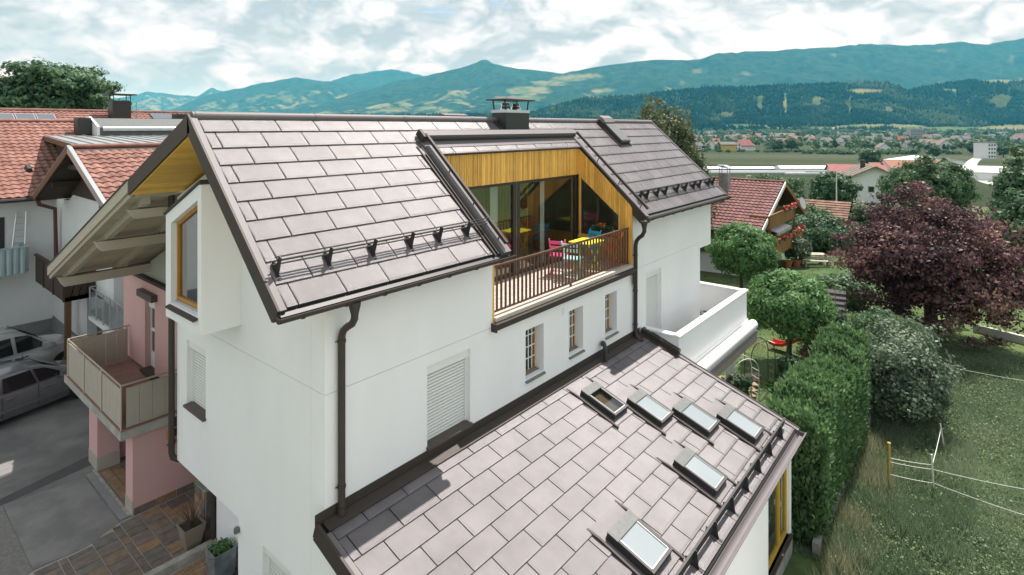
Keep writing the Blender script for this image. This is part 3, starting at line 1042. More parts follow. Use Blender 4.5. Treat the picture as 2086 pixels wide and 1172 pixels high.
# --- annex with its low roof ---------------------------------------------------
A0, A1 = 4.17, 13.58
rf = MB()
def annexbox(mb, x0, x1, y0, y1, h0, h1):
    return mb.prism([ra(x0, y0, h0), ra(x0, y1, h0), ra(x0, y1, h1), ra(x0, y0, h1)], (x1 - x0, 0, 0))
annexbox(rf, A0 + .03, A1 - .03, 3.16, WV + .03, -.22, -.006)
aroof = rf.build('annex_roof', 'underlay', H)
for r in range(11):
    y = EA[0] - r * T * CA
    lo, hi = 4.30, 13.44
    ph = 4.784 - (0.35 if r % 2 else 0)
    lay('annex_roof_panel', aroof, lambda x, q: (x, q, za(q)), PA, y, T if r else 0.30, [(lo, hi)], ph, True)
for xa, xb, ya, h0, h1, nm, mt in ((A0, A0 + .035, 6.86, -.20, .06, 'verge_board', 'brown'), (A1 - .03, A1, 5.86, -.20, .05, 'verge_board', 'brown'), (A0 + .036, A0 + .13, 6.70, -.004, .012, 'verge_flashing', 'brownlit'), (A1 - .13, A1 - .031, 5.86, -.004, .035, 'verge_flashing', 'brownlit')):
    m = MB(); annexbox(m, xa, xb, 3.13, ya, h0, h1); m.build(nm, mt, aroof)
m = MB()                                                          # wall flashing
m.box(A0 + .08, 13.42, WV - .016, WV - .001, za(WV) - .02, za(WV) + .15)
annexbox(m, A0 + .1, 13.45, 6.70, WV - .017, .016, .03)
annexbox(m, A0 + .1, 13.45, 6.695, 6.72, .03, .045)
m.box(A0 - .0, A0 + .09, 6.86, WV - .001, za(6.86) - .06, za(WV) + .15)
m.build('wall_flashing', 'brown', aroof)
m = MB()
m.prism([ra(13.43, 5.86, .0), ra(13.43, WV - .02, .0), ra(13.43, WV - .02, .16), ra(13.43, 5.86, .16)], (.14, 0, 0))
m.prism([ra(13.34, 5.84, .022), ra(13.34, WV - .02, .022), ra(13.34, WV - .02, .04), ra(13.34, 5.84, .04)], (.089, 0, 0))
m.build('parapet_flashing', 'brown', aroof)
# annex gutter: wide box-section eave with lit lip
m = MB()
n = 9
gy, gzz, gr = 3.075, za(3.13) - .03, .085
pts = [(gy - math.cos(math.pi * k / (n - 1)) * gr, gzz - math.sin(math.pi * k / (n - 1)) * gr) for k in range(n)]
pin = [(gy - math.cos(math.pi * k / (n - 1)) * (gr - .007), gzz - math.sin(math.pi * k / (n - 1)) * (gr - .007)) for k in range(n)][::-1]
m.prism([(4.2, a, b) for a, b in pts + pin], (9.36, 0, 0))
m.tube([(4.2, gy - gr, gzz + .006), (13.56, gy - gr, gzz + .006)], .016, 8)
m.prism([(13.56, a, b) for a, b in pts], (.012, 0, 0))
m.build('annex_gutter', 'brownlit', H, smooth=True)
MB().box(4.3, 13.55, 3.165, 3.20, za(3.2) - .36, za(3.2) - .23).build('annex_fascia', 'brown', H)
MB().box(4.3, 13.50, 3.2, 3.60, za(3.2) - .36, za(3.2) - .31).build('annex_soffit', 'brown', H)
AY = 3.26
aw_z1 = za(3.2) - .361
win = (11.75, 13.30, -8.80, aw_z1 - .06)
m = MB()
m.holes('y', AY, AY + .3, WU, 13.46, -8.86, aw_z1, [win])
m.prism([(WU, AY + .301, -8.86), (WU, WV - .001, -8.86), (WU, WV - .001, za(WV) - .25), (WU, AY + .301, za(AY + .301) - .25)], (.3, 0, 0))
m.prism([(13.16, AY + .301, -8.86), (13.16, WV - .001, -8.86), (13.16, WV - .001, za(WV) - .25), (13.16, AY + .301, za(AY + .301) - .25)], (.3, 0, 0))
m.build('annex_wall', 'render', H)
mat('concrete', (0.36, 0.35, 0.33), 0.95, col2=(0.22, 0.215, 0.20), scale=3.0, amount=0.9, bump=.4, bscale=60)
MB().box(WU - .02, 13.48, AY - .02, WV, -9.8, -8.861).build('plinth', 'concrete', H)
aw_ = thing('window', None, None, (12.5, AY, win[2])); aw_.parent = H
aw_.location = [aw_.location[i] - wloc(H)[i] for i in range(3)]
m = MB()
for a, b in ((win[0], win[0] + .06), (win[1] - .62, win[1] - .52), (win[1] - .08, win[1])): m.box(a, b, AY + .05, AY + .13, win[2], win[3])
for a, b in ((win[0] + .061, win[1] - .621), (win[1] - .519, win[1] - .081)):
    m.box(a, b, AY + .051, AY + .129, win[2], win[2] + .09); m.box(a, b, AY + .051, AY + .129, win[3] - .07, win[3])
mat('yellowframe', (0.47, 0.30, 0.03), 0.45, col2=(0.55, 0.36, 0.05), scale=6)
m.build('frame', 'yellowframe', aw_)
MB().box(win[0] + .05, win[1] - .05, AY + .085, AY + .095, win[2] + .05, win[3] - .05).build('pane', 'pane', aw_)
MB().box(win[0] - .02, win[1] + .05, AY - .07, AY + .05, win[2] - .05, win[2]).build('sill', 'brown', aw_)
MB().box(win[1] - .545, win[1] - .53, AY + .01, AY + .05, win[2] + .85, win[2] + .97).build('handle', 'alu', aw_)
MB().box(win[0] - .2, win[1] + .1, AY + .9, AY + .95, win[2] - .1, win[3] + .1).build('room_wall', 'room', aw_)

SKY = [(9.84, 10.38, 5.60, 6.38, 0), (10.56, 11.12, 4.96, 5.72, 1), (11.24, 11.84, 4.27, 5.04, 1), (11.99, 12.60, 3.61, 4.39, 1), (9.84, 10.40, 3.62, 4.39, 1), (7.45, 8.10, 3.64, 4.38, 1)]
for i, (x0, x1, y0, y1, blind) in enumerate(SKY):
    s = thing('skylight', None, None, ra((x0 + x1) / 2, y0, 0)); s.parent = H
    s.location = [s.location[k] - wloc(H)[k] for k in range(3)]
    q = MB(); annexbox(q, x0 - .10, x1 + .10, y0 - .11, y1 + .24, .024, .029); q.build('flashing', 'roofmetal', s)
    for xa in (x0 - .115, x1 + .075):
        q = MB()
        q.prism([ra(xa, y0 - .16, .02), ra(xa, y0 - .16, .05), ra(xa, y1 + .05, .055), ra(xa, y1 + .26, .026), ra(xa, y1 + .26, .02)], (.04, 0, 0))
        q.build('flashing_rib', 'brown', s)
    q = MB()
    annexbox(q, x0, x1, y0, y0 + .055, .029, .135); annexbox(q, x0, x1, y1 - .17, y1, .029, .135)
    annexbox(q, x0, x0 + .055, y0 + .056, y1 - .171, .029, .135); annexbox(q, x1 - .055, x1, y0 + .056, y1 - .171, .029, .135)
    q.build('frame', 'charcoal', s)
    q = MB(); annexbox(q, x0 - .006, x1 + .006, y1 - .175, y1 + .006, .136, .15); q.build('top_cover', 'aluflat', s)
    q = MB()
    annexbox(q, x0 + .005, x0 + .05, y0 + .045, y1 - .18, .136, .146); annexbox(q, x1 - .05, x1 - .005, y0 + .045, y1 - .18, .136, .146); annexbox(q, x0 + .005, x1 - .005, y0 - .004, y0 + .04, .136, .146)
    q.build('trim', 'charcoal', s)
    q = MB()
    annexbox(q, x0 + .051, x0 + .066, y0 + .05, y1 - .18, .125, .14); annexbox(q, x1 - .066, x1 - .051, y0 + .05, y1 - .18, .125, .14); annexbox(q, x0 + .067, x1 - .067, y0 + .041, y0 + .056, .125, .14)
    q.build('glazing_bead', 'alu', s)
    q = MB(); annexbox(q, x0 + .052, x1 - .052, y0 + .05, y1 - .172, .118, .124); q.build('pane', 'paneblind' if blind else 'pane', s)
    q = MB(); annexbox(q, x0 + .02, x1 - .02, y0 + .02, y1 - .02, .03, .04)
    q.build('blind', 'blindgrey' if blind else 'roomfloor', s)
# vent pipe bent over, on the annex roof
vp = MB()
vp.tube([(11.42, 6.70, -5.45), (11.42, 6.70, -5.12), (11.42, 6.715, -5.05), (11.44, 6.745, -5.01), (11.48, 6.79, -5.0), (11.53, 6.83, -5.02), (11.56, 6.86, -5.07)], .05, 10)
vp.build('vent_pipe', 'charcoal', H, smooth=True)

# --- terrace on the right ---------------------------------------------------------
TR = thing('terrace', None, None, (16, 6.3, -6.2)); TR.parent = H
TR.location = [TR.location[i] - wloc(H)[i] for i in range(3)]
m = MB()
m.box(13.57, 18.80, 5.87, 5.99, -6.15, -5.26)
m.box(13.57, 13.69, 5.991, WV - .001, -6.15, -5.26)
m.box(18.68, 18.80, 5.991, 9.5, -6.15, -5.26)
m.box(13.57, 18.80, 5.88, 9.5, -6.32, -6.151)
m.build('parapet', 'render', TR)
m = MB()
m.prism([(13.53, 5.83, -5.259), (13.53, 5.83, -5.215), (13.53, 5.93, -5.19), (13.53, 6.03, -5.215), (13.53, 6.03, -5.259)], (5.31, 0, 0))
m.box(13.53, 13.73, 6.031, WV - .002, -5.259, -5.212)
m.box(18.64, 18.84, 6.031, 9.5, -5.259, -5.212)
m.build('parapet_cap', 'whitepaint', TR)
mat('tile_dark', (0.06, 0.06, 0.065), 0.4); mat('tile_light', (0.55, 0.56, 0.50), 0.4)
md, ml = MB(), MB()
for i in range(25):
    for j in range(12):
        (md if (i + j) % 2 else ml).box(13.7 + i * .2, 13.7 + i * .2 + .196, 6.0 + j * .2, 6.0 + j * .2 + .196, -6.149, -6.12)
md.build('floor_tiles', 'tile_dark', TR); ml.build('floor_tiles', 'tile_light', TR)
md, ml = MB(), MB()
for i in range(19):
    (md if i % 2 else ml).box(13.75 + i * .2, 13.75 + i * .2 + .196, WV - .012, WV - .001, -6.118, -5.98)
md.build('skirting_tiles', 'tile_dark', TR); ml.build('skirting_tiles', 'tile_light', TR)
m = MB()
n = 12
prof = [(5.86, -6.13)] + [(5.70 + .15 * math.cos(math.pi * k / n * 1.15 + math.radians(20)), -6.30 + .15 * math.sin(math.pi * k / n * 1.15 + math.radians(20))) for k in range(n + 1)] + [(5.60, -6.46), (5.86, -6.46)]
m.prism([(13.75, a, b) for a, b in prof], (5.15, 0, 0))
m.build('awning_cassette', 'whitepaint', TR, smooth=True)
MB().box(13.75, 18.9, 5.56, 5.62, -6.54, -6.47).build('awning_front_bar', 'sillstone', TR)
mat('awningcloth', (0.24, 0.21, 0.17), 0.9, col2=(0.30, 0.27, 0.22), scale=2)
MB().prism([(13.8, 5.57, -6.56), (13.8, 5.55, -6.75), (13.8, 5.57, -6.75), (13.8, 5.59, -6.56)], (5.05, 0, 0)).build('awning_valance', 'awningcloth', TR)
for x in (14.2, 18.5):
    MB().box(x, x + .2, 6.2, 6.4, -9.6, -6.321).build('terrace_post', 'render', TR)
# entrance bits: canopy and lamp
MB().prism([(4.75, 9.72, -6.72), (5.05, 9.72, -6.66), (5.05, 10.35, -6.66), (4.75, 10.35, -6.72)], (0, 0, .05)).build('door_canopy', 'brown', H)
MB().lathe([(.03, 0), (.045, .01), (.045, .08), (.02, .1)], (4.28, 9.38, -6.62), 10).build('outdoor_lamp', 'aluflat', H)
# ================================================================== yard, pink house, red-roofed neighbours, cars
def sub(name, parent, loc):
    o = bpy.data.objects.new(name, None)
    o.empty_display_size = 0.1
    COL.objects.link(o)
    o.parent = parent
    pl = wloc(parent)
    o.location = [loc[i] - pl[i] for i in range(3)]
    return o


mat('pink', (0.62, 0.385, 0.37), 0.92, col2=(0.66, 0.415, 0.395), scale=1.4, bump=.25, bscale=160)
mat('greyplaster', (0.40, 0.42, 0.37), 0.9, col2=(0.44, 0.46, 0.41), scale=1.2)
mat('beigewood', (0.40, 0.36, 0.29), 0.7, col2=(0.46, 0.42, 0.34), scale=3, stretch=(.6, 6, 6))
island_mix(MATS['beigewood'], .07)
mat('beigepanel', (0.40, 0.365, 0.30), 0.55, col2=(0.44, 0.405, 0.34), scale=3)
mat('slabconcrete', (0.42, 0.415, 0.37), 0.9, col2=(0.30, 0.31, 0.28), scale=2.5, amount=.9)
mat('railmetal', (0.52, 0.46, 0.36), 0.4, .6)
mat('terracotta', (0.24, 0.135, 0.105), 0.8, col2=(0.29, 0.17, 0.13), scale=5)
island_mix(MATS['terracotta'], .1)
mat('redtile', (0.20, 0.088, 0.068), 0.85, col2=(0.28, 0.145, 0.115), scale=2.2, amount=.9, bump=.3, bscale=60)
island_mix(MATS['redtile'], .16)
mat('darkwood', (0.030, 0.019, 0.014), 0.7, col2=(0.052, 0.033, 0.024), scale=3, stretch=(5, 5, .8))
island_mix(MATS['darkwood'], .2)
mat('brownwood', (0.105, 0.055, 0.025), 0.65, col2=(0.15, 0.08, 0.035), scale=3, stretch=(5, 5, .8))
island_mix(MATS['brownwood'], .18)
mat('oldwhite', (0.70, 0.72, 0.72), 0.95, col2=(0.76, 0.77, 0.765), scale=1.1, amount=.8, bump=.3, bscale=90)
mat('plinthgrey', (0.20, 0.205, 0.21), 0.9, col2=(0.25, 0.25, 0.25), scale=4)
mat('seamzinc', (0.30, 0.32, 0.32), 0.4, .5, col2=(0.38, 0.40, 0.40), scale=2)
mat('bluemetal', (0.30, 0.40, 0.42), 0.45, .2, col2=(0.40, 0.50, 0.52), scale=3, stretch=(1, 1, .3))
mat('greymetal', (0.40, 0.42, 0.42), 0.4, .5)
mat('redpipe', (0.11, 0.035, 0.028), 0.5)
glass('railglass', (0.35, 0.40, 0.42), 0.45, .05)
mat('solar', (0.06, 0.08, 0.10), 0.12, 0.0, col2=(0.09, 0.11, 0.13), scale=8, spec=1.0)
mat('asphalt', (0.135, 0.133, 0.130), 0.9, col2=(0.205, 0.201, 0.195), scale=1.1, amount=.9, bump=.5, bscale=150)
mat('asphaltnew', (0.19, 0.187, 0.18), 0.9, col2=(0.255, 0.25, 0.24), scale=1.6, amount=.9, bump=.6, bscale=130)
mat('asphaltdark', (0.065, 0.065, 0.066), 0.9, col2=(0.085, 0.084, 0.083), scale=3, bump=.4, bscale=120)
mat('asphaltcoarse', (0.19, 0.185, 0.172), 0.95, col2=(0.26, 0.252, 0.235), scale=14, amount=.9, bump=.9, bscale=110)
mat('kerbstone', (0.27, 0.26, 0.23), 0.9, col2=(0.40, 0.39, 0.35), scale=5, amount=.9, bump=.5, bscale=60)
mat('grout', (0.42, 0.40, 0.365), 0.95, col2=(0.30, 0.285, 0.26), scale=9)


def slate():
    m = mat('slate', (0.14, 0.117, 0.104), 0.75, col2=(0.205, 0.172, 0.152), scale=7, amount=.9, bump=.5, bscale=45)
    nt = m.node_tree
    b = nt.nodes['Principled BSDF']
    o = nt.nodes.new('ShaderNodeObjectInfo')
    r = nt.nodes.new('ShaderNodeValToRGB')
    stops = [(0, (0.75, 0.72, 0.75)), (.3, (1.05, 1.0, .95)), (.55, (.85, .95, .95)), (.8, (1.35, 1.05, .72)), (1, (1.7, 1.25, .75))]
    while len(r.color_ramp.elements) < len(stops): r.color_ramp.elements.new(.5)
    for e, (p, c) in zip(r.color_ramp.elements, stops): e.position = p; e.color = (*c, 1)
    nt.links.new(o.outputs['Random'], r.inputs[0])
    mx = nt.nodes.new('ShaderNodeVectorMath'); mx.operation = 'MULTIPLY'
    nt.links.new(b.inputs['Base Color'].links[0].from_socket, mx.inputs[0]); nt.links.new(r.outputs[0], mx.inputs[1])
    nt.links.new(mx.outputs[0], b.inputs['Base Color'])
slate()
G = -8.5


def sheet(name, pts, z, material, kind='structure', th=.02, **kw):
    return MB().prism([(x, y, z - th) for x, y in pts], (0, 0, th)).build(name, material, kind=kind, **kw)


# --- yard surfaces, each a sheet a few millimetres above the one below
sheet('yard', [(-14, 8.2), (-14, 44), (6.4, 44), (16, 30), (16, 12.3), (3.2, 8.2)], G + .012, 'asphalt')
sheet('asphalt_patch', [(2.55, 14.05), (2.55, 16.95), (4.02, 16.75), (4.02, 14.25), (3.34, 13.95)], G + .017, 'asphaltnew')
sheet('asphalt_edge_strip', [(-6, 17.15), (2.5, 17.25), (4.45, 17.8), (4.45, 17.3), (2.6, 16.98), (-6, 16.8)], G + .018, 'asphaltdark')
sheet('pavement', [(-6, 9.0), (-6, 16.75), (2.53, 16.95), (2.53, 14.0), (2.2, 12.2), (2.2, 9.0)], G + .0165, 'asphaltcoarse')
sheet('drain_channel', [(4.06, 14.35), (4.06, 16.85), (4.20, 16.85), (4.20, 14.35)], G + .022, 'plinthgrey')
sheet('drain_border', [(4.205, 14.35), (4.205, 16.95), (4.27, 16.95), (4.27, 14.35)], G + .030, 'kerbstone')
mat('unseen_bounce_paving', (0.46, 0.44, 0.40), .95, col2=(0.52, 0.50, 0.46), scale=1.2, amount=.8, bump=.3, bscale=60)  # pale ground added below and behind the camera, bounces sunlight onto the walls
vs, fs = [], []
nu, nv = 20, 16
for i in range(nu + 1):
    for j in range(nv + 1):
        x_, y_ = -14 + 25.4 * i / nu, -15 + 17.6 * j / nv
        vs.append((x_, y_, gz(x_, y_) + .03))
for i in range(nu):
    for j in range(nv): fs.append((i * (nv + 1) + j, (i + 1) * (nv + 1) + j, (i + 1) * (nv + 1) + j + 1, i * (nv + 1) + j + 1))
MB().add(vs, fs).build('unseen_bounce_paving', 'unseen_bounce_paving', kind='structure')
pav = sheet('paving', [(1.6, 12.08), (1.6, 13.55), (2.55, 13.97), (3.34, 13.93), (4.05, 14.26), (6.6, 14.26), (6.6, 12.08)], G + .0225, 'grout')


def vedge(u):
    return float(np.interp(u, [1.6, 2.55, 3.34, 4.05, 6.6], [13.52, 13.94, 13.90, 14.22, 14.24]))


u = 1.62
k = 0
while u < 6.5:
    w = (0.40, 0.15, 0.36, 0.38, 0.14, 0.42)[k % 6]
    k += 1
    v = 12.09
    while True:
        e = vedge(u + w / 2)
        if v > e - .06: break
        l = random.choice((.24, .30, .36, .42)) if w > .2 else random.choice((.2, .3, .4))
        v1 = min(v + l, e)
        if e - v1 < .07: v1 = e
        MB().box(u, u + w - .018, v, v1 - .018, G + .005, G + .030 + random.uniform(0, .008)).build('paving_slab', 'slate', pav)
        v = v1
    u += w
for kx in range(8):
    MB().box(4.30 + kx * .22, 4.30 + kx * .22 + .205, 14.8 + .0, 16.7, G + .012, G + .028).build('paving_slab', 'slate', pav)
# entrance kerb, cobbled strip behind it, door mat
kb = MB().prism([(3.2, 11.93, G), (5.03, 11.87, G), (5.03, 12.03, G), (3.2, 12.07, G)], (0, 0, .17)).build('kerb_wall', 'kerbstone', kind='structure')
cob = sheet('cobble_strip', [(3.0, 9.4), (5.05, 9.4), (5.05, 11.86), (3.0, 11.92)], G + .020, 'grout')
m = MB()
for i in range(18):
    for j in range(22):
        m.box(3.02 + i * .112, 3.02 + i * .112 + .10, 9.42 + j * .11, 9.42 + j * .11 + .098, G + .01, G + .032 + random.uniform(0, .006))
m.build('cobbles', 'slate', cob, kind='stuff')
tag(MB().box(4.15, 5.0, 10.0, 10.95, G + .042, G + .06).build('door_mat', 'charcoal'), 'dark ribbed door mat on the cobbles at the entrance', 'mat')
# stone-clad planter pillar, potted shrub, zinc planter
sp = thing('stone_planter', 'stone-tiled planter pillar beside the brown downpipe', 'planter', (5.2, 12.5, G))
MB().box(4.98, 5.55, 12.30, 12.80, G + .04, G + 1.0).build('core', 'grout', sp)
for i in range(5):
    z0 = G + .05 + i * .19
    for (a, b) in ((12.31, 12.54), (12.555, 12.79)) if i % 2 else ((12.31, 12.46), (12.475, 12.79)):
        MB().box(4.962, 4.979, a, b, z0, z0 + .175).build('stone', 'slate', sp)
    for (a, b) in ((4.99, 5.26), (5.275, 5.54)):
        MB().box(a, b, 12.282, 12.299, z0, z0 + .175).build('stone', 'slate', sp)
MB().box(4.96, 5.57, 12.28, 12.82, G + 1.001, G + 1.03).build('coping', 'kerbstone', sp)
mat('potbrown', (0.20, 0.165, 0.13), 0.8, col2=(0.25, 0.21, 0.165), scale=8)
mat('zinc', (0.17, 0.20, 0.215), 0.5, .5, col2=(0.30, 0.33, 0.34), scale=5, amount=.9)
mat('soil', (0.05, 0.04, 0.03), 1.0)
mat('twig', (0.085, 0.06, 0.045), 0.9)


def pot(name, label, cx, cy, z, w0, w1, h, material, cat='planter'):
    p = thing(name, label, cat, (cx, cy, z))
    m = MB()
    a, b, c, d = w0 / 2, w1 / 2, w1 / 2 - .025, .06
    q = lambda r, zz: [(cx - r, cy - r, zz), (cx + r, cy - r, zz), (cx + r, cy + r, zz), (cx - r, cy + r, zz)]
    m.add(q(a, z) + q(b, z + h) + q(c, z + h) + q(c, z + h - d), [(3, 2, 1, 0)] + [(i, (i + 1) % 4, 4 + (i + 1) % 4, 4 + i) for i in range(4)] + [(4 + i, 4 + (i + 1) % 4, 8 + (i + 1) % 4, 8 + i) for i in range(4)] + [(8 + i, 8 + (i + 1) % 4, 12 + (i + 1) % 4, 12 + i) for i in range(4)])
    m.build('pot_body', material, p)
    MB().box(cx - c, cx + c, cy - c, cy + c, z + h - .08, z + h - .055).build('soil', 'soil', p)
    return p


pt = pot('potted_shrub', 'tapered grey-brown pot with a bare twiggy shrub', 4.72, 12.33, G + .035, .24, .42, .46, 'potbrown')
m = MB()
for i in range(26):
    a = random.uniform(0, 6.28); r = random.uniform(.05, .32); h = random.uniform(.25, .62)
    p0 = (4.72 + random.uniform(-.05, .05), 12.33 + random.uniform(-.05, .05), G + .42)
    p1 = (p0[0] + r * .4 * math.cos(a), p0[1] + r * .4 * math.sin(a), p0[2] + h * .6)
    p2 = (p0[0] + r * math.cos(a + .3), p0[1] + r * math.sin(a + .3), p0[2] + h)
    m.tube([p0, p1, p2], [.006, .005, .003], 4)
m.build('twigs', 'twig', pt)
zp = pot('zinc_planter', 'tall square zinc planter with a small green plant', 4.77, 11.1, G + .035, .36, .40, .52, 'zinc')

# --- the pink half of the double house -------------------------------------------
PK = thing('pink_house', 'pink rendered house with a tiled balcony and beige timber eaves', 'house', (6.5, 16.5, G))
m = MB()
m.holes('x', 5.45, 5.75, 14.29, 18.95, -6.45, -4.02, [(16.55, 17.25, -6.45, -4.55)])
m.box(5.76, 13, 14.29, 14.55, G, -4.02)
m.box(5.76, 13, 18.65, 18.95, G, -4.02)
m.box(4.28, 5.75, 14.29, 14.74, G, -6.721)                       # column wall under the balcony
m.box(4.28, 4.75, 16.82, 17.5, G, -6.721)
m.box(4.76, 5.75, 17.05, 17.3, G, -6.721)
m.build('wall', 'pink', PK)
MB().box(5.6, 5.75, 14.75, 17.04, G, -6.75).build('garage_wall', 'beigepanel', PK)
MB().box(4.27, 4.285, 14.285, 14.745, G, G + .32).build('plinth', 'beigepanel', PK)
m = MB(); m.box(4.27, 4.285, 16.815, 17.505, G, G + .35); m.box(4.286, 4.755, 16.80, 16.819, G, G + .35)
m.build('plinth', 'beigepanel', PK)
m = MB()
for kx in range(8):
    MB().box(4.30 + kx * .43, 4.30 + kx * .43 + .41, 14.265, 14.288, G + .03, G + .17).build('plinth_stone', 'slate', PK)
# upper plaster and the dark sill line
m = MB()
def zlp(y): return -1.22 - (y - 11.77) * .4255                     # underside of the left roof slope
m.prism([(5.5, 12.0, -4.015), (5.5, 18.9, -4.015), (5.5, 17.9, zlp(17.9) - .12), (5.5, 12.0, zlp(12.0) - .12)], (.25, 0, 0))
m.build('upper_wall', 'greyplaster', PK)
MB().box(5.36, 5.5, 14.2, 19.0, -4.06, -3.98).build('ledge', 'darkwood', PK)
MB().box(5.30, 5.46, 16.35, 17.42, -4.50, -4.33).build('lintel', 'sillbrown', PK)
dr = sub('balcony_door', PK, (5.6, 16.9, -6.45))
m = MB()
for a, b in ((16.56, 16.63), (17.17, 17.24)): m.box(5.58, 5.64, a, b, -6.44, -4.56)
m.box(5.58, 5.64, 16.631, 17.169, -4.63, -4.56); m.box(5.58, 5.64, 16.631, 17.169, -5.45, -5.37); m.box(5.58, 5.64, 16.631, 17.169, -6.44, -6.0)
m.build('frame', 'whitepaint', dr)
MB().box(5.60, 5.62, 16.63, 17.17, -5.99, -4.64).build('pane', 'pane', dr)
MB().box(5.53, 5.57, 16.57, 17.23, -4.80, -4.56).build('blind', 'shutter', dr)
MB().box(5.3, 5.58, 16.2, 17.2, -6.449, -6.40).build('threshold', 'darkwood', dr)
# balcony
bl = sub('balcony', PK, (4.7, 16.5, -6.72))
MB().box(4.02, 5.9, 14.18, 18.66, -6.72, -6.54).build('slab', 'slabconcrete', bl)
tm = MB().box(0, .288, 0, .288, 0, .02).mesh('floor_tile', 'terracotta')
for i in range(5):
    for j in range(15):
        link('floor_tile', tm, bl, (4.03 + i * .294, 14.2 + j * .297, -6.54))
ps = MB()
panm = None
def railing_panel(x0, y0, x1, y1, z0, z1, n):
    pan = sub('railing', PK, ((x0 + x1) / 2, (y0 + y1) / 2, z0))
    for k in range(n):
        f0, f1 = k / n, (k + 1) / n
        a = Vector((x0 + (x1 - x0) * f0, y0 + (y1 - y0) * f0, 0)); b = Vector((x0 + (x1 - x0) * f1, y0 + (y1 - y0) * f1, 0))
        d = (b - a).normalized() * .004
        a += d; b -= d
        nrm = Vector((-(b - a).y, (b - a).x, 0)).normalized() * .008
        MB().prism([a - nrm + Vector((0, 0, z0)), b - nrm + Vector((0, 0, z0)), b + nrm + Vector((0, 0, z0)), a + nrm + Vector((0, 0, z0))], (0, 0, z1 - z0)).build('panel', 'beigepanel', pan)
    for zf in (z1 + .01, z0 - .01):
        m = MB(); m.bar((x0, y0, zf), (x1, y1, zf), .025, .02); m.build('panel_frame', 'railmetal', pan)
    return pan
ys = [14.24, 15.60, 16.98, 18.44]
for a, b in zip(ys, ys[1:]): railing_panel(4.06, a + .05, 4.06, b - .05, -6.47, -5.66, 5)
railing_panel(4.14, 14.24, 5.9, 14.24, -6.47, -5.66, 7)
railing_panel(4.14, 18.44, 5.38, 18.44, -6.47, -5.66, 5)
rl = sub('balcony_rail', PK, (4.05, 16, -5.57))
for (x, y) in [(4.05, yy) for yy in ys] + [(5.38, 18.44)]:
    q = MB(); q.tube([(x, y, -6.56), (x, y, -5.57)], .02, 8); q.build('post', 'railmetal', rl, smooth=True)
q = MB(); q.tube([(5.44, 18.44, -5.56), (4.05, 18.44, -5.56), (4.05, 14.24, -5.56), (5.9, 14.24, -5.56)], .022, 8); q.build('handrail', 'railmetal', rl, smooth=True)
# hose reel on the wall
hr = thing('hose_reel', 'small garden hose reel on the pink wall', 'hose reel', (5.1, 14.2, -7.0))
q = MB()
for kk in range(4): q.tube([(5.1 + .17 * math.cos(a * .5236), 14.24 - .03 * kk, -7.0 + .17 * math.sin(a * .5236)) for a in range(13)], .016, 6)
q.build('hose', 'oakframe', hr)
MB().box(5.05, 5.15, 14.16, 14.285, -7.03, -6.6).build('bracket', 'darkwood', hr)

# beige eaves: boarding, purlins, rafters, verge
def zrp(y): return -0.985 - (y - 11.77) * .4255                    # top of the left slope
for kx in range(17):
    y0 = 11.85 + kx * .335; y1 = y0 + .328
    MB().prism([(3.58, y0, zlp(y0) + .02), (3.58, y1, zlp(y1) + .02), (3.58, y1, zlp(y1) - .003), (3.58, y0, zlp(y0) - .003)], (2.4, 0, 0)).build('eaves_board', 'beigewood', PK)
m = MB(); m.prism([(3.56, 11.82, zrp(11.82)), (3.56, 17.55, zrp(17.55)), (3.56, 17.55, zrp(17.55) - .16), (3.56, 11.82, zrp(11.82) - .16)], (16, 0, 0)); m.prism([(5.35, 17.551, zrp(17.551)), (5.35, 19.32, zrp(19.32)), (5.35, 19.32, zrp(19.32) - .1), (5.35, 17.551, zrp(17.551) - .1)], (14, 0, 0)); m.build('roof', 'redtile', PK)  # second slab: unseen eave extension added to keep sun off the yard
for x0, t, dz in ((3.50, .055, 0), (3.46, .035, .09)):
    m = MB(); m.prism([(x0, 11.83, zrp(11.83) + .04), (x0, 17.6, zrp(17.6) + .04), (x0, 17.6, zrp(17.6) - .26 + dz), (x0, 11.83, zrp(11.83) - .26 + dz)], (t - .001, 0, 0)); m.build('verge_board', 'beigewood', PK)
m = MB(); m.prism([(3.44, 11.83, zrp(11.83) + .041), (3.44, 17.62, zrp(17.62) + .041), (3.44, 17.62, zrp(17.62) + .065), (3.44, 11.83, zrp(11.83) + .065)], (.2, 0, 0)); m.build('verge_cap', 'charcoal', PK)
for (y, h) in ((12.15, .17), (14.15, .20), (17.05, .22)):
    zt = zlp(y) - .15
    m = MB(); m.prism([(3.62, y - .09, zt - h + .06), (3.55, y - .09, zt), (6, y - .09, zt), (6, y - .09, zt - h), (3.66, y - .09, zt - h)], (0, .18, 0)); m.build('purlin', 'beigewood', PK)
for x in (3.72, 4.75, 5.9):
    m = MB(); m.prism([(x, 11.9, zlp(11.9) - .004), (x, 17.4, zlp(17.4) - .004), (x, 17.4, zlp(17.4) - .149), (x, 11.9, zlp(11.9) - .149)], (.13, 0, 0)); m.build('rafter', 'beigewood', PK)
MB().box(3.75, 5.4, 17.56, 17.68, -3.62, -3.5).build('eaves_gutter', 'greymetal', PK)

# --- roof tile helper ---------------------------------------------------------------
def tile_geo(w, l, th=.035):
    vs, fs = [], []
    n = 6
    for j, (yy, zz) in enumerate(((0, th), (l * 1.05, 0.0))):
        for i in range(n + 1):
            a = i / n
            vs.append((a * w, yy, zz + .022 * math.sin(a * 2 * math.pi)))
    for i in range(n): fs.append((i, i + 1, n + 1 + i + 1, n + 1 + i))
    o = len(vs)
    for i in range(n + 1): vs.append((i / n * w, 0, .022 * math.sin(i / n * 2 * math.pi) - .005))
    for i in range(n): fs.append((o + i, o + i + 1, i + 1, i))
    return vs, fs


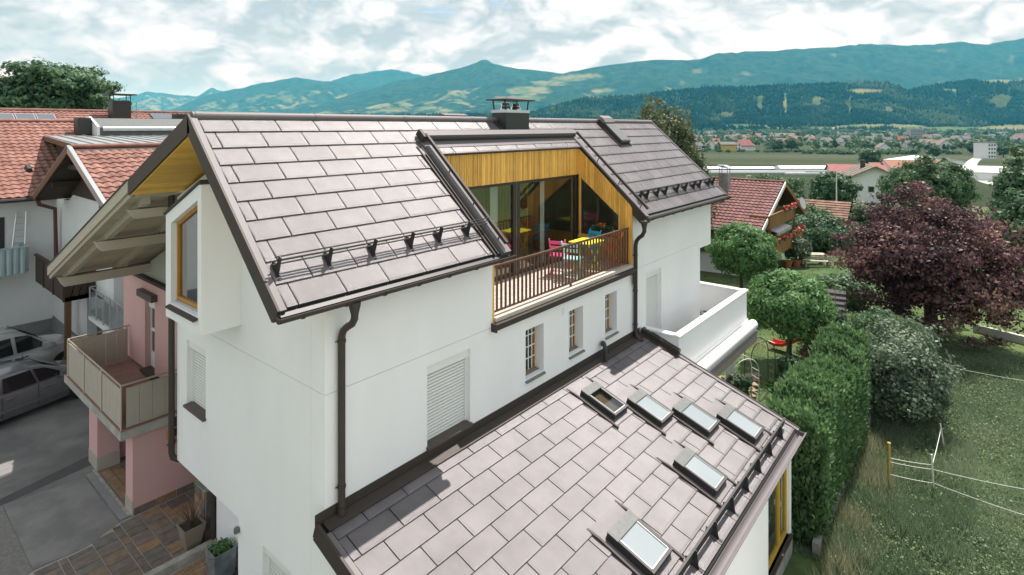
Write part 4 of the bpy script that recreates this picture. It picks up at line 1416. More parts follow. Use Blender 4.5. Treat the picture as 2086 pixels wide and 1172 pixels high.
def tiles_joined(name, parent, org, ux, uy, nx, ny, w, l, material, th=.035, skip=None):
    """org: lower left corner, ux: unit along the eave, uy: unit up the slope"""
    org, ux, uy = Vector(org), Vector(ux).normalized(), Vector(uy).normalized()
    un = ux.cross(uy).normalized()
    if un.z < 0: un = -un
    vs, fs = tile_geo(w, l, th)
    A = np.array(vs)
    B = np.array([list(ux), list(uy), list(un)])
    base = A @ B
    V, F = [], []
    c = 0
    for j in range(ny):
        for i in range(nx):
            if skip and skip(i, j): continue
            p = np.array(org + ux * (i * w) + uy * (j * l)) + np.array(un) * random.uniform(-.003, .003)
            V.append(base + p)
            F += [tuple(q + c for q in f) for f in fs]
            c += len(vs)
    me = bpy.data.meshes.new(name)
    me.from_pydata(np.concatenate(V).tolist(), [], F)
    me.materials.append(MATS[material])
    return link(name, me, parent, kind='stuff')


# --- big red-roofed house on the left --------------------------------------------------
RB = thing('tiled_house', 'white house with red tile roof, dark wood gable and pale blue balcony', 'house', (7, 27, G))
PB = math.atan2(3.02, 6.6)
m = MB()
m.box(-8, 6.1, 30.0, 30.3, -8.0, -2.95)
m.box(6.1, 6.4, 22.2, 30.3, -5.9, -2.9)
m.prism([(6.1, 19.9, -2.9), (6.1, 27.6, -2.9), (6.1, 23.7, -1.0)], (.3, 0, 0))
m.box(6.1, 6.4, 25.2, 30.3, -7.9, -5.901)
m.box(6.1, 6.4, 22.2, 23.4, G, -5.901)
m.box(7.8, 8.0, 19.5, 25.2, G, -3.0)
m.box(6.4, 14, 19.9, 20.1, G, -2.9)
m.build('wall', 'oldwhite', RB)
m = MB(); m.box(-8, 6.08, 29.96, 30.0, G, -8.0); m.box(6.06, 6.1, 25.2, 29.95, G, -7.9); m.box(6.11, 6.4, 25.21, 30.3, G, -7.91); m.box(-8, 6.1, 30.01, 30.3, G, -8.01)
m.build('plinth', 'plinthgrey', RB)
m = MB(); m.prism([(-9, 29.4, -2.82), (-9, 36, .20), (-9, 36, .0), (-9, 29.4, -3.0)], (24, 0, 0)); m.prism([(-9, 36.001, .2), (-9, 42.6, -2.8), (-9, 42.6, -3.0), (-9, 36.001, .0)], (24, 0, 0))
rb_roof = m.build('roof', 'terracotta', RB)
tiles_joined('roof_tiles', rb_roof, (-4, 29.35, -2.80), (1, 0, 0), (0, math.cos(PB), math.sin(PB)), 66, 21, .275, .345, 'redtile')
q = MB(); q.tube([(-9, 36, .27), (15, 36, .27)], .11, 10); q.build('ridge_tiles', 'redtile', rb_roof, smooth=True)
q = MB(); q.tube([(-6, 29.32, -2.9), (5.3, 29.32, -2.9)], .08, 8); q.build('gutter', 'charcoal', RB)
# dark wood gable of the wing, its own tiled roof
wr = MB()
sl = .4135
def zw(y): return -0.70 - abs(y - 23.6) * sl
wr.prism([(5.24, 23.6, zw(23.6) - .03), (5.24, 28.4, zw(28.4) - .03), (5.24, 28.4, zw(28.4) - .2), (5.24, 23.6, zw(23.6) - .2)], (9, 0, 0))
wr.prism([(5.24, 23.599, zw(23.6) - .03), (5.24, 19.2, zw(19.2) - .03), (5.24, 19.2, zw(19.2) - .2), (5.24, 23.599, zw(23.6) - .2)], (9, 0, 0))
wr.prism([(8.5, 19.201, zw(19.2) - .03), (8.5, 17.45, zw(17.45) - .03), (8.5, 17.45, zw(17.45) - .2), (8.5, 19.201, zw(19.2) - .2)], (12, 0, 0))  # unseen slab added across the gap between houses to block sun on the asphalt
wroof = wr.build('wing_roof', 'darkwood', RB)
tg = tile_geo(.27, .345)
tmesh = MB().add(*tg).mesh('roof_tile', 'redtile')
ps_ = math.atan(sl)
for j in range(13):
    for i in range(20):
        s = j * .345
        link('roof_tile', tmesh, wroof, (5.3 + i * .27, 19.2 + s * math.cos(ps_), zw(19.2) - .02 + s * math.sin(ps_)), (ps_ + random.uniform(-.01, .01), 0, 0))
q = MB(); q.tube([(5.25, 23.6, -.68), (10.9, 23.6, -.68)], .09, 10); q.build('ridge_tiles', 'redtile', wroof, smooth=True)
for y in (28.45, 19.15):
    m = MB(); m.prism([(5.16, 23.6, zw(23.6) + .05), (5.16, y, zw(y) + .05), (5.16, y, zw(y) - .17), (5.16, 23.6, zw(23.6) - .19)], (.05, 0, 0)); m.build('verge_board', 'brownwood' if y > 25 else 'greymetal', RB)
    m = MB(); m.prism([(5.15, 23.6, zw(23.6) + .051), (5.15, y, zw(y) + .051), (5.15, y, zw(y) + .075), (5.15, 23.6, zw(23.6) + .075)], (.12, 0, 0)); m.build('verge_cap', 'greymetal', RB)
m = MB(); m.prism([(6.02, 20.2, -2.6), (6.02, 27.0, -2.6), (6.02, 23.6, -1.05)], (.07, 0, 0)); m.build('gable_boarding', 'darkwood', RB)
for y in (21.0, 23.6, 26.3):
    MB().box(5.3, 6.1, y - .09, y + .09, zw(y) - .42, zw(y) - .205).build('purlin', 'darkwood', RB)
MB().bar((5.5, 22.2, -1.4), (5.5, 25, -1.4), .12, .16).build('collar_beam', 'darkwood', RB)
for kx in range(12):
    MB().box(6.0, 6.018, 20.3 + kx * .26, 20.3 + kx * .26 + .25, -3.3, -2.0).build('gable_board', 'brownwood', RB)
MB().box(5.9, 6.1, 20.0, 22.3, -2.75, -2.6).build('gable_sill', 'darkwood', RB)
# dark wooden balcony
db = sub('wooden_balcony', RB, (5.9, 26, -5.96))
m = MB(); m.box(5.2, 6.1, 24.1, 28.3, -5.98, -5.84); m.box(5.22, 7.8, 24.1, 24.3, -5.98, -5.84); m.build('floor', 'darkwood', db)
for kx in range(3):
    a = 24.18 + kx * 1.38
    MB().box(5.19, 5.24, a, a + 1.30, -5.83, -4.98).build('panel', 'darkwood', db)
    MB().box(5.16, 5.26, a - .07, a - .005, -5.98, -4.95).build('post', 'darkwood', db)
for kx in range(12):
    MB().bar((5.28 + kx * .21, 24.13, -5.84), (5.28 + kx * .21 + .2, 24.13, -4.98), .03, .17, (1, 0, 1)).build('slat', 'darkwood', db)
MB().box(5.28, 7.78, 24.16, 24.18, -5.83, -4.98).build('panel', 'darkwood', db)
m = MB(); m.box(5.15, 5.27, 24.08, 28.3, -4.979, -4.92); m.box(5.271, 7.8, 24.08, 24.2, -4.979, -4.92); m.build('handrail', 'darkwood', db)
MB().box(5.23, 5.40, 24.12, 24.30, G, -5.985).build('post', 'brownwood', db)
MB().box(7.7, 7.78, 24.1, 24.2, -5.8, -4.2).build('post', 'brownwood', db)
# railing of the small glass balcony behind
gb = sub('glass_balcony', RB, (6.2, 22.4, -6.6))
MB().box(5.86, 7.75, 20.3, 24.05, -6.72, -6.60).build('slab', 'whitepaint', gb)
for kx in range(5):
    y0 = 20.35 + kx * .735
    MB().box(5.90, 5.91, y0 + .03, y0 + .70, -6.5, -5.78).build('glass_panel', 'railglass', gb)
    q = MB(); q.tube([(5.9, y0, -6.65), (5.9, y0, -5.62)], .022, 8); q.build('post', 'greymetal', gb)
for kx in range(2):
    MB().box(5.95 + kx * .9, 6.8 + kx * .9, 24.02, 24.03, -6.5, -5.78).build('glass_panel', 'railglass', gb)
q = MB(); q.tube([(7.7, 24.03, -5.6), (5.9, 24.03, -5.6), (5.9, 20.3, -5.6)], .026, 8); q.build('handrail', 'greymetal', gb)
q = MB(); q.tube([(5.9, 24.03, -6.65), (5.9, 24.03, -5.6)], .026, 8); q.build('post', 'greymetal', gb)
# number plate by the door
MB().box(7.77, 7.795, 23.0, 23.35, -6.15, -5.85).build('number_plate', 'charcoal', RB)
def digits(txt, x, y0, z0, w, h, par):
    seg = {'2': 'abged', '5': 'afgcd'}
    for i, c in enumerate(txt):
        a = y0 - i * w * 1.35
        P = {'a': (0, 1, 1, 1), 'b': (1, 1, 1, .5), 'c': (1, .5, 1, 0), 'd': (0, 0, 1, 0), 'e': (0, .5, 0, 0), 'f': (0, 1, 0, .5), 'g': (0, .5, 1, .5)}
        for s_ in seg[c]:
            p = P[s_]
            MB().bar((x, a - p[0] * w, z0 + p[1] * h), (x, a - p[2] * w, z0 + p[3] * h), .03, .025, (1, 0, 0)).build('numeral_stroke', 'whitepaint', par)
npl = [o for o in RB.children if o.name.startswith('number_plate')][0]
digits('25', 7.765, 23.27, -6.1, .085, .2, npl)
# downpipes of the wing
for pth, mt in (([(5.28, 28.3, -2.85), (5.35, 28.5, -3.05), (5.9, 28.75, -3.3), (5.95, 28.75, -6.0), (5.95, 28.6, -6.25), (5.8, 28.2, -6.3)], 'redpipe'), ([(5.75, 26.3, -5.9), (5.75, 26.3, G)], 'redpipe')):
    q = MB(); q.tube(pth, .075, 10); q.build('downpipe', mt, RB, smooth=True)
# pale blue ribbed balcony on the main front
bb = sub('blue_balcony', RB, (3.5, 28.9, -5.6))
MB().box(-2, 5.05, 28.6, 30.0, -5.62, -5.5).build('slab', 'plinthgrey', bb)
for kx in range(30):
    x0 = -1.0 + kx * .2
    MB().prism([(x0, 28.6, -5.66), (x0 + .06, 28.56, -5.66), (x0 + .13, 28.56, -5.66), (x0 + .19, 28.6, -5.66)], (0, 0, .98)).build('panel', 'bluemetal', bb)
MB().box(-2, 5.08, 28.54, 28.64, -4.679, -4.62).build('handrail', 'bluemetal', bb)
MB().box(5.0, 5.07, 28.65, 30, -5.6, -4.68).build('side_panel', 'bluemetal', bb)
# balcony door behind, and things on it
MB().box(4.35, 4.55, 29.96, 29.99, -5.4, -3.6).build('door_frame', 'charcoal', RB)
ld = thing('ladder', 'aluminium extension ladder leaning on the wall behind the blue balcony', 'ladder', (5.0, 29.4, -5.5))
for s_ in (-.21, .21):
    MB().bar((4.8 + s_, 29.2, -5.49), (5.05 + s_ * .7, 29.9, -3.45), .035, .07).build('rail', 'alu', ld)
for kx in range(8):
    f = (kx + .6) / 8.4
    MB().bar((4.8 - .2 + .25 * f + .06 * f, 29.2 + .7 * f, -5.49 + 2.04 * f), (4.8 + .2 + .25 * f - .06 * f, 29.2 + .7 * f, -5.49 + 2.04 * f), .03, .03).build('rung', 'alu', ld)
# zinc roof between wing and main house
zr = MB(); zr.prism([(6.0, 25.0, -.82), (6.6, 34.3, -.50), (14, 34.3, -.50), (14, 25.0, -.82)], (0, 0, .06)); zroof = zr.build('zinc_roof', 'seamzinc', RB)
for kx in range(15):
    f0 = 6.1 + kx * .52
    MB().bar((f0, 25.0, -.74), (f0 + .55 * (1 - kx / 14), 34.3, -.42), .04, .05).build('standing_seam', 'seamzinc', zroof)
m = MB(); m.prism([(5.98, 24.99, -.98), (6.58, 34.3, -.66), (6.58, 34.3, -.45), (5.98, 24.99, -.77)], (.02, 0, 0)); m.build('zinc_fascia', 'brownwood', RB)
m = MB(); m.box(6.8, 7.0, 25.3, 33, -2.4, -.83); m.build('dormer_wall', 'darkwood', RB)
# solar collector box on the ridge with its rolled cover
cb = sub('roof_cassette', RB, (11, 34.4, .1))
m = MB(); m.prism([(8.6, 33.6, -.55), (8.6, 33.6, -.05), (8.6, 34.8, .42), (8.6, 35.3, .40), (8.6, 35.3, -.3)], (6, 0, 0)); m.build('housing', 'aluflat', cb)
q = MB(); q.tube([(8.75, 33.55, -.12), (14.5, 33.55, -.12)], .13, 10); q.build('roller', 'alu', cb, smooth=True)
m = MB(); m.prism([(8.5, 33.4, -.5), (8.5, 33.4, -.0), (8.5, 34.85, .52), (8.5, 35.35, .5), (8.5, 35.35, -.3)], (.1, 0, 0)); m.build('end_plate', 'whitepaint', cb)
MB().box(7.9, 8.45, 34.2, 34.9, -.4, .42).build('roof_hatch', 'charcoal', RB)
for (i, j) in ((2.6, 33.0), (5.4, 31.2)):
    MB().prism([(i, j, zw(23.6) * 0 + (-2.8 + (j - 29.4) * .4577) + .02), (i + .28, j, (-2.8 + (j - 29.4) * .4577) + .02), (i + .2, j, (-2.8 + (j - 29.4) * .4577) + .2), (i + .08, j, (-2.8 + (j - 29.4) * .4577) + .2)], (0, .35, .16)).build('roof_vent', 'charcoal', RB)

# --- house behind it: roof with solar panels and dark chimney --------------------------------
RA = thing('solar_roof_house', 'long red-tiled roof with solar panels and a dark chimney at back left', 'house', (8, 48, G))
PAa = math.atan2(3.6, 8.0)
m = MB(); m.prism([(-12, 44, -2.5), (-12, 52, 1.1), (-12, 52, .9), (-12, 44, -2.7)], (42, 0, 0)); m.prism([(-12, 52.001, 1.1), (-12, 60, -2.5), (-12, 60, -2.7), (-12, 52.001, .9)], (42, 0, 0))
ar = m.build('roof', 'terracotta', RA)
tiles_joined('roof_tiles', ar, (2, 46.9, -1.17), (1, 0, 0), (0, math.cos(PAa), math.sin(PAa)), 75, 14, .33, .40, 'redtile', .05)
m = MB(); m.box(-11, 29, 44.6, 59.4, G, -2.72); m.build('wall', 'oldwhite', RA)
q = MB(); q.tube([(-12, 52, 1.16), (30, 52, 1.16)], .13, 8); q.build('ridge_tiles', 'redtile', ar)
def za_(y): return -2.5 + (y - 44) * .45
for kx in range(5):
    x0 = 4.9 + kx * 1.12
    sp_ = sub('solar_panel', RA, (x0, 50, za_(50)))
    m = MB(); m.prism([(x0, 49.3, za_(49.3) + .10), (x0, 51.2, za_(51.2) + .10), (x0, 51.2, za_(51.2) + .16), (x0, 49.3, za_(49.3) + .16)], (1.06, 0, 0)); m.build('frame', 'alu', sp_)
    m = MB(); m.prism([(x0 + .05, 49.36, za_(49.36) + .161), (x0 + .05, 51.14, za_(51.14) + .161), (x0 + .05, 51.14, za_(51.14) + .168), (x0 + .05, 49.36, za_(49.36) + .168)], (.96, 0, 0)); m.build('cells', 'solar', sp_)
for kx in range(2):
    x0 = 16.6 + kx * 2.1
    m = MB(); m.prism([(x0, 50.6, za_(50.6) + .1), (x0, 51.6, za_(51.6) + .1), (x0, 51.6, za_(51.6) + .16), (x0, 50.6, za_(50.6) + .16)], (1.5, 0, 0)); m.build('solar_panel', 'solar', RA)
ca = sub('chimney', RA, (14.3, 50.5, 1))
MB().box(13.7, 14.9, 50.1, 51.2, -.2, 1.95).build('shaft', 'charcoal', ca)
MB().box(13.4, 15.2, 49.8, 51.5, 2.38, 2.46).build('hood', 'charcoal', ca)
for x, y in ((13.75, 50.15), (14.85, 50.15), (13.75, 51.1), (14.85, 51.1)): MB().box(x, x + .05, y, y + .05, 1.95, 2.379).build('hood_post', 'charcoal', ca)
MB().box(17.9, 19.0, 49.6, 50.6, -.3, 1.0).build('chimney', 'charcoal', RA)
q = MB(); q.tube([(15.4, 50.6, .3), (15.4, 50.6, 1.9)], .03, 6); q.bar((15.1, 50.6, 1.5), (15.9, 50.6, 1.5), .03, .03); q.bar((15.2, 50.6, 1.1), (15.8, 50.6, 1.1), .03, .03); q.build('antenna', 'greymetal', RA)

# --- cars ------------------------------------------------------------------------------------
def carpaint(name, c):
    m = mat(name, c, .3, .3, coat=1.0, col2=tuple(k * 1.08 for k in c), scale=2)
    return m
carpaint('carpaint_dark', (0.15, 0.155, 0.165)); carpaint('carpaint_silver', (0.42, 0.43, 0.43))
mat('rubber', (0.02, 0.02, 0.02), .85); mat('carglass', (0.008, 0.01, 0.012), .04, spec=.6); mat('lampglass', (.6, .6, .6), .1, .3); mat('redlamp', (.35, .02, .02), .2)
mat('plasticblack', (.02, .02, .02), .6)


def make_car(label, loc, rz, paint, tall):
    c = thing('parked_car', label, 'car', loc, 'cars parked in the yard', rz)
    L, W = (4.55, .88) if not tall else (4.45, .90)
    belt = .92 if not tall else 1.06
    rh = 1.44 if not tall else 1.72

    def B(mb, name, material, par=c, smooth=False):
        return link(name, mb.mesh(name, material, smooth), par, (0, 0, 0), None, local=True)
    # lower body: stations x, sill z, top z, half width
    if not tall:
        st = [(-2.27, .42, .72, .62), (-2.2, .30, .86, .76), (-1.9, .24, .93, .85), (-1.2, .20, .95, .88), (0, .19, .93, .88), (.75, .19, .92, .88), (1.3, .20, .88, .87), (1.85, .23, .80, .82), (2.15, .30, .70, .72), (2.28, .40, .58, .58)]
    else:
        st = [(-2.22, .45, .9, .68), (-2.15, .34, 1.0, .82), (-1.8, .28, 1.05, .88), (-1.0, .24, 1.07, .9), (0, .23, 1.06, .9), (.8, .23, 1.04, .9), (1.3, .24, 1.0, .88), (1.8, .28, .93, .84), (2.1, .34, .82, .75), (2.22, .45, .68, .62)]
    m = MB(); vs, fs = [], []
    for x, zb_, zt, w in st:
        h = zt - zb_
        half = [(w * .90, zb_), (w * .985, zb_ + .28 * h), (w, zb_ + .55 * h), (w * .975, zb_ + .82 * h), (w * .90, zb_ + .96 * h), (w * .6, zt + .01), (0, zt + .025)]
        ring = half + [(-y, z) for y, z in half[-2::-1]]
        vs += [(x, y, z) for y, z in ring]
    n = 13
    for i in range(len(st) - 1):
        for k in range(n - 1): fs.append((i * n + k, i * n + k + 1, (i + 1) * n + k + 1, (i + 1) * n + k))
        fs.append((i * n + n - 1, i * n, (i + 1) * n, (i + 1) * n + n - 1))
    fs.append(tuple(range(n))); fs.append(tuple((len(st) - 1) * n + k for k in range(n)))
    m.add(vs, fs); B(m, 'body', paint, smooth=True)
    # cabin
    if not tall: cs = [(-1.95, belt, .80, .80), (-1.55, rh - .18, .74, .62), (-.9, rh - .01, .74, .60), (-.1, rh, .74, .60), (.35, rh - .06, .74, .60), (1.25, belt - .06, .78, .76)]
    else: cs = [(-2.1, belt, .84, .84), (-1.95, rh - .12, .80, .70), (-1.0, rh, .80, .70), (-.1, rh - .01, .80, .70), (.3, rh - .07, .80, .69), (1.15, belt - .06, .82, .80)]
    m = MB(); vs, fs = [], []
    for x, zt, wb_, wt in cs:
        half = [(wb_ + .04, belt - .1), (wb_ + .02, belt), (wt + .02, max(belt + .005, zt - .07)), (wt - .06, max(belt + .01, zt - .01)), (0, max(belt + .015, zt + .02))]
        vs += [(x, y, z) for y, z in half + [(-y, z) for y, z in half[-2::-1]]]
    n = 9
    for i in range(len(cs) - 1):
        for k in range(n - 1): fs.append((i * n + k, i * n + k + 1, (i + 1) * n + k + 1, (i + 1) * n + k))
    fs.append(tuple(range(n))); fs.append(tuple((len(cs) - 1) * n + k for k in range(n)))
    m.add(vs, fs); B(m, 'cabin', paint, smooth=True)
    zt = rh - .10
    for s in (-1, 1):
        def side(x, z):
            wb_, wt = (.80, .62) if not tall else (.84, .715)
            f = (z - belt) / (rh - .07 - belt)
            return (x, s * (wb_ + .018 + (wt - wb_) * f), z)
        if not tall: wins = [[(-1.45, belt + .05), (-.75, belt + .03), (-.72, zt - .03), (-1.2, zt - .08)], [(-.66, belt + .03), (.15, belt + .03), (.05, zt - .02), (-.62, zt - .02)], [(.22, belt + .03), (.95, belt + .03), (.42, zt - .08), (.12, zt - .02)]]
        else: wins = [[(-1.9, belt + .05), (-1.1, belt + .03), (-1.15, zt - .02), (-1.8, zt - .05)], [(-.95, belt + .03), (-.05, belt + .03), (-.1, zt - .01), (-.9, zt - .01)], [(.05, belt + .03), (.92, belt + .03), (.38, zt - .06), (.02, zt - .01)]]
        for wv in wins:
            mm = MB(); p = [Vector(side(x, z)) for x, z in wv]
            mm.prism(p, (0, s * .012, 0)); B(mm, 'window', 'carglass')
        for x in (-.62, .28) if not tall else (-.85, .12):
            mm = MB(); mm.box(x, x + .2, s * (W - .012), s * (W + .022), belt - .16, belt - .12); B(mm, 'door_handle', 'chrome')
        mm = MB(); mm.box(.72, .90, s * (W - .02), s * (W + .17), belt + .02, belt + .16); B(mm, 'mirror', paint)
        mm = MB(); mm.box(-1.0, 1.0, s * (W - .015), s * (W + .012), .42, .50); B(mm, 'side_trim', 'plasticblack' if tall else paint)
        for x in (-.72, .16): 
            mm = MB(); mm.box(x, x + .008, s * (W - .02), s * (W + .004), .30, belt - .03); B(mm, 'door_seam', 'plasticblack')
        for x in (-1.35, 1.38):
            wh = bpy.data.objects.new('wheel', None); COL.objects.link(wh); wh.parent = c; wh.location = (x, s * (W - .10), .32); wh.empty_display_size = .1
            mm = MB(); n = 20
            prof = [(.21, -.10), (.30, -.105), (.325, -.08), (.325, .08), (.30, .105), (.21, .10)]
            vs = [(r * math.cos(2 * math.pi * k / n), y, r * math.sin(2 * math.pi * k / n)) for r, y in prof for k in range(n)]
            fs = [(i * n + k, i * n + (k + 1) % n, (i + 1) * n + (k + 1) % n, (i + 1) * n + k) for i in range(5) for k in range(n)]
            mm.add(vs, fs); B(mm, 'tyre', 'rubber', wh, True)
            mm = MB()
            for k in range(7):
                a = 2 * math.pi * k / 7
                mm.bar((.04 * math.cos(a), s * .10, .04 * math.sin(a)), (.21 * math.cos(a), s * .085, .21 * math.sin(a)), .06, .03, (0, 1, 0))
            mm.tube([(0, s * .085, 0), (0, s * .115, 0)], .06, 10); B(mm, 'rim', 'alu', wh)
            mm = MB(); mm.tube([(0, -.09, 0), (0, .06 * s, 0)], .2, 16); B(mm, 'brake', 'charcoal', wh)
            mm = MB(); mm.tube([(x, s * (W - .13), .34), (x, s * (W + .003), .34)], .37, 20); B(mm, 'wheel_arch', 'plasticblack')
        mm = MB(); mm.box(2.0, 2.18, s * .42, s * .72, .58, .70); B(mm, 'headlight', 'lampglass')
        mm = MB(); mm.box(-2.26, -2.1, s * .5, s * .74, .7, .86); B(mm, 'tail_light', 'redlamp')
        if tall:
            mm = MB(); mm.bar((-1.6, s * .62, rh + .05), (.1, s * .62, rh + .05), .04, .03); B(mm, 'roof_rail', 'alu')
    # windscreen and rear window
    def scr(x0, z0, w0, x1, z1, w1, nm):
        mm = MB(); d = Vector((z1 - z0, 0, -(x1 - x0))); d = d.normalized() * (.014 if x1 < x0 else -.014)
        mm.prism([(x0, -w0, z0), (x0, w0, z0), (x1, w1, z1), (x1, -w1, z1)], d); B(mm, nm, 'carglass')
    if not tall: scr(1.20, belt - .02, .70, .42, rh - .06, .54, 'windscreen'); scr(-1.90, belt + .04, .72, -1.45, rh - .13, .56, 'rear_window')
    else: scr(1.10, belt - .01, .76, .36, rh - .06, .62, 'windscreen'); scr(-2.10, belt + .08, .76, -1.96, rh - .15, .64, 'rear_window')
    mm = MB(); mm.box(2.1, 2.262, -.45, .45, .44, .56); B(mm, 'grille', 'plasticblack')
    return c


make_car('dark grey saloon car parked nearest the pink balcony', (3.62, 22.25, G + .015), math.radians(16), 'carpaint_dark', False)
make_car('silver estate car with roof rails parked behind the dark saloon', (3.75, 25.1, G + .015), math.radians(14), 'carpaint_silver', True)
# ================================================================== ground, valley, mountains, haze
def vnoise(x, y, seed=0):
    """smooth value noise on arrays"""
    r = np.random.default_rng(seed)
    tab = r.random((256, 256))
    xi, yi = np.floor(x).astype(int), np.floor(y).astype(int)
    fx, fy = x - xi, y - yi
    fx, fy = fx * fx * (3 - 2 * fx), fy * fy * (3 - 2 * fy)
    a, b = tab[xi % 256, yi % 256], tab[(xi + 1) % 256, yi % 256]
    c, d = tab[xi % 256, (yi + 1) % 256], tab[(xi + 1) % 256, (yi + 1) % 256]
    return (a * (1 - fx) + b * fx) * (1 - fy) + (c * (1 - fx) + d * fx) * fy


def fbm(x, y, o=5, seed=0):
    s, a, t = 0, .5, 0
    for k in range(o):
        s = s + a * vnoise(x * 2 ** k + 17 * k, y * 2 ** k + 31 * k, seed + k)
        t += a
        a *= .55
    return s / t


def npmesh(name, V, F, material, parent=None, smooth=True, attrs=None, **kw):
    me = bpy.data.meshes.new(name)
    V = np.asarray(V, dtype=np.float32)
    F = np.asarray(F, dtype=np.int32)
    me.vertices.add(len(V)); me.vertices.foreach_set('co', V.ravel())
    k = F.shape[1]
    me.loops.add(F.size); me.loops.foreach_set('vertex_index', F.ravel())
    me.polygons.add(len(F)); me.polygons.foreach_set('loop_start', np.arange(0, F.size, k, dtype=np.int32)); me.polygons.foreach_set('loop_total', np.full(len(F), k, dtype=np.int32))
    me.update(calc_edges=True)
    if smooth: me.polygons.foreach_set('use_smooth', np.ones(len(F), dtype=bool))
    for an, av in (attrs or {}).items():
        at = me.attributes.new(an, 'FLOAT', 'POINT'); at.data.foreach_set('value', np.asarray(av, dtype=np.float32))
    if material: me.materials.append(MATS[material])
    me.validate()
    return link(name, me, parent, **kw)


def gza(u, v):
    D = u * CF + v * SF
    zg = np.interp(D, _GD, _GZ)
    def sm(x): x = np.clip(x, 0, 1); return x * x * (3 - 2 * x)
    s = np.maximum(sm((u - v + 5) / 11), sm((D - 48) / 70))
    return -8.5 * (1 - s) + zg * s


def ground_material():
    m = bpy.data.materials.new('ground'); m.use_nodes = True
    nt = m.node_tree; N, L = nt.nodes, nt.links
    b = N['Principled BSDF']; b.inputs['Roughness'].default_value = .95; b.inputs['Specular IOR Level'].default_value = .1
    g = N.new('ShaderNodeNewGeometry')
    dt = N.new('ShaderNodeVectorMath'); dt.operation = 'DOT_PRODUCT'; dt.inputs[1].default_value = (CF * .985 + SF * .17, SF * .985 - CF * .17, 0)
    L.new(g.outputs['Position'], dt.inputs[0])
    n0 = N.new('ShaderNodeTexNoise'); n0.inputs['Scale'].default_value = .012; n0.inputs['Detail'].default_value = 3; L.new(g.outputs['Position'], n0.inputs['Vector'])
    ma = N.new('ShaderNodeMath'); ma.operation = 'MULTIPLY_ADD'; ma.inputs[1].default_value = 26; L.new(n0.outputs['Fac'], ma.inputs[0]); L.new(dt.outputs['Value'], ma.inputs[2])
    dv = N.new('ShaderNodeMath'); dv.operation = 'DIVIDE'; dv.inputs[1].default_value = 1000; L.new(ma.outputs[0], dv.inputs[0])
    r = N.new('ShaderNodeValToRGB'); r.color_ramp.interpolation = 'CONSTANT'
    st = [(0, (.085, .130, .058)), (.13, (0.024, 0.038, 0.019)), (.20, (0.030, 0.046, 0.021)), (.27, (0.023, 0.039, 0.019)), (.335, (0.040, 0.050, 0.028)), (.375, (0.031, 0.045, 0.022)),
          (.42, (0.051, 0.054, 0.036)), (.45, (0.033, 0.050, 0.023)), (.50, (0.046, 0.061, 0.029)), (.535, (0.058, 0.066, 0.051)), (.60, (0.039, 0.055, 0.026)), (.66, (0.028, 0.042, 0.020)), (.72, (0.042, 0.055, 0.029)), (.98, (0.031, 0.046, 0.025))]
    while len(r.color_ramp.elements) < len(st): r.color_ramp.elements.new(.5)
    for e, (p, c) in zip(r.color_ramp.elements, st): e.position = p; e.color = (*c, 1)
    L.new(dv.outputs[0], r.inputs[0])
    n1 = N.new('ShaderNodeTexNoise'); n1.inputs['Scale'].default_value = 1.6; n1.inputs['Detail'].default_value = 8; n1.inputs['Roughness'].default_value = .7; L.new(g.outputs['Position'], n1.inputs['Vector'])
    mr = N.new('ShaderNodeMapRange'); mr.inputs[1].default_value = .3; mr.inputs[2].default_value = .7; mr.inputs[3].default_value = .62; mr.inputs[4].default_value = 1.35; L.new(n1.outputs['Fac'], mr.inputs[0])
    n2 = N.new('ShaderNodeTexNoise'); n2.inputs['Scale'].default_value = .25; n2.inputs['Detail'].default_value = 4; L.new(g.outputs['Position'], n2.inputs['Vector'])
    r2 = N.new('ShaderNodeValToRGB'); r2.color_ramp.elements[0].position = .35; r2.color_ramp.elements[0].color = (.8, .95, .85, 1); r2.color_ramp.elements[1].position = .68; r2.color_ramp.elements[1].color = (1.35, 1.12, .95, 1); L.new(n2.outputs['Fac'], r2.inputs[0])
    m1 = N.new('ShaderNodeVectorMath'); m1.operation = 'SCALE'; L.new(r.outputs[0], m1.inputs[0]); L.new(mr.outputs[0], m1.inputs['Scale'])
    m2 = N.new('ShaderNodeVectorMath'); m2.operation = 'MULTIPLY'; L.new(m1.outputs[0], m2.inputs[0]); L.new(r2.outputs[0], m2.inputs[1])
    L.new(m2.outputs[0], b.inputs['Base Color'])
    bp = N.new('ShaderNodeBump'); bp.inputs['Strength'].default_value = .6; bp.inputs['Distance'].default_value = .1; L.new(n1.outputs['Fac'], bp.inputs['Height']); L.new(bp.outputs[0], b.inputs['Normal'])
    MATS['ground'] = m
ground_material()
# one sheet from under the house out past the horizon
az = np.radians(np.concatenate([np.arange(-180, -60, 6), np.arange(-60, 60, 1.0), np.arange(60, 181, 6)]))
rr = np.concatenate([[0.0], np.geomspace(1.5, 60, 46), np.geomspace(66, 4200, 60)])
A_, R_ = np.meshgrid(YAW - az, rr, indexing='ij')
Ug, Vg = R_ * np.cos(A_), R_ * np.sin(A_)
Zg = gza(Ug, Vg) + (fbm(Ug * .35, Vg * .35, 4, 3) - .5) * .22 * np.clip((Ug - Vg + 0) / 9, 0, 1) * np.clip(R_ / 16 - .6, 0, 1)
Zg = np.where(R_ > 150, Zg - .0, Zg)
na, nr = A_.shape
idx = np.arange(na * nr).reshape(na, nr)
Fg = np.stack([idx[:-1, :-1], idx[1:, :-1], idx[1:, 1:], idx[:-1, 1:]], -1).reshape(-1, 4)
npmesh('ground', np.stack([Ug, Vg, Zg], -1).reshape(-1, 3), Fg[:, ::-1], 'ground', kind='structure')


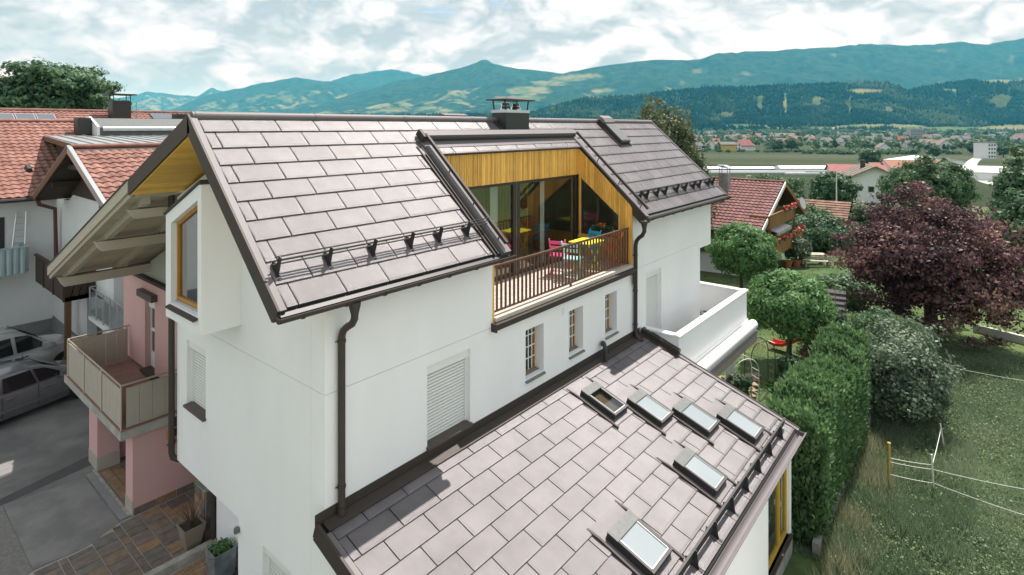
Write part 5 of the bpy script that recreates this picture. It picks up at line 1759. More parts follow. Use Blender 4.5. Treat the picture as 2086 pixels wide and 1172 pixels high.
def ground_at(u, v):
    """the sheet's own height, small bumps included"""
    u_, v_ = np.atleast_1d(np.float64(u)), np.atleast_1d(np.float64(v))
    R = np.hypot(u_, v_)
    z = gza(u_, v_) + (fbm(u_ * .35, v_ * .35, 4, 3) - .5) * .22 * np.clip((u_ - v_) / 9, 0, 1) * np.clip(R / 16 - .6, 0, 1)
    return z if np.ndim(u) else float(z[0])


# --- mountains: ridges at their real distances, one height field
def at(px, D): return (D * (CF + SF * (px - 1043) / 1161.9), D * (SF - CF * (px - 1043) / 1161.9))   # bearing and distance to plan position
LAY = [  # forward distance of the foot, of the ridge, silhouette heights (bearing, elevation) of each ridge
    (2500, 3500, [(-1600, 250), (-300, 246), (300, 244), (560, 240), (760, 236), (900, 238), (1081, 231), (1187, 203), (1250, 197), (1318, 193), (1454, 181), (1590, 174), (1690, 171), (1806, 170), (1851, 184), (1892, 176), (1977, 166), (2086, 163), (2500, 160), (3600, 165)]),
    (4700, 7200, [(-1600, 255), (800, 250), (930, 200), (1000, 170), (1100, 163), (1157, 147), (1230, 134), (1330, 122), (1425, 120), (1460, 108), (1600, 101), (1700, 94), (1760, 88), (1890, 91), (1960, 84), (2010, 90), (2086, 77), (2600, 70), (3600, 90)]),
    (5200, 8300, [(-1600, 250), (330, 256), (520, 244), (589, 234), (704, 196), (805, 166), (881, 151), (946, 136), (989, 119), (1003, 128), (1050, 139), (1150, 150), (1300, 170), (1500, 200), (3600, 240)]),
    (7000, 9800, [(-1600, 200), (-300, 215), (250, 240), (352, 222), (413, 196), (453, 186), (533, 169), (604, 157), (674, 166), (760, 178), (900, 205), (1200, 245), (3600, 255)]),
    (9000, 11500, [(-1600, 240), (500, 250), (640, 182), (679, 163), (715, 152), (765, 144), (805, 141), (835, 146), (900, 165), (1000, 200), (3600, 255)]),
    (9500, 12500, [(-1600, 170), (-400, 180), (100, 200), (200, 205), (272, 194), (302, 186), (352, 192), (403, 196), (430, 178), (470, 190), (600, 215), (3600, 255)]),
]
nx, nd = 700, 300
PX = np.linspace(-1150, 3200, nx)
DD = np.concatenate([np.linspace(2450, 4200, 110), np.linspace(4215, 9000, 120), np.linspace(9050, 14500, 70)])
PXg, DG = np.meshgrid(PX, DD, indexing='ij')
XX, YY = DG * (CF + SF * (PXg - 1043) / 1161.9), DG * (SF - CF * (PXg - 1043) / 1161.9)
ZZ = np.full_like(XX, -34.0)
LID = np.zeros(XX.shape, int)
FP = np.zeros_like(XX)
for li, (d0, d1, sil) in enumerate(LAY):
    sx, sy = zip(*sil)
    el = (258 - np.interp(PXg, sx, sy)) / 1161.9
    wob = (fbm(XX / 900, YY / 900, 4, 50 + li) - .5)
    ridge = d1 * (1 + .05 * wob)
    h = el * ridge + 30
    f = np.clip((DG - d0) / (ridge - d0), 0, 1)
    spur = 1 - np.abs(2 * fbm(XX / (520 + 180 * li) + 9 * li, YY / (900 + 300 * li), 5, 70 + li) - 1)
    prof = f ** 1.15
    prof = prof * (1 - .62 * (1 - prof) * (1.1 - spur) * 1.6)
    back = np.clip(1 - (DG - ridge) / (ridge * .35), 0, 1)
    hh = np.where(DG <= ridge, h * prof, h * back ** 1.2) - 30
    hh += (fbm(XX / 260, YY / 260, 5, 90 + li) - .5) * 95 * np.clip(f * 2, 0, 1) * (1 - f ** 6 * .7)
    up = hh > ZZ
    ZZ = np.where(up, hh, ZZ); LID = np.where(up, li, LID); FP = np.where(up, f, FP)
PYg = 258 - ZZ / DG * 1161.9
mead = np.zeros_like(XX)
def nz(s, sd, o=5): return fbm(XX / s, YY / s, o, sd)
terr = nz(150, 201) + .5 * (nz(45, 207) - .5)
for li, thr, lo, hi in ((2, .53, .10, .66), (3, .56, .05, .8), (4, .66, .1, .6), (5, .55, .05, .9), (1, .70, .05, .6)):
    mead = np.maximum(mead, ((LID == li) & (FP > lo) & (FP < hi)) * np.clip((terr - thr) / .006, 0, 1))
def ell(px, py, rx, ry, lid=0, val=1.0, ang=0.0):
    global mead
    dx, dy = (PXg - px), (PYg - py)
    dx, dy = dx * math.cos(ang) + dy * math.sin(ang), -dx * math.sin(ang) + dy * math.cos(ang)
    w = ((dx / rx) ** 2 + (dy / ry) ** 2) + (nz(60, 300, 4) - .5) * 1.1
    mead = np.maximum(mead, np.where((LID == lid), val * np.clip((1 - w) / .25, 0, 1), 0))
for e in ((1765, 187, 42, 6), (1940, 184, 22, 3), (1600, 210, 6, 20), (1518, 258, 45, 5), (1660, 262, 110, 3.2), (1790, 258, 90, 5), (1930, 264, 120, 6), (2050, 262, 70, 7), (2040, 165, 60, 4)):
    ell(*e)
for e in ((1548, 212, 6, 22), (1730, 215, 8, 20), (2040, 205, 26, 14), (1480, 235, 20, 8)): ell(*e, 0, .42)
for e in ((1665, 207, 14, 13), (1810, 223, 9, 7)): ell(*e, 0, .62)
for e in ((1420, 145, 12, 5), (1520, 150, 9, 6), (1495, 165, 7, 5), (1700, 112, 6, 4), (1920, 103, 10, 4), (1390, 170, 8, 5), (2060, 125, 5, 12)): ell(*e, 1, .62)
for e in ((1080, 185, 50, 9), (1120, 170, 40, 6), (1060, 200, 60, 5), (1160, 160, 40, 6), (1230, 185, 30, 5), (1190, 155, 40, 5)): ell(*e, 1, 1.0)
idx = np.arange(nx * nd).reshape(nx, nd)
Fm = np.stack([idx[:-1, :-1], idx[1:, :-1], idx[1:, 1:], idx[:-1, 1:]], -1).reshape(-1, 4)


def mountain_material():
    m = bpy.data.materials.new('mountain'); m.use_nodes = True
    nt = m.node_tree; N, L = nt.nodes, nt.links
    b = N['Principled BSDF']; b.inputs['Roughness'].default_value = 1; b.inputs['Specular IOR Level'].default_value = 0
    g = N.new('ShaderNodeNewGeometry')
    a = N.new('ShaderNodeAttribute'); a.attribute_name = 'meadow'
    n = N.new('ShaderNodeTexNoise'); n.inputs['Scale'].default_value = .011; n.inputs['Detail'].default_value = 9; n.inputs['Roughness'].default_value = .72; L.new(g.outputs['Position'], n.inputs['Vector'])
    r = N.new('ShaderNodeValToRGB'); r.color_ramp.elements[0].position = .35; r.color_ramp.elements[0].color = (.005, .012, .008, 1); r.color_ramp.elements[1].position = .64; r.color_ramp.elements[1].color = (.045, .070, .036, 1); L.new(n.outputs['Fac'], r.inputs[0])
    n2 = N.new('ShaderNodeTexNoise'); n2.inputs['Scale'].default_value = .006; n2.inputs['Detail'].default_value = 4; L.new(g.outputs['Position'], n2.inputs['Vector'])
    r2 = N.new('ShaderNodeValToRGB')
    for e, (p, c) in zip((r2.color_ramp.elements[0], r2.color_ramp.elements[1]), ((.4, (.09, .13, .05, 1)), (.62, (.20, .19, .10, 1)))): e.position = p; e.color = c
    L.new(n2.outputs['Fac'], r2.inputs[0])
    mx = N.new('ShaderNodeMix'); mx.data_type = 'RGBA'; L.new(a.outputs['Fac'], mx.inputs[0]); L.new(r.outputs[0], mx.inputs[6]); L.new(r2.outputs[0], mx.inputs[7])
    L.new(mx.outputs[2], b.inputs['Base Color'])
    bp = N.new('ShaderNodeBump'); bp.inputs['Strength'].default_value = 1; bp.inputs['Distance'].default_value = 14; L.new(n.outputs['Fac'], bp.inputs['Height']); L.new(bp.outputs[0], b.inputs['Normal'])
    MATS['mountain'] = m
mountain_material()
npmesh('mountains', np.stack([XX, YY, ZZ], -1).reshape(-1, 3), Fm[:, ::-1], 'mountain', attrs={'meadow': mead.ravel()}, kind='structure')

# --- far forest on the near hill and at its foot: one mass of conifers and broadleaf crowns
leafmat('farforest', [(0, (.006, .014, .008)), (.5, (.012, .024, .012)), (.85, (.030, .048, .022)), (1, (.060, .080, .036))], .1, 1.0)
MATS['farforest'].node_tree.nodes['Principled BSDF'].inputs['Specular IOR Level'].default_value = 0


def forest(name, P, H_, W_, tone, sides=4):
    n = len(P)
    a = np.arange(sides) * 2 * math.pi / sides
    rot = RNG.random(n) * 6.28
    base = np.stack([np.cos(a[None] + rot[:, None]), np.sin(a[None] + rot[:, None])], -1) * W_[:, None, None]
    base *= (.75 + .5 * RNG.random((n, sides)))[:, :, None]
    V = np.zeros((n, sides * 2 + 1, 3))
    V[:, :sides, :2] = P[:, None, :2] + base * .8; V[:, :sides, 2] = P[:, None, 2] - 1
    V[:, sides:2 * sides, :2] = P[:, None, :2] + base; V[:, sides:2 * sides, 2] = P[:, None, 2] + (H_ * .35)[:, None]
    V[:, -1, :2] = P[:, :2]; V[:, -1, 2] = P[:, 2] + H_
    F = []
    for k in range(sides):
        k2 = (k + 1) % sides
        F += [(k, k2, sides + k2), (k, sides + k2, sides + k), (sides + k, sides + k2, 2 * sides)]
    F = np.array(F)
    FF = (F[None] + (np.arange(n) * (2 * sides + 1))[:, None, None]).reshape(-1, 3)
    return npmesh(name, V.reshape(-1, 3), FF, 'farforest', smooth=False, attrs={'tone': np.repeat(tone, 2 * sides + 1)}, kind='stuff', label='dark conifer forest on the far hillside across the valley', cat='forest')


ok = (LID == 0) & (mead < .4) & (DG < 3700) & (ZZ > -26) & (PXg > 250) & (PXg < 2500)
cand = np.argwhere(ok)
pick = cand[RNG.integers(0, len(cand), 31000)]
jx, jd = (RNG.random(len(pick)) - .5), (RNG.random(len(pick)) - .5)
pxs = PX[pick[:, 0]] + jx * (PX[1] - PX[0]) ; ds = DG[pick[:, 0], pick[:, 1]] + jd * 14
zs = ZZ[pick[:, 0], pick[:, 1]] - 2
P = np.stack([ds * (CF + SF * (pxs - 1043) / 1161.9), ds * (SF - CF * (pxs - 1043) / 1161.9), zs], -1)
tn = np.clip((fbm(P[:, 0] / 150, P[:, 1] / 150, 4, 400) - .5) * 3.0 + .42 + RNG.normal(0, .16, len(P)), 0, 1)
forest('hill_forest', P, 15 + 13 * RNG.random(len(P)), 4.5 + 3.5 * RNG.random(len(P)), tn)
# haze: even, pale air round everything on the ground
hz = bpy.data.materials.new('haze'); hz.use_nodes = True
hz.node_tree.nodes.clear()
ho = hz.node_tree.nodes.new('ShaderNodeOutputMaterial'); hv = hz.node_tree.nodes.new('ShaderNodeVolumePrincipled')
hv.inputs['Color'].default_value = (.085, .50, .72, 1)
hv.inputs['Absorption Color'].default_value = (1, 1, 1, 1)
hv.inputs['Density'].default_value = 0.000085
hv.inputs['Anisotropy'].default_value = 0.0
hz.node_tree.links.new(hv.outputs[0], ho.inputs['Volume'])
MATS['haze'] = hz
ztop = float(ZZ.max()) + 40
MB().box(-4400, float(XX.max()) + 400, float(YY.min()) - 400, float(YY.max()) + 400, -80, ztop).build('haze', 'haze', kind='stuff', label='pale blue haze over the valley', cat='haze')
# ================================================================== houses, farm and village on the right
mat('chalettile', (0.14, 0.052, 0.050), 0.8, col2=(0.195, 0.083, 0.076), scale=1.5, amount=.9)
island_mix(MATS['chalettile'], .18)
mat('chaletwood', (0.20, 0.092, 0.026), 0.65, col2=(0.30, 0.145, 0.045), scale=2.5, stretch=(4, 4, .6), amount=.9)
island_mix(MATS['chaletwood'], .15)
mat('chaletdark', (0.035, 0.020, 0.012), 0.8, col2=(0.06, 0.035, 0.02), scale=3)
mat('flowers', (0.62, 0.05, 0.06), 0.7, col2=(0.75, 0.16, 0.14), scale=30)
mat('flowerleaf', (0.05, 0.09, 0.03), 0.7, col2=(0.08, 0.13, 0.05), scale=30)
mat('awnwhite', (0.7, 0.7, 0.68), .8)
mat('dish', (0.42, 0.42, 0.42), .5)


def flower_row(name, label, x0, x1, y, z, n, group):
    f = thing(name, label, 'flowers', ((x0 + x1) / 2, y, z), group)
    mr, ml = MB(), MB()
    for k in range(n):
        c = Vector((random.uniform(x0, x1), y + random.uniform(-.16, .12), z + random.uniform(0, .34)))
        for q in (mr,) if random.random() < .55 else (ml,):
            s = random.uniform(.05, .11)
            a, b = Vector((random.uniform(-1, 1), random.uniform(-1, 1), random.uniform(-1, 1))).normalized(), Vector((random.uniform(-1, 1), random.uniform(-1, 1), random.uniform(-1, 1))).normalized()
            b = a.cross(b).normalized()
            q.add([c - a * s, c - b * s, c + a * s, c + b * s], [(0, 1, 2, 3)])
    mr.build('blossoms', 'flowers', f, kind='stuff'); ml.build('leaves', 'flowerleaf', f, kind='stuff')
    return f


CH = thing('chalet', 'timber chalet with dark red tile roof and flowered balconies', 'house', (42.7, 15, -10.3))
zc0, zc1, hw = -6.57, -3.9, 5.5
pc = math.atan2(zc1 - zc0, hw)
m = MB()
m.prism([(37.2, 10.8, zc0 - .03), (42.7, 10.8, zc1 - .03), (42.7, 10.8, zc1 - .22), (37.2, 10.8, zc0 - .22)], (0, 17, 0))
m.prism([(48.2, 10.8, zc0 - .03), (42.701, 10.8, zc1 - .03), (42.701, 10.8, zc1 - .22), (48.2, 10.8, zc0 - .22)], (0, 17, 0))
chr_ = m.build('roof', 'chaletdark', CH)
tiles_joined('roof_tiles', chr_, (37.1, 27.6, zc0 - .02), (0, -1, 0), (math.cos(pc), 0, math.sin(pc)), 56, 18, .30, .345, 'chalettile', .05)
q = MB(); q.tube([(42.7, 10.75, zc1 + .02), (42.7, 27.8, zc1 + .02)], .12, 8); q.build('ridge_tiles', 'chalettile', chr_)
for x in (37.15, 48.25):
    m = MB(); m.prism([(42.7, 10.74, zc1 + .06), (x, 10.74, zc0 + .06), (x, 10.74, zc0 - .24), (42.7, 10.74, zc1 - .24)], (0, -.06, 0)); m.build('verge_board', 'whitepaint' if x < 40 else 'chaletwood', CH)
m = MB(); m.box(38.3, 47.1, 11.9, 26.5, -8.55, zc0 - .1); m.prism([(38.3, 11.9, zc0 - .1), (47.1, 11.9, zc0 - .1), (42.7, 11.9, zc1 - .35)], (0, .2, 0)); m.build('timber_wall', 'chaletwood', CH)
MB().box(38.4, 47.0, 12.0, 26.4, -11, -8.551).build('base_wall', 'oldwhite', CH)
q = MB(); q.tube([(37.1, 10.9, zc0 - .12), (37.1, 27.7, zc0 - .12)], .09, 8); q.build('gutter', 'greymetal', CH)
for (x, z0, z1, w) in ((39.4, -9.9, -9.0, .8), (41.4, -9.9, -9.0, .8), (44.2, -9.9, -9.0, .8)):
    wn_ = sub('window', CH, (x, 11.95, z0))
    MB().box(x, x + w, 11.94, 11.999, z0, z1).build('frame', 'chaletdark', wn_); MB().box(x + .07, x + w - .07, 11.925, 11.939, z0 + .07, z1 - .07).build('pane', 'carglass', wn_)
for (x, z0, z1, w) in ((39.0, -8.4, -6.9, .9), (41.0, -8.5, -6.8, 1.6), (43.6, -8.4, -6.9, .9), (40.6, -6.3, -5.0, 1.2), (42.6, -6.3, -5.0, 1.2)):
    wn_ = sub('window', CH, (x, 11.85, z0))
    MB().box(x, x + w, 11.84, 11.899, z0, z1).build('frame', 'chaletdark', wn_); MB().box(x + .07, x + w - .07, 11.825, 11.839, z0 + .07, z1 - .07).build('pane', 'carglass', wn_)
for nm, x0, x1, zt, zb_ in (('balcony', 38.5, 44.2, -5.75, -6.55), ('balcony', 37.4, 46.8, -7.65, -8.55)):
    b_ = sub(nm, CH, (x0, 10.7, zb_))
    MB().box(x0, x1, 10.6, 11.9, zb_ - .02, zb_ + .12).build('floor', 'chaletwood', b_)
    MB().box(x0, x1, 10.52, 10.62, zt, zt + .08).build('handrail', 'chaletwood', b_)
    MB().box(x0, x0 + .08, 10.63, 11.85, zb_ + .121, zt).build('side_boards', 'chaletwood', b_)
    kx = x0
    while kx < x1 - .1:
        MB().box(kx, kx + .17, 10.56, 10.60, zb_ + .05, zt - .001).build('board', 'chaletwood', b_); kx += .18
flower_row('flower_box', 'red geraniums along the chalet upper balcony', 41.2, 44.2, 10.45, -5.75, 260, 'chalet flowers')
flower_row('flower_box', 'red geraniums along the chalet lower balcony', 38.2, 46.7, 10.45, -7.65, 420, 'chalet flowers')
for x in (39.6, 45.8):
    MB().bar((x, 10.9, zc0 + 1.2), (x, 10.9, zc0 - 1.2), .12, .12).build('post', 'chaletwood', CH)
aw2 = thing('striped_awning', 'small white awning above the chalet lower balcony', 'awning', (41, 10.6, -6.9))
m = MB(); m.prism([(40.2, 11.88, -6.75), (40.2, 10.55, -7.0), (40.2, 10.55, -7.22), (40.2, 10.57, -7.22), (40.2, 10.59, -7.03), (40.2, 11.88, -6.78)], (3.4, 0, 0)); m.build('cloth', 'awnwhite', aw2)
for kx in range(9): MB().box(40.22 + kx * .38, 40.22 + kx * .38 + .18, 10.53, 10.549, -7.24, -7.0).build('valance_scallop', 'greymetal', aw2)
sd = thing('satellite_dish', 'grey satellite dish on the chalet gable', 'satellite dish', (45.6, 10.4, -5.6))
MB().lathe([(.02, 0), (.25, .04), (.42, .13), (.44, .15), (.41, .14)], (0, 0, 0), 18).build('bowl', 'dish', None).name
bw = bpy.data.objects['bowl']; bw.parent = sd; bw.rotation_euler = (math.radians(75), 0, math.radians(-10))
q = MB(); q.tube([(45.6, 10.45, -5.6), (45.6, 10.7, -5.9), (45.2, 11.9, -6.0)], .03, 6); q.build('arm', 'dish', sd)
cc = sub('chimney', CH, (41.3, 14.4, -4.5))
MB().box(41.0, 41.6, 14.1, 14.75, -5.2, -3.35).build('shaft', 'concrete', cc)
MB().prism([(40.9, 13.98, -2.95), (41.7, 13.98, -2.95), (41.65, 14.4, -2.78), (40.95, 14.4, -2.78)], (0, .5, 0)).build('hood', 'greymetal', cc)
for x, y in ((41.03, 14.13), (41.55, 14.13), (41.03, 14.7), (41.55, 14.7)): MB().box(x, x + .04, y, y + .04, -3.35, -2.9).build('hood_post', 'greymetal', cc)
rl_ = sub('roof_ladder', CH, (41.6, 17, -4.5))
for y in (16.2, 16.55): MB().bar((39.9, y, -5.05), (42.3, y, -3.9), .05, .05).build('rail', 'greymetal', rl_)


def frame_of(px, D):
    """a local frame at a bearing and distance: plan position, unit vectors across and away"""
    x, y = at(px, D)
    return x, y


def gable_house(name, label, px, D, w, l, eave, ridge, rot, wallm, roofm, cat='house', group=None, wins=None, chim=None, over=.5, zoff=0.0, rows=0):
    """simple house with gable facing the viewer at rot=0: w across, l deep, heights above ground"""
    x, y = at(px, D)
    z = gz(x, y) + zoff
    o = thing(name, label, cat, (x, y, z), group, YAW - math.radians(90) + rot)
    def B(mb, nm, mt, par=o): return link(nm, mb.mesh(nm, mt), par, (0, 0, 0), None, local=True)
    m = MB(); m.prism([(-w / 2, 0, -1), (w / 2, 0, -1), (w / 2, 0, eave), (0, 0, ridge - .15), (-w / 2, 0, eave)], (0, l, 0)); B(m, 'wall', wallm)
    s = (ridge - eave) / (w / 2)
    m = MB()
    e = w / 2 + over
    for k in (-1, 1):
        m.prism([(0, -over, ridge), (k * e, -over, ridge - s * e), (k * e, -over, ridge - s * e - .18), (0, -over, ridge - .18)], (0, l + 2 * over, 0))
    rf_ = B(m, 'roof', roofm)
    if rows:
        m = MB()
        for k in (-1, 1):
            for j in range(rows):
                f0, f1 = j / rows, (j + 1) / rows
                a, b = (k * e * f0, ridge - s * e * f0), (k * e * f1, ridge - s * e * f1)
                nseg = max(4, int((l + 2 * over) / .8))
                for q in range(nseg):
                    y0, y1 = -over + (l + 2 * over) * q / nseg, -over + (l + 2 * over) * (q + 1) / nseg
                    m.prism([(a[0], y0, a[1] + .01), (b[0], y0, b[1] + .09), (b[0], y0, b[1] + .0), (a[0], y0, a[1] - .02)], (0, (y1 - y0) * .93, 0))
        link('roof_tiles', m.mesh('roof_tiles', roofm), rf_, (0, 0, 0), None, local=True, kind='stuff')
    for (wx, wz, ww, wh) in (wins or []):
        m = MB(); m.box(wx - ww / 2, wx + ww / 2, -.05, .0, wz, wz + wh); B(m, 'window', 'carglass')
        m = MB(); m.box(wx - ww / 2 - .12, wx + ww / 2 + .12, -.04, -.001, wz - .12, wz + wh + .12); B(m, 'window_frame', 'greymetal')
    if chim:
        m = MB(); m.box(chim[0] - .4, chim[0] + .4, chim[1] - .4, chim[1] + .4, eave, ridge + .9); B(m, 'chimney', 'charcoal')
    return o


mat('roofgreybrown', (0.15, 0.115, 0.095), .85, col2=(0.20, 0.16, 0.135), scale=.8)
mat('roofred', (0.20, 0.052, 0.05), .8, col2=(0.26, 0.08, 0.07), scale=.5)
mat('rooforange', (0.24, 0.10, 0.06), .85, col2=(0.30, 0.145, 0.09), scale=.6)
mat('roofbrown', (0.15, 0.075, 0.048), .85, col2=(0.25, 0.145, 0.10), scale=1.8, amount=.9)
island_mix(MATS['roofbrown'], .25)
mat('roofdark', (0.075, 0.07, 0.07), .8, col2=(0.11, 0.10, 0.10), scale=.6)
mat('plastic_film', (0.62, 0.65, 0.65), .35, col2=(0.74, 0.76, 0.76), scale=.4)
mat('wallwarm', (0.62, 0.58, 0.48), .9); mat('wallyellow', (0.60, 0.43, 0.12), .9); mat('hallgrey', (0.42, 0.43, 0.43), .7)
gable_house('farmhouse', 'tall white gabled farmhouse behind the trees', 1782, 112, 8.4, 11, 5.4, 7.5, math.radians(-22), 'oldwhite', 'roofgreybrown', rows=12, wins=[(1.6, 4.6, 1.1, 1.0), (-.6, 2.4, .9, 1.0), (1.6, 1.8, .9, 1.1)], chim=(-1.2, 5), over=1.1)
# low tiled outbuilding in front of it
ob = gable_house('outbuilding', 'low garden outbuilding with a weathered orange-brown tile roof', 1722, 64, 5.6, 6.5, 1.6, 3.2, math.radians(52), 'brownwood', 'roofbrown', over=.6, rows=9)
gs = gable_house('garden_shed', 'small garden shed with a grey shingle roof half hidden in shrubs', 1714, 27.0, 1.5, 1.5, .95, 1.75, math.radians(62), 'brownwood', 'roofdark', over=.18, rows=5)
gable_house('farm_hall', 'long low farm hall with a dark red roof', 1800, 235, 15, 20, 2.6, 5.2, math.radians(68), 'oldwhite', 'roofred', over=.6)
gable_house('farm_barn', 'orange-roofed barn beyond the farm hall', 1915, 285, 15, 26, 3.0, 6.5, math.radians(82), 'oldwhite', 'rooforange', over=.6)
gable_house('small_barn', 'small brown-red roofed barn left of the orange barn', 1815, 290, 9, 10, 2.8, 5.0, math.radians(80), 'wallwarm', 'rooforange', over=.6)
gable_house('white_hall', 'white hall with a shallow roof behind the orange barn', 1905, 330, 34, 18, 5.0, 7.4, 0, 'oldwhite', 'plastic_film', over=.8)
gable_house('storage_hall', 'white storage hall at the right edge of the fields', 2068, 215, 16, 22, 3.4, 5.2, math.radians(70), 'oldwhite', 'plastic_film', over=.3)
# apartment block
x, y = at(2021, 470); z = gz(x, y)
ap = thing('apartment_block', 'pale four-storey apartment block on the valley floor', 'building', (x, y, z), None, YAW - math.radians(90) + math.radians(18))
def BA(mb, nm, mt): return link(nm, mb.mesh(nm, mt), ap, (0, 0, 0), None, local=True)
BA(MB().box(-5, 5, 0, 11, -1, 13), 'wall', 'oldwhite'); BA(MB().box(-5.3, 5.3, -.3, 11.3, 13, 13.5), 'roof', 'roofdark')
wm = MB().box(-.9, .9, -.06, 0, 0, 1.3).mesh('window', 'carglass')
for i in range(3):
    for j in range(4): link('window', wm, ap, (-3.2 + i * 3.2, 0, 1.2 + j * 3.1), None, local=True)
# plastic tunnels and crop covers
tl = []
for nm, lb, px0, px1, D, r in (('plastic_tunnel', 'long white plastic crop tunnel, left one in the fields', 1425, 1575, 318, 2.2), ('plastic_tunnel', 'longest white plastic crop tunnel in the fields', 1583, 1745, 312, 2.9)):
    a, b = Vector((*at(px0, D), 0)), Vector((*at(px1, D), 0))
    a.z, b.z = gz(a.x, a.y), gz(b.x, b.y)
    d = (b - a); L_ = d.length; d.normalize(); s = d.cross(Vector((0, 0, 1)))
    t_ = thing(nm, lb, 'greenhouse', ((a + b) / 2)[:], 'plastic crop tunnels')
    m = MB()
    m.prism([tuple(a + s * (r * 1.3 * math.cos(math.pi * k / 10)) + Vector((0, 0, r * math.sin(math.pi * k / 10)))) for k in range(11)], tuple(b - a)); m.build('film', 'plastic_film', t_, smooth=True)
    m = MB(); m.bar(a - s * (r * 1.31) * -1 + Vector((0, 0, .9)), b - s * (r * 1.31) * -1 + Vector((0, 0, .9)), .1, .35); m.build('side_vent', 'roofdark', t_)
for k, (px0, px1, D, w) in enumerate(((1430, 1700, 292, 1.1), (1600, 1745, 268, .9), (1440, 1640, 283, .6))):
    a, b = Vector((*at(px0, D), 0)), Vector((*at(px1, D), 0)); a.z, b.z = gz(a.x, a.y) + .25, gz(b.x, b.y) + .25
    q = MB(); q.bar(a, b, 2.0, w); tag(q.build('crop_cover', 'plastic_film'), ('long strip of white crop cover in front of the tunnels', 'short strip of white crop cover nearest the farmhouse', 'thin strip of white crop cover nearest the tunnels')[k], 'crop cover', 'white crop covers')
# road: pale track winding through the fields
mat('road', (0.34, 0.33, 0.31), .9, col2=(0.42, 0.41, 0.38), scale=.3)
rd = [(2016, 600), (2006, 540), (1990, 470), (1979, 400), (1976, 330), (1984, 272), (2003, 226), (2035, 190), (2100, 165)]
vs, fs = [], []
pts = [Vector((*at(p, d), 0)) for p, d in rd]
fine = []
for i in range(len(pts) - 1):
    for k in range(8):
        t = k / 8
        p0, p1, p2, p3 = pts[max(0, i - 1)], pts[i], pts[i + 1], pts[min(len(pts) - 1, i + 2)]
        fine.append(.5 * ((2 * p1) + (p2 - p0) * t + (2 * p0 - 5 * p1 + 4 * p2 - p3) * t * t + (3 * p1 - p0 - 3 * p2 + p3) * t ** 3))
for i, p in enumerate(fine):
    d = (fine[min(i + 1, len(fine) - 1)] - fine[max(i - 1, 0)]).normalized(); s = Vector((-d.y, d.x, 0)) * 3.4
    for q in (p - s, p + s): vs.append((q.x, q.y, gz(q.x, q.y) + .12))
fs = [(2 * i, 2 * i + 1, 2 * i + 3, 2 * i + 2) for i in range(len(fine) - 1)]
MB().add(vs, fs).build('road', 'road', kind='structure')

# --- village across the valley ----------------------------------------------------------------------
vh = []
for wi, wm_ in enumerate(('oldwhite', 'oldwhite', 'wallwarm', 'wallyellow')):
    for ri, rm_ in enumerate(('rooforange', 'roofdark', 'roofred', 'roofgreybrown')):
        w, l, e, r = 9 + 2 * (ri % 2), 11 + wi, 4.6 + .5 * wi, 7.6 + .5 * ri
        mw = MB().prism([(-w / 2, 0, -2), (w / 2, 0, -2), (w / 2, 0, e), (0, 0, r - .2), (-w / 2, 0, e)], (0, l, 0)).mesh('wall', wm_)
        q = MB()
        s = (r - e) / (w / 2); ee = w / 2 + .8
        for k in (-1, 1): q.prism([(0, -.8, r), (k * ee, -.8, r - s * ee), (k * ee, -.8, r - s * ee - .3), (0, -.8, r - .3)], (0, l + 1.6, 0))
        spots = [(xx, 0, zz, 0) for zz in (1.0, 3.6) for xx in (-1.7, 1.6)] + [(-w / 2, yy, zz, 1) for zz in (1.0, 3.2) for yy in (3, 7)]
        vh.append((mw, q.mesh('roof', rm_), spots))
rv = random.Random(5)
VW = MB().box(-.75, .75, -.08, 0, 0, 1.4).mesh('window', 'carglass')
nh = 0
placed = []
while nh < 120:
    D = rv.uniform(640, 1500) if rv.random() < .75 else rv.uniform(1500, 2300)
    px = rv.uniform(1400, 2120)
    if D < 760 and 1570 < px < 1780: continue
    x, y = at(px, D)
    if any((x - a) ** 2 + (y - b) ** 2 < 15 ** 2 for a, b in placed): continue
    placed.append((x, y))
    k = rv.choice((0, 1, 1, 3, 3, 5, 5, 7, 9, 7, 13, 2, 1, 3))
    wc_, rc_ = ('white', 'white', 'cream', 'yellow')[k // 4], ('orange', 'dark grey', 'red', 'grey-brown')[k % 4]
    o = thing('village_house', f'small {wc_} house with a {rc_} pitched roof in the far village', 'house', (x, y, gz(x, y)), f'{wc_} far village houses with {rc_} roofs', rv.uniform(0, 6.28))
    sc = rv.uniform(.95, 1.4); o.scale = (sc, sc, sc * rv.uniform(.9, 1.15))
    for nm, me in zip(('wall', 'roof'), vh[k][:2]): link(nm, me, o, (0, 0, 0), None, local=True)
    if D < 950:
        for (xx, yy, zz, sd_) in vh[k][2]: link('window', VW, o, (xx, yy, zz), (0, 0, -math.pi / 2 * sd_), local=True)
    nh += 1
hw_ = MB().box(-1, 1, -1, 1, 0, 1).mesh('wall', 'hallgrey'); hw2 = MB().box(-1, 1, -1, 1, 0, 1).mesh('wall', 'oldwhite')
hr_ = MB().box(-1.03, 1.03, -1.03, 1.03, 1.0, 1.06).mesh('roof', 'hallgrey')
for k in range(26):
    D = rv.uniform(1250, 2350); px = rv.uniform(1400, 2120); x, y = at(px, D)
    gk = rv.random() < .5
    o = thing('factory_hall', f'low flat-roofed {"grey" if gk else "white"} factory hall at the far edge of the village', 'hall', (x, y, gz(x, y)), f'{"grey" if gk else "white"} far factory halls', YAW - math.radians(90) + rv.uniform(-.3, .3))
    o.scale = (rv.uniform(14, 40), rv.uniform(10, 18), rv.uniform(6, 11))
    link('wall', hw_ if gk else hw2, o, (0, 0, 0), None, local=True); link('roof', hr_, o, (0, 0, 0), None, local=True)
x, y = at(1868, 1150)
tb = thing('grey_tower_block', 'grey seven-storey block standing above the village', 'building', (x, y, gz(x, y)), None, YAW - math.radians(90))
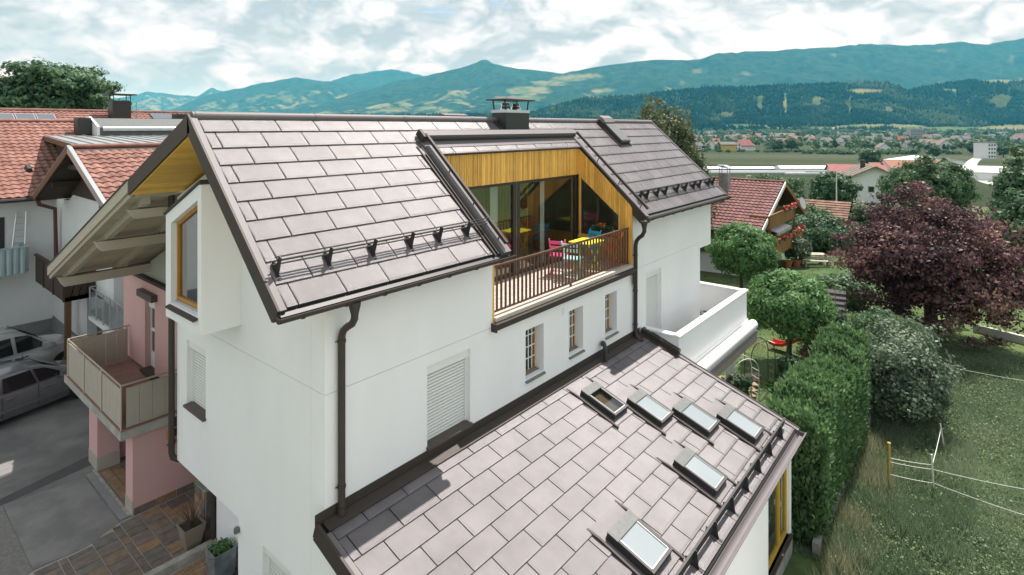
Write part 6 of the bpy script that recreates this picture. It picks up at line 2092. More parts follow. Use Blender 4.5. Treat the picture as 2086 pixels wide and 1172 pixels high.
link('wall', MB().box(-13, 13, 0, 12, -1, 24).mesh('wall', 'hallgrey'), tb, (0, 0, 0), None, local=True)
wq = MB().box(-1.25, 1.25, -.15, 0, 0, 1.7).mesh('window', 'carglass')
for i in range(7):
    for j in range(6): link('window', wq, tb, (-10.2 + j * 4, 0, 1.5 + i * 3.1), None, local=True)
# ================================================================== vegetation
def leaves(P, N_, size, aspect=.6, jitter=.6, tri=False, rng=None, up=0.0):
    """a small quad (or triangle) for each point; N_ = preferred facing"""
    r = rng or RNG
    n = len(P)
    N2 = N_ + r.normal(0, jitter, (n, 3)); N2[:, 2] += up
    N2 /= np.linalg.norm(N2, axis=1)[:, None] + 1e-9
    T_ = r.normal(0, 1, (n, 3))
    T_ -= (T_ * N2).sum(1)[:, None] * N2
    T_ /= np.linalg.norm(T_, axis=1)[:, None] + 1e-9
    B_ = np.cross(N2, T_)
    s = size * (.65 + .7 * r.random(n))[:, None]
    V = np.stack([P - T_ * s, P - B_ * s * aspect + N2 * s * .15, P + T_ * s, P + B_ * s * aspect + N2 * s * .15], 1)
    return V.reshape(-1, 3), (np.arange(n)[:, None] * 4 + np.arange(4)[None]).astype(np.int32)


def crown_points(c, rad, n_clump, per, spread, rng, shell=.55, low=-1.0, squash=.75, lobe=.12):
    """clump centres through the outer part of an ellipsoid, then points round each clump"""
    cs = []
    while len(cs) < n_clump:
        d = rng.normal(0, 1, 3); d /= np.linalg.norm(d)
        if d[2] < low: continue
        k = shell + (1 - shell) * rng.random() ** .6
        cs.append(d * k)
    cs = np.array(cs)
    ph = rng.random(6) * 6.28
    dn = cs / (np.linalg.norm(cs, axis=1)[:, None] + 1e-9)
    cs = cs * (1 + lobe * (np.sin(dn[:, 0] * 5 + ph[0]) * np.sin(dn[:, 1] * 5 + ph[1]) + .6 * np.sin(dn[:, 2] * 7 + ph[2] + dn[:, 0] * 4)) + rng.normal(0, lobe * .35, len(cs)))[:, None]
    C = np.array(c) + cs * np.array(rad)
    rc = spread * (.6 + .8 * rng.random(n_clump))
    d = rng.normal(0, 1, (n_clump, per, 3)); d /= np.linalg.norm(d, axis=2)[..., None]
    k = rng.random((n_clump, per, 1)) ** .45
    off = d * k * rc[:, None, None]; off[..., 2] *= squash
    P = (C[:, None] + off).reshape(-1, 3)
    Nn = (d * .8 + (cs / (np.linalg.norm(cs, axis=1)[:, None] + 1e-9))[:, None] * .8).reshape(-1, 3)
    tone = np.repeat(rng.random(n_clump), per) * .45 + rng.random(n_clump * per) * .55
    return P, Nn, tone


def trunk(parent, base, top, r0, r1, limbs, material='bark', rng=random):
    m = MB()
    b, t = Vector(base), Vector(top)
    mid = (b + t) / 2 + Vector((rng.uniform(-.1, .1), rng.uniform(-.1, .1), 0)) * (t - b).length * .2
    m.tube([b - Vector((0, 0, .3)), b + (mid - b) * .3, mid, t], [r0 * 1.25, r0, (r0 + r1) / 2, r1], 8)
    for (e, f, rr_) in limbs:
        s = b.lerp(t, f); e = Vector(e)
        k = s.lerp(e, .5) + Vector((0, 0, (e - s).length * .12))
        m.tube([s, k, e], [rr_, rr_ * .6, rr_ * .2], 6)
    return m.build('trunk', material, parent, smooth=True)


mat('bark', (0.085, 0.065, 0.05), .95, col2=(0.13, 0.105, 0.08), scale=8, stretch=(3, 3, .6), bump=.6, bscale=20)
mat('birchbark', (0.42, 0.41, 0.38), .9, col2=(0.10, 0.095, 0.09), scale=6, stretch=(1, 1, 3))
leafmat('leaf_maple', [(0, (0.072, 0.156, 0.059)), (.5, (0.130, 0.262, 0.094)), (1, (0.222, 0.394, 0.133))], .35)
leafmat('leaf_dark', [(0, (0.036, 0.085, 0.045)), (.5, (0.070, 0.139, 0.067)), (1, (0.126, 0.215, 0.095))], .3)
leafmat('leaf_mid', [(0, (0.059, 0.118, 0.059)), (.5, (0.100, 0.180, 0.086)), (1, (0.180, 0.269, 0.138))], .35)
leafmat('leaf_pale', [(0, (.045, .080, .042)), (.45, (.095, .140, .078)), (.75, (.21, .25, .17)), (1, (.52, .55, .46))], .35)
leafmat('leaf_copper', [(0, (0.037, 0.021, 0.027)), (.35, (0.106, 0.054, 0.062)), (.62, (0.206, 0.110, 0.109)), (.85, (0.350, 0.237, 0.168)), (1, (0.600, 0.288, 0.336))], .35)
leafmat('leaf_birch', [(0, (0.055, 0.081, 0.039)), (.5, (0.099, 0.132, 0.059)), (1, (0.176, 0.193, 0.089))], .4)
leafmat('leaf_thuja', [(0, (0.054, 0.114, 0.048)), (.45, (0.106, 0.202, 0.081)), (.85, (0.198, 0.318, 0.134)), (1, (0.384, 0.468, 0.269))], .42)
leafmat('leaf_varieg', [(0, (0.060, 0.102, 0.060)), (.55, (0.120, 0.180, 0.108)), (.88, (0.240, 0.312, 0.215)), (1, (0.600, 0.600, 0.591))], .35)
leafmat('leaf_grass', [(0, (0.095, 0.162, 0.088)), (.5, (0.174, 0.252, 0.138)), (.85, (0.280, 0.347, 0.213)), (1, (0.448, 0.448, 0.314))], .45)
leafmat('leaf_straw', [(0, (.15, .17, .09)), (.5, (.29, .29, .17)), (1, (.46, .43, .29))], .4)


def tree(name, label, x, y, h, rad, cz, leafm, n_clump, per, spread, size, seed, group=None, shell=.5, low=-.9, barkm='bark', r0=.2, cat='tree', base=None, jitter=.6, squash=.75, extra=None, tonefn=None, aspect=.6, lobe=.12):
    rng = np.random.default_rng(seed)
    z = ground_at(x, y) if base is None else base
    t = thing(name, label, cat, (x, y, z), group)
    c = (x, y, z + cz)
    P, Nn, tone = crown_points(c, rad, n_clump, per, spread, rng, shell, low, squash, lobe)
    if extra is not None: P, Nn, tone = extra(P, Nn, tone, rng)
    if tonefn is not None: tone = tonefn(P, tone)
    V, F = leaves(P, Nn, size, aspect, jitter, rng=rng)
    npmesh('crown', V, F, leafm, t, smooth=False, attrs={'tone': np.repeat(tone, 4)})
    rr = random.Random(seed)
    limbs = []
    for k in range(7):
        a = rr.uniform(0, 6.28); f = rr.uniform(.45, .95)
        limbs.append(((x + rad[0] * .7 * math.cos(a), y + rad[1] * .7 * math.sin(a), z + cz + rad[2] * rr.uniform(-.3, .6)), f, r0 * .45))
    trunk(t, (x, y, z), (x, y, z + cz + rad[2] * .3), r0, r0 * .35, limbs, barkm, rr)
    return t


def pos(px, D): return at(px, D)


# two clipped globe maples
x, y = pos(1606, 22.4); tree('globe_maple', 'globe-clipped maple on a bare trunk beside the red slide', x, y, 3.7, (1.38, 1.38, 1.15), 2.4, 'leaf_maple', 420, 85, .30, .062, 21, 'clipped globe maples', .72, -.8, r0=.11)
x, y = pos(1512, 29.5); tree('globe_maple', 'globe-clipped maple in front of the chalet', x, y, 4.6, (1.42, 1.42, 1.3), 3.2, 'leaf_maple', 420, 85, .30, .066, 22, 'clipped globe maples', .74, -.85, r0=.12)
# copper beech
x, y = pos(1897, 25.5)
def beech_tone(P, tone):
    n = fbm(P[:, 0] * .45, P[:, 1] * .45 + P[:, 2] * .4, 3, 333)
    return np.clip(tone * .75 + (n - .42) * 1.1, 0, 1)
tree('copper_beech', 'large copper beech with purple-red foliage', x, y, 7, (3.35, 3.35, 2.95), 3.3, 'leaf_copper', 620, 90, .62, .080, 23, None, .25, -.85, r0=.28, jitter=.75, squash=.38, lobe=.2, tonefn=beech_tone)
# big oak-like tree far left, behind the red roofs, and its companion at the edge
x, y = pos(118, 74)
tree('broad_tree', 'broad dark deciduous tree rising behind the red roofs', x, y, 18, (7.0, 7.0, 5.6), 12.4, 'leaf_dark', 420, 80, 1.35, .26, 24, None, .35, -.6, r0=.6, squash=.5, jitter=.5)
x, y = pos(-25, 92); tree('dark_tree', 'dark tree cut by the left edge of the picture', x, y, 13, (4, 4, 3.5), 9.0, 'leaf_dark', 120, 70, 1.2, .26, 25, None, .3, -.6, r0=.4)
# birch behind the ridge: drooping sprays
def droop(P, Nn, tone, rng):
    k = rng.random(len(P)) < .55
    P = P.copy(); P[k, 2] -= rng.random(k.sum()) * 1.5
    return P, Nn, tone
x, y = pos(1345, 40); tree('birch', 'tall birch with drooping branches behind the main roof', x, y, 12, (2.35, 2.35, 4.1), 7.9, 'leaf_birch', 380, 90, .55, .10, 26, None, .25, -1, 'birchbark', .18, extra=droop)
x, y = pos(1408, 38); tree('birch', 'shorter birch at the right end of the main roof', x, y, 8, (1.3, 1.3, 3.0), 5.2, 'leaf_birch', 180, 80, .5, .10, 27, None, .25, -1, 'birchbark', .13, extra=droop)
# trees and shrubs of the gardens: label, bearing, distance, radii, crown height, material, clumps, per, spread, leaf
GT = [
    ('rounded green tree left of the farmhouse trees, close to the field', 1846, 84, (3.6, 3.6, 3.2), 3.6, 'leaf_mid', 240, 60, .8, .19),
    ('tall green tree in front of the farmhouse', 1893, 78, (4.2, 4.2, 3.9), 4.4, 'leaf_mid', 300, 60, .8, .19),
    ('green tree right of the farmhouse, before the pale road', 1930, 78, (2.6, 2.6, 3.6), 4.0, 'leaf_mid', 260, 60, .8, .19),
    ('low tree between the outbuilding and the copper beech', 1785, 62, (2.6, 2.6, 1.7), 1.7, 'leaf_pale', 180, 60, .6, .15),
    ('dense dark bush behind the picnic table', 1668, 49, (3.0, 2.6, 1.5), 1.3, 'leaf_dark', 240, 70, .6, .13),
    ('dark bush right of the picnic table under the outbuilding', 1738, 47, (2.6, 2.6, 1.15), 1.0, 'leaf_dark', 220, 70, .6, .13),
    ('dark round bush at the chalet corner', 1635, 58, (2.4, 2.4, 1.6), 1.6, 'leaf_dark', 160, 60, .6, .14),
    ('dark tree behind the chalet roof', 1580, 86, (4.0, 4.0, 3.0), 2.8, 'leaf_dark', 200, 60, .8, .2),
    ('small dark tree left of the farmhouse, at its garden', 1700, 100, (3.8, 3.8, 3.0), 3.0, 'leaf_dark', 180, 60, .8, .22),
    ('tall dark tree at the right edge of the picture', 2104, 38, (2.0, 2.0, 3.6), 4.6, 'leaf_dark', 320, 80, .6, .12),
    ('second dark tree at the right edge, nearer the beech', 2108, 33, (2.2, 2.2, 2.6), 3.0, 'leaf_dark', 260, 80, .6, .12),
    ('lighter tree right of the beech near the picture edge', 2098, 46, (2.0, 2.0, 2.8), 5.0, 'leaf_mid', 200, 70, .6, .13),
    ('light shrub behind the terrace wall', 1452, 27, (1.3, 1.3, .95), .9, 'leaf_pale', 130, 80, .35, .075),
    ('green shrub under the front globe maple', 1478, 26, (1.0, 1.0, .9), .8, 'leaf_mid', 110, 80, .35, .075),
    ('leafy shrub left of the garden shed', 1672, 25.5, (.8, .8, .6), .6, 'leaf_mid', 140, 80, .35, .08),
    ('pale shrub below the garden shed', 1704, 23.5, (1.25, 1.1, .65), .6, 'leaf_pale', 160, 80, .35, .075),
    ('light green shrub behind the lawn by the beech', 1712, 31, (1.3, 1.3, .8), .75, 'leaf_mid', 170, 80, .4, .09),
    ('dark clipped shrub at the foot of the globe maple', 1622, 20.2, (.62, .62, .55), .5, 'leaf_dark', 120, 90, .2, .045),
    ('potted oleander by the chalet wall', 1622, 41, (.8, .8, .9), 1.2, 'leaf_pale', 90, 70, .35, .10),
]
for k, (lb, px, D, rad, cz, lm, nc, per, spr_, ls) in enumerate(GT):
    x, y = pos(px, D)
    sh = 'shrub' in lb or 'bush' in lb or 'oleander' in lb
    tree('garden_shrub' if sh else 'garden_tree', lb, x, y, 0, rad, cz, lm, nc, per, spr_, ls, 100 + k, 'garden shrubs' if sh else 'garden trees', .35, -.75, r0=.06 if sh else .2, cat='shrub' if sh else 'tree')
# big variegated shrub beside the hedge
x, y = pos(1845, 18.2)
tree('variegated_shrub', 'big loose shrub with white-edged leaves beside the clipped hedge', x, y, 0, (1.8, 1.15, 1.35), 1.3, 'leaf_varieg', 300, 95, .40, .058, 140, None, .35, -.85, r0=.08, cat='shrub', lobe=.24)
x, y = pos(1800, 21.5)
tree('variegated_shrub', 'smaller light-leaved shrub at the far end of the hedge', x, y, 0, (1.5, 1.2, 1.15), 1.2, 'leaf_mid', 220, 90, .38, .055, 141, None, .35, -.85, r0=.08, cat='shrub', lobe=.24)

# clipped thuja hedge: upright sprays all over a box
hd = thing('clipped_hedge', 'tall clipped green thuja hedge along the garden', 'hedge', (17.3, 3.45, -9.3))
rng = np.random.default_rng(60)
def hedge_half(u): return .62 + .05 * math.sin(u * 2.1)
n = 52000
uu = 13.95 + rng.random(n) * 6.7
face = rng.random(n)
yy = np.zeros(n); zz = np.zeros(n); Nn = np.zeros((n, 3))
htop = -6.50 + .12 * np.sin(uu * 1.7) + .09 * np.sin(uu * 5.1 + 1) + .07 * np.sin(uu * 9.3) + .05 * rng.normal(0, 1, n) * .5
yc = 3.36 + .05 * np.sin(uu * 1.3)
hb = ground_at(uu, yc)
wob = (fbm(uu * 2.2, face * 9, 4, 61) - .5) * .22 + .09 * np.abs(np.sin(uu * 5.2)) - .05
s = face < .46
yy[s] = yc[s] - .52 - wob[s] + rng.normal(0, .05, s.sum()); zz[s] = hb[s] + rng.random(s.sum()) ** .8 * (htop[s] - hb[s]); Nn[s] = (0, -1, .2)
q = (face >= .46) & (face < .78)
yy[q] = yc[q] + (rng.random(q.sum()) - .5) * 1.06; zz[q] = htop[q] + wob[q] * 1.1 - .25 * (np.abs(yy[q] - yc[q]) / .53) ** 3 + rng.normal(0, .05, q.sum()); Nn[q] = (0, 0, 1)
q = (face >= .78) & (face < .88)
yy[q] = yc[q] + .5 + rng.normal(0, .06, q.sum()); zz[q] = hb[q] + rng.random(q.sum()) * (htop[q] - hb[q]); Nn[q] = (0, 1, .2)
q = face >= .88
uu[q] = np.where(rng.random(q.sum()) < .5, 13.95, 20.65) + rng.normal(0, .06, q.sum()); yy[q] = yc[q] + (rng.random(q.sum()) - .5) * 1.0; zz[q] = hb[q] + rng.random(q.sum()) * (htop[q] - hb[q]); Nn[q] = (-1, 0, .2)
P = np.stack([uu, yy, zz], -1)
# each spray: narrow upright blade
dirs = rng.normal(0, .38, (n, 3)) + Nn * .35; dirs[:, 2] += 1.0
dirs /= np.linalg.norm(dirs, axis=1)[:, None]
sd_ = np.cross(dirs, rng.normal(0, 1, (n, 3))); sd_ /= np.linalg.norm(sd_, axis=1)[:, None]
ln = (.10 + .09 * rng.random(n))[:, None]; wd = (.022 + .022 * rng.random(n))[:, None]
V = np.stack([P - sd_ * wd * .5, P + dirs * ln * .55 + sd_ * wd, P + dirs * ln, P + dirs * ln * .55 - sd_ * wd], 1).reshape(-1, 3)
F = (np.arange(n)[:, None] * 4 + np.arange(4)[None])
tone = np.clip(fbm(uu * 3, zz * 3 + yy * 3, 3, 62) * .7 + rng.random(n) * .5 - .1, 0, 1)
npmesh('foliage', V, F, 'leaf_thuja', hd, smooth=False, attrs={'tone': np.repeat(tone, 4)})
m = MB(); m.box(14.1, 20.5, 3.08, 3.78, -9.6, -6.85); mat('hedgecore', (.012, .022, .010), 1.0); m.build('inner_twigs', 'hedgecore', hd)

# copper/dark core masses inside large crowns so light does not leak straight through
# meadow grass: blades near the camera, thinner farther out
def blades(name, label, u0, u1, v0, v1, n, hmin, hmax, material, seed, dens=None, lean=.35, width=.012, cat='grass'):
    rng = np.random.default_rng(seed)
    u = u0 + rng.random(n) * (u1 - u0); v = v0 + rng.random(n) * (v1 - v0)
    if dens is not None:
        k = rng.random(n) < dens(u, v); u, v = u[k], v[k]
    n = len(u)
    z = ground_at(u, v)
    hs = fbm(u * .9, v * .9, 4, seed)
    h = (hmin + (hmax - hmin) * np.clip(hs * 1.5 - .25, 0, 1) * (.6 + .6 * rng.random(n)))
    a = rng.random(n) * 6.283
    l = lean * (.3 + rng.random(n))
    tip = np.stack([u + np.cos(a) * h * l, v + np.sin(a) * h * l, z + h], -1)
    b = rng.random(n) * 6.283
    w = width * (.6 + .8 * rng.random(n))
    B1 = np.stack([u - np.cos(b) * w, v - np.sin(b) * w, z - .02], -1); B2 = np.stack([u + np.cos(b) * w, v + np.sin(b) * w, z - .02], -1)
    V = np.stack([B1, B2, tip], 1).reshape(-1, 3)
    F = np.arange(3 * n).reshape(-1, 3)
    tone = np.clip(fbm(u * .5, v * .5, 3, seed + 5) * .8 - .15 + rng.random(n) * .5, 0, 1)
    return npmesh(name, V, F, material, None, smooth=False, attrs={'tone': np.repeat(tone, 3)}, kind='stuff', label=label, cat=cat)


def meadow_d(u, v):
    keep = (v < 2.6) | (u > 20.9) | ((u < 13.75) & (u > 13.5) & (v < 3.6))
    D = u * CF + v * SF
    path = (np.abs(v) < 400)
    return np.where(keep, np.clip(22 / D, .12, 1), 0)
blades('meadow_grass', 'uncut green meadow beyond the string fence', 12.4, 31, -9.5, 3.6, 270000, .05, .20, 'leaf_grass', 71, meadow_d, 1.2, .015)
def rough_d(u, v):
    near = np.clip(1.15 - (2.62 - v) / .9, .0, 1)
    return near * np.clip(fbm(u * 1.1, v * 1.1, 4, 77) * 3.2 - 1.15, 0, 1) * np.where(u < 19.5, 1, 0)
blades('rough_grass', 'tall dry grass along the foot of the hedge', 12.5, 20.5, 1.2, 2.62, 15000, .25, .75, 'leaf_straw', 72, rough_d, .5, .006)
blades('tall_green_grass', 'tall green grass below the concrete wall', 12.6, 21, .2, 2.62, 42000, .12, .42, 'leaf_grass', 74, lambda u, v: np.clip(fbm(u * .8, v * .8, 4, 79) * 2.6 - .7, .05, 1), .45, .010)
def herbs(name, label, n, seed):
    rng = np.random.default_rng(seed)
    u = 12.5 + rng.random(n) * 18; v = -9 + rng.random(n) * 11.6
    D = u * CF + v * SF
    k = (rng.random(n) < np.clip(20 / D, .1, 1) * np.clip(fbm(u * .7, v * .7, 4, seed) * 3 - .9, 0, 1)); u, v = u[k], v[k]
    P = np.stack([u, v, ground_at(u, v) + .05 + rng.random(len(u)) * .16], -1)
    V, F = leaves(P, np.tile((0, 0, 1.), (len(u), 1)), .026, .6, .55, rng=rng)
    npmesh(name, V, F, 'leaf_herb', None, smooth=False, attrs={'tone': np.repeat(rng.random(len(u)), 4)}, kind='stuff', label=label, cat='plants')
leafmat('leaf_herb', [(0, (.07, .12, .05)), (.6, (.13, .19, .085)), (1, (.26, .32, .18))], .3)
herbs('meadow_herbs', 'clover and dock leaves among the meadow grass', 70000, 76)
blades('lawn', 'short mown lawn around the slide and picnic table', 18.9, 46, 2, 16, 120000, .03, .07, 'leaf_grass', 73, lambda u, v: np.where((v > 4.2) | (u > 20.9), np.clip(24 / (u * CF + v * SF), .1, 1), 0), .5, .016)
# village trees and hedgerows: far broadleaf masses
rng = np.random.default_rng(80)
def far_trees(name, label, specs, leaf, seed):
    rng = np.random.default_rng(seed)
    Ps, Ns, Ts = [], [], []
    for (px, D, w, h) in specs:
        x, y = at(px, D); z = gz(x, y)
        P, Nn, t = crown_points((x, y, z + h * .52), (w, w, h * .5), 9, 12, w * .5, rng, .3, -.9)
        Ps.append(P); Ns.append(Nn); Ts.append(t * .6 + rng.random() * .4)
    P, Nn, t = np.concatenate(Ps), np.concatenate(Ns), np.concatenate(Ts)
    V, F = leaves(P, Nn, leaf, .7, .6, rng=rng)
    return npmesh(name, V, F, 'leaf_mid', None, smooth=False, attrs={'tone': np.repeat(t, 4)}, kind='stuff', label=label, cat='trees')
r_ = random.Random(9)
far_trees('village_trees', 'trees scattered between the far village houses', [(r_.uniform(1400, 2120), d, r_.uniform(3, 6), r_.uniform(6, 13)) for d in [r_.uniform(640, 1500) for _ in range(330)]], 1.5, 81)
far_trees('valley_trees', 'line of trees at the far edge of the valley floor', [(r_.uniform(1380, 2150), d, r_.uniform(5, 10), r_.uniform(10, 20)) for d in [r_.uniform(1500, 2600) for _ in range(420)]], 3.0, 82)
far_trees('field_hedgerow', 'dark hedgerow bushes along the fields', [(r_.uniform(1640, 1960), r_.uniform(560, 600), r_.uniform(2, 4), r_.uniform(2, 4.5)) for _ in range(70)] + [(r_.uniform(1430, 1700), r_.uniform(615, 635), 2.0, 2.5) for _ in range(40)], 1.1, 83)
for k, (lb, px, D, w, h) in enumerate((('large dark tree clump in the fields, left of the farm', 1585, 640, 8, 15), ('broad dark tree clump beside it in the fields', 1612, 645, 9, 16), ('lone dark tree by the farm hall', 1772, 330, 7, 13), ('dark tree near the apartment block', 1985, 560, 8, 14), ('small dark tree left of the orange barn roof', 1905, 500, 6, 10), ('tree just right of the apartment block', 2044, 500, 5, 11))):
    x, y = at(px, D)
    tree('field_tree', lb, x, y, h, (w * .7, w * .7, h * .42), h * .52, 'leaf_dark', 60, 40, w * .3, .75, 160 + k, 'trees standing in the fields', .4, -.8, r0=.5)
# ================================================================== garden and balcony things
def col(name, c, r=.45): return mat(name, c, r, 0, col2=tuple(min(1, k * 1.1) for k in c), scale=8)
col('c_pink', (.72, .06, .22)); col('c_mint', (.45, .78, .74)); col('c_blue', (.02, .36, .50)); col('c_orange', (.75, .14, .015)); col('c_yellow', (.80, .74, .02))


def bistro_chair(label, x, y, rz, material):
    c = thing('folding_chair', label, 'chair', (x, y, LZ + .003), 'folding chairs on the loggia', rz)
    def B(mb, nm): return link(nm, mb.mesh(nm, material), c, (0, 0, 0), None, local=True)
    # sits facing +x
    for s in (-1, 1):
        B(MB().bar((.18, s * .19, 0), (-.20, s * .19, .86), .022, .03), 'back_leg')
        B(MB().bar((-.20, s * .165, 0), (.17, s * .165, .45), .022, .03), 'front_leg')
    for k in range(5): B(MB().box(-.16 + k * .075, -.16 + k * .075 + .06, -.2, .2, .44, .46), 'seat_slat')
    for z in (.64, .77): B(MB().obox((-.11 - (z - .64) * .45, 0, z), (0, 1, 0), (1, 0, 0), (-.4, 0, .9), .2, .008, .045), 'back_slat')
    B(MB().bar((-.12, -.17, .1), (-.12, .17, .1), .015, .015), 'stretcher')
    return c


bistro_chair('pink folding chair left of the yellow table', 11.12, 7.78, .35, 'c_pink')
bistro_chair('mint folding chair in front of the pink one', 11.05, 7.36, .25, 'c_mint')
bistro_chair('blue folding chair behind the yellow table', 12.45, 7.75, 2.9, 'c_blue')
bistro_chair('orange folding chair nearest the larch side wall', 12.62, 7.22, 2.7, 'c_orange')
tb_ = thing('folding_table', 'yellow square folding table on the loggia', 'table', (11.82, 7.45, LZ + .003))
def BT(mb, nm): return link(nm, mb.mesh(nm, 'c_yellow'), tb_, (0, 0, 0), None, local=True)
BT(MB().box(-.35, .35, -.30, .30, .70, .722), 'top')
for s in (-1, 1):
    BT(MB().bar((-.28, s * .24, 0), (.28, s * .24, .70), .022, .022), 'leg'); BT(MB().bar((.28, s * .22, 0), (-.28, s * .22, .70), .022, .022), 'leg')
BT(MB().bar((-.2, -.24, .1), (-.2, .24, .1), .018, .018), 'stretcher'); BT(MB().bar((.2, -.22, .1), (.2, .22, .1), .018, .018), 'stretcher')
fb = thing('window_box', 'planted box on the sill of the slanted loggia window', 'planter', (12.9, 7.6, -2.8))
MB().box(12.9, 13.02, 7.36, 8.0, -2.80, -2.70).build('box', 'frame_dark', fb)
rng = np.random.default_rng(5); n = 260
P = np.stack([12.93 + rng.random(n) * .1 - .03, 7.36 + rng.random(n) * .64, -2.70 + rng.random(n) * .13], -1)
V, F = leaves(P, np.tile((0, 0, 1.), (n, 1)), .022, .6, .9, rng=rng); npmesh('plants', V, F, 'leaf_mid', fb, smooth=False, attrs={'tone': np.repeat(rng.random(n), 4)})
n = 40; P = np.stack([12.92 + rng.random(n) * .1 - .03, 7.62 + rng.random(n) * .12, -2.60 + rng.random(n) * .08], -1)
V, F = leaves(P, np.tile((0, 0, 1.), (n, 1)), .022, .8, .9, rng=rng); npmesh('blossoms', V, F, 'c_orange', fb, smooth=False)
# plants in stone planter and zinc planter
for (cx_, cy_, z_, par, r_x, n) in ((5.26, 12.55, G + 1.03, sp, .26, 300), (4.77, 11.1, G + .035 + .45, zp, .17, 320)):
    P = np.stack([cx_ + rng.normal(0, .5, n) * r_x, cy_ + rng.normal(0, .5, n) * r_x, z_ + rng.random(n) * .16], -1)
    V, F = leaves(P, np.tile((0, 0, 1.), (n, 1)), .028, .6, .8, rng=rng); npmesh('plant', V, F, 'leaf_maple', par, smooth=False, attrs={'tone': np.repeat(rng.random(n), 4)}, kind='stuff')
# bush beside the stone planter on the paving
tree('doorstep_shrub', 'small yellow-green shrub beside the stone planter', 5.75, 13.6, 0, (.3, .3, .2), .2, 'leaf_maple', 40, 50, .12, .026, 301, None, .3, -.7, r0=.02, cat='shrub', base=G + .03)
# water can on the glass balcony
wc = thing('watering_can', 'white and teal watering can on the glass-railed balcony', 'watering can', (6.3, 21.2, -6.6))
MB().lathe([(.13, 0), (.15, .02), (.15, .25), (.10, .32), (.06, .34)], (6.3, 21.2, -6.6), 14).build('can_body', 'whitepaint', wc, smooth=True)
q = MB(); q.tube([(6.3, 21.05, -6.45), (6.3, 20.85, -6.25), (6.3, 20.75, -6.15)], [.04, .03, .05], 8); q.build('spout', 'c_mint', wc)
q = MB(); q.tube([(6.3, 21.34, -6.5), (6.3, 21.45, -6.3), (6.3, 21.3, -6.2), (6.3, 21.2, -6.27)], .018, 6); q.build('handle', 'c_mint', wc)

# --- low white retaining wall under the hedge, plinth of the garden
MB().box(13.7, 20.9, 2.76, 2.90, -9.9, -9.02).build('retaining_wall', 'concrete', kind=None, label='low white concrete wall at the foot of the hedge', cat='wall')
# --- string fence
mat('yellowpost', (.36, .25, .05), .7, col2=(.45, .33, .09), scale=6); mat('whitepost', (.62, .62, .56), .5); mat('cord', (.72, .72, .64), .7)
sfx, sfy = at(1811, 14.55)
SF_ = thing('string_fence', 'low string fence of one wooden post, thin white stakes and cords in the meadow', 'fence', (sfx, sfy, ground_at(sfx, sfy)))
def post(label, px, D, h, r, m, lean=(0, 0)):
    x, y = at(px, D); z = ground_at(x, y)
    t = sub('fence_post', SF_, (x, y, z)); tag(t, label)
    q = MB(); q.tube([(x, y, z - .1), (x + lean[0], y + lean[1], z + h)], r, 8); q.build('stake', m, t, smooth=True)
    q = MB(); q.tube([(x + lean[0], y + lean[1], z + h), (x + lean[0], y + lean[1], z + h + .02)], r * 1.15, 8); q.build('cap', m, t)
    return Vector((x, y, z)), Vector((x + lean[0], y + lean[1], z + h))
a0, a1 = post('thick yellowish wooden post', 1811, 14.55, 1.22, .035, 'yellowpost')
b0, b1 = post('thin white stake', 1903, 14.5, .95, .02, 'whitepost', (-.06, .05))
c0, c1 = post('short leaning white stake', 1925, 16.4, .75, .02, 'whitepost', (-.1, .1))
def cord(pts, par):
    m = MB(); P = [Vector(p) for p in pts]; fine = []
    for i in range(len(P) - 1):
        for k in range(8):
            t = k / 8; p = P[i].lerp(P[i + 1], t); p.z -= .10 * 4 * t * (1 - t) * min(1, (P[i + 1] - P[i]).length / 6); fine.append(p)
    fine.append(P[-1])
    m.tube(fine, .008, 5); m.build('cord', 'cord', par)
def far(px, D, h):
    x, y = at(px, D); return Vector((x, y, ground_at(x, y) + h))
e = far(2180, 13.0, .85); e2 = far(2180, 12.6, .4)
cord([a0.lerp(a1, .62), b0.lerp(b1, .62), e], SF_)
cord([a0.lerp(a1, .36), b0.lerp(b1, .25), e2], SF_)
cord([a0.lerp(a1, .70), b0.lerp(b1, .74), c0.lerp(c1, .85)], SF_)
FF_ = thing('far_string_fence', 'white string stretched across the meadow below the copper beech', 'fence', tuple(far(1925, 20.5, 0)))
for px, D in ((1925, 20.5), (2200, 19.0)):
    p = far(px, D, 0); q = MB(); q.tube([p, p + Vector((0, 0, .85))], .018, 6); q.build('stake', 'whitepost', FF_)
cord([far(1925, 20.5, .75), far(2200, 19.0, .6)], FF_)
mat('kerbwhite', (.5, .49, .45), .9, col2=(.58, .57, .53), scale=3)
ka, kb_ = far(1985, 26.5, .1), far(2200, 23.0, .1)
tag(MB().bar(ka, kb_, .22, .5).build('garden_wall', 'kerbwhite'), 'low pale garden wall right of the copper beech', 'wall')
bqx, bqy = at(1572, 40.0); bz = ground_at(bqx, bqy)
bq = thing('kettle_grill', 'black kettle barbecue by the chalet wall', 'grill', (bqx, bqy, bz))
MB().lathe([(.05, 0), (.26, .08), (.32, .22), (.32, .24), (.24, .38), (.05, .45)], (bqx, bqy, bz + .55), 14).build('kettle', 'charcoal', bq, smooth=True)
for k in range(3):
    a = k * 2.1; MB().bar((bqx + .1 * math.cos(a), bqy + .1 * math.sin(a), bz + .6), (bqx + .3 * math.cos(a), bqy + .3 * math.sin(a), bz), .03, .03).build('leg', 'aluflat', bq)
mat('clay', (.34, .12, .06), .85)
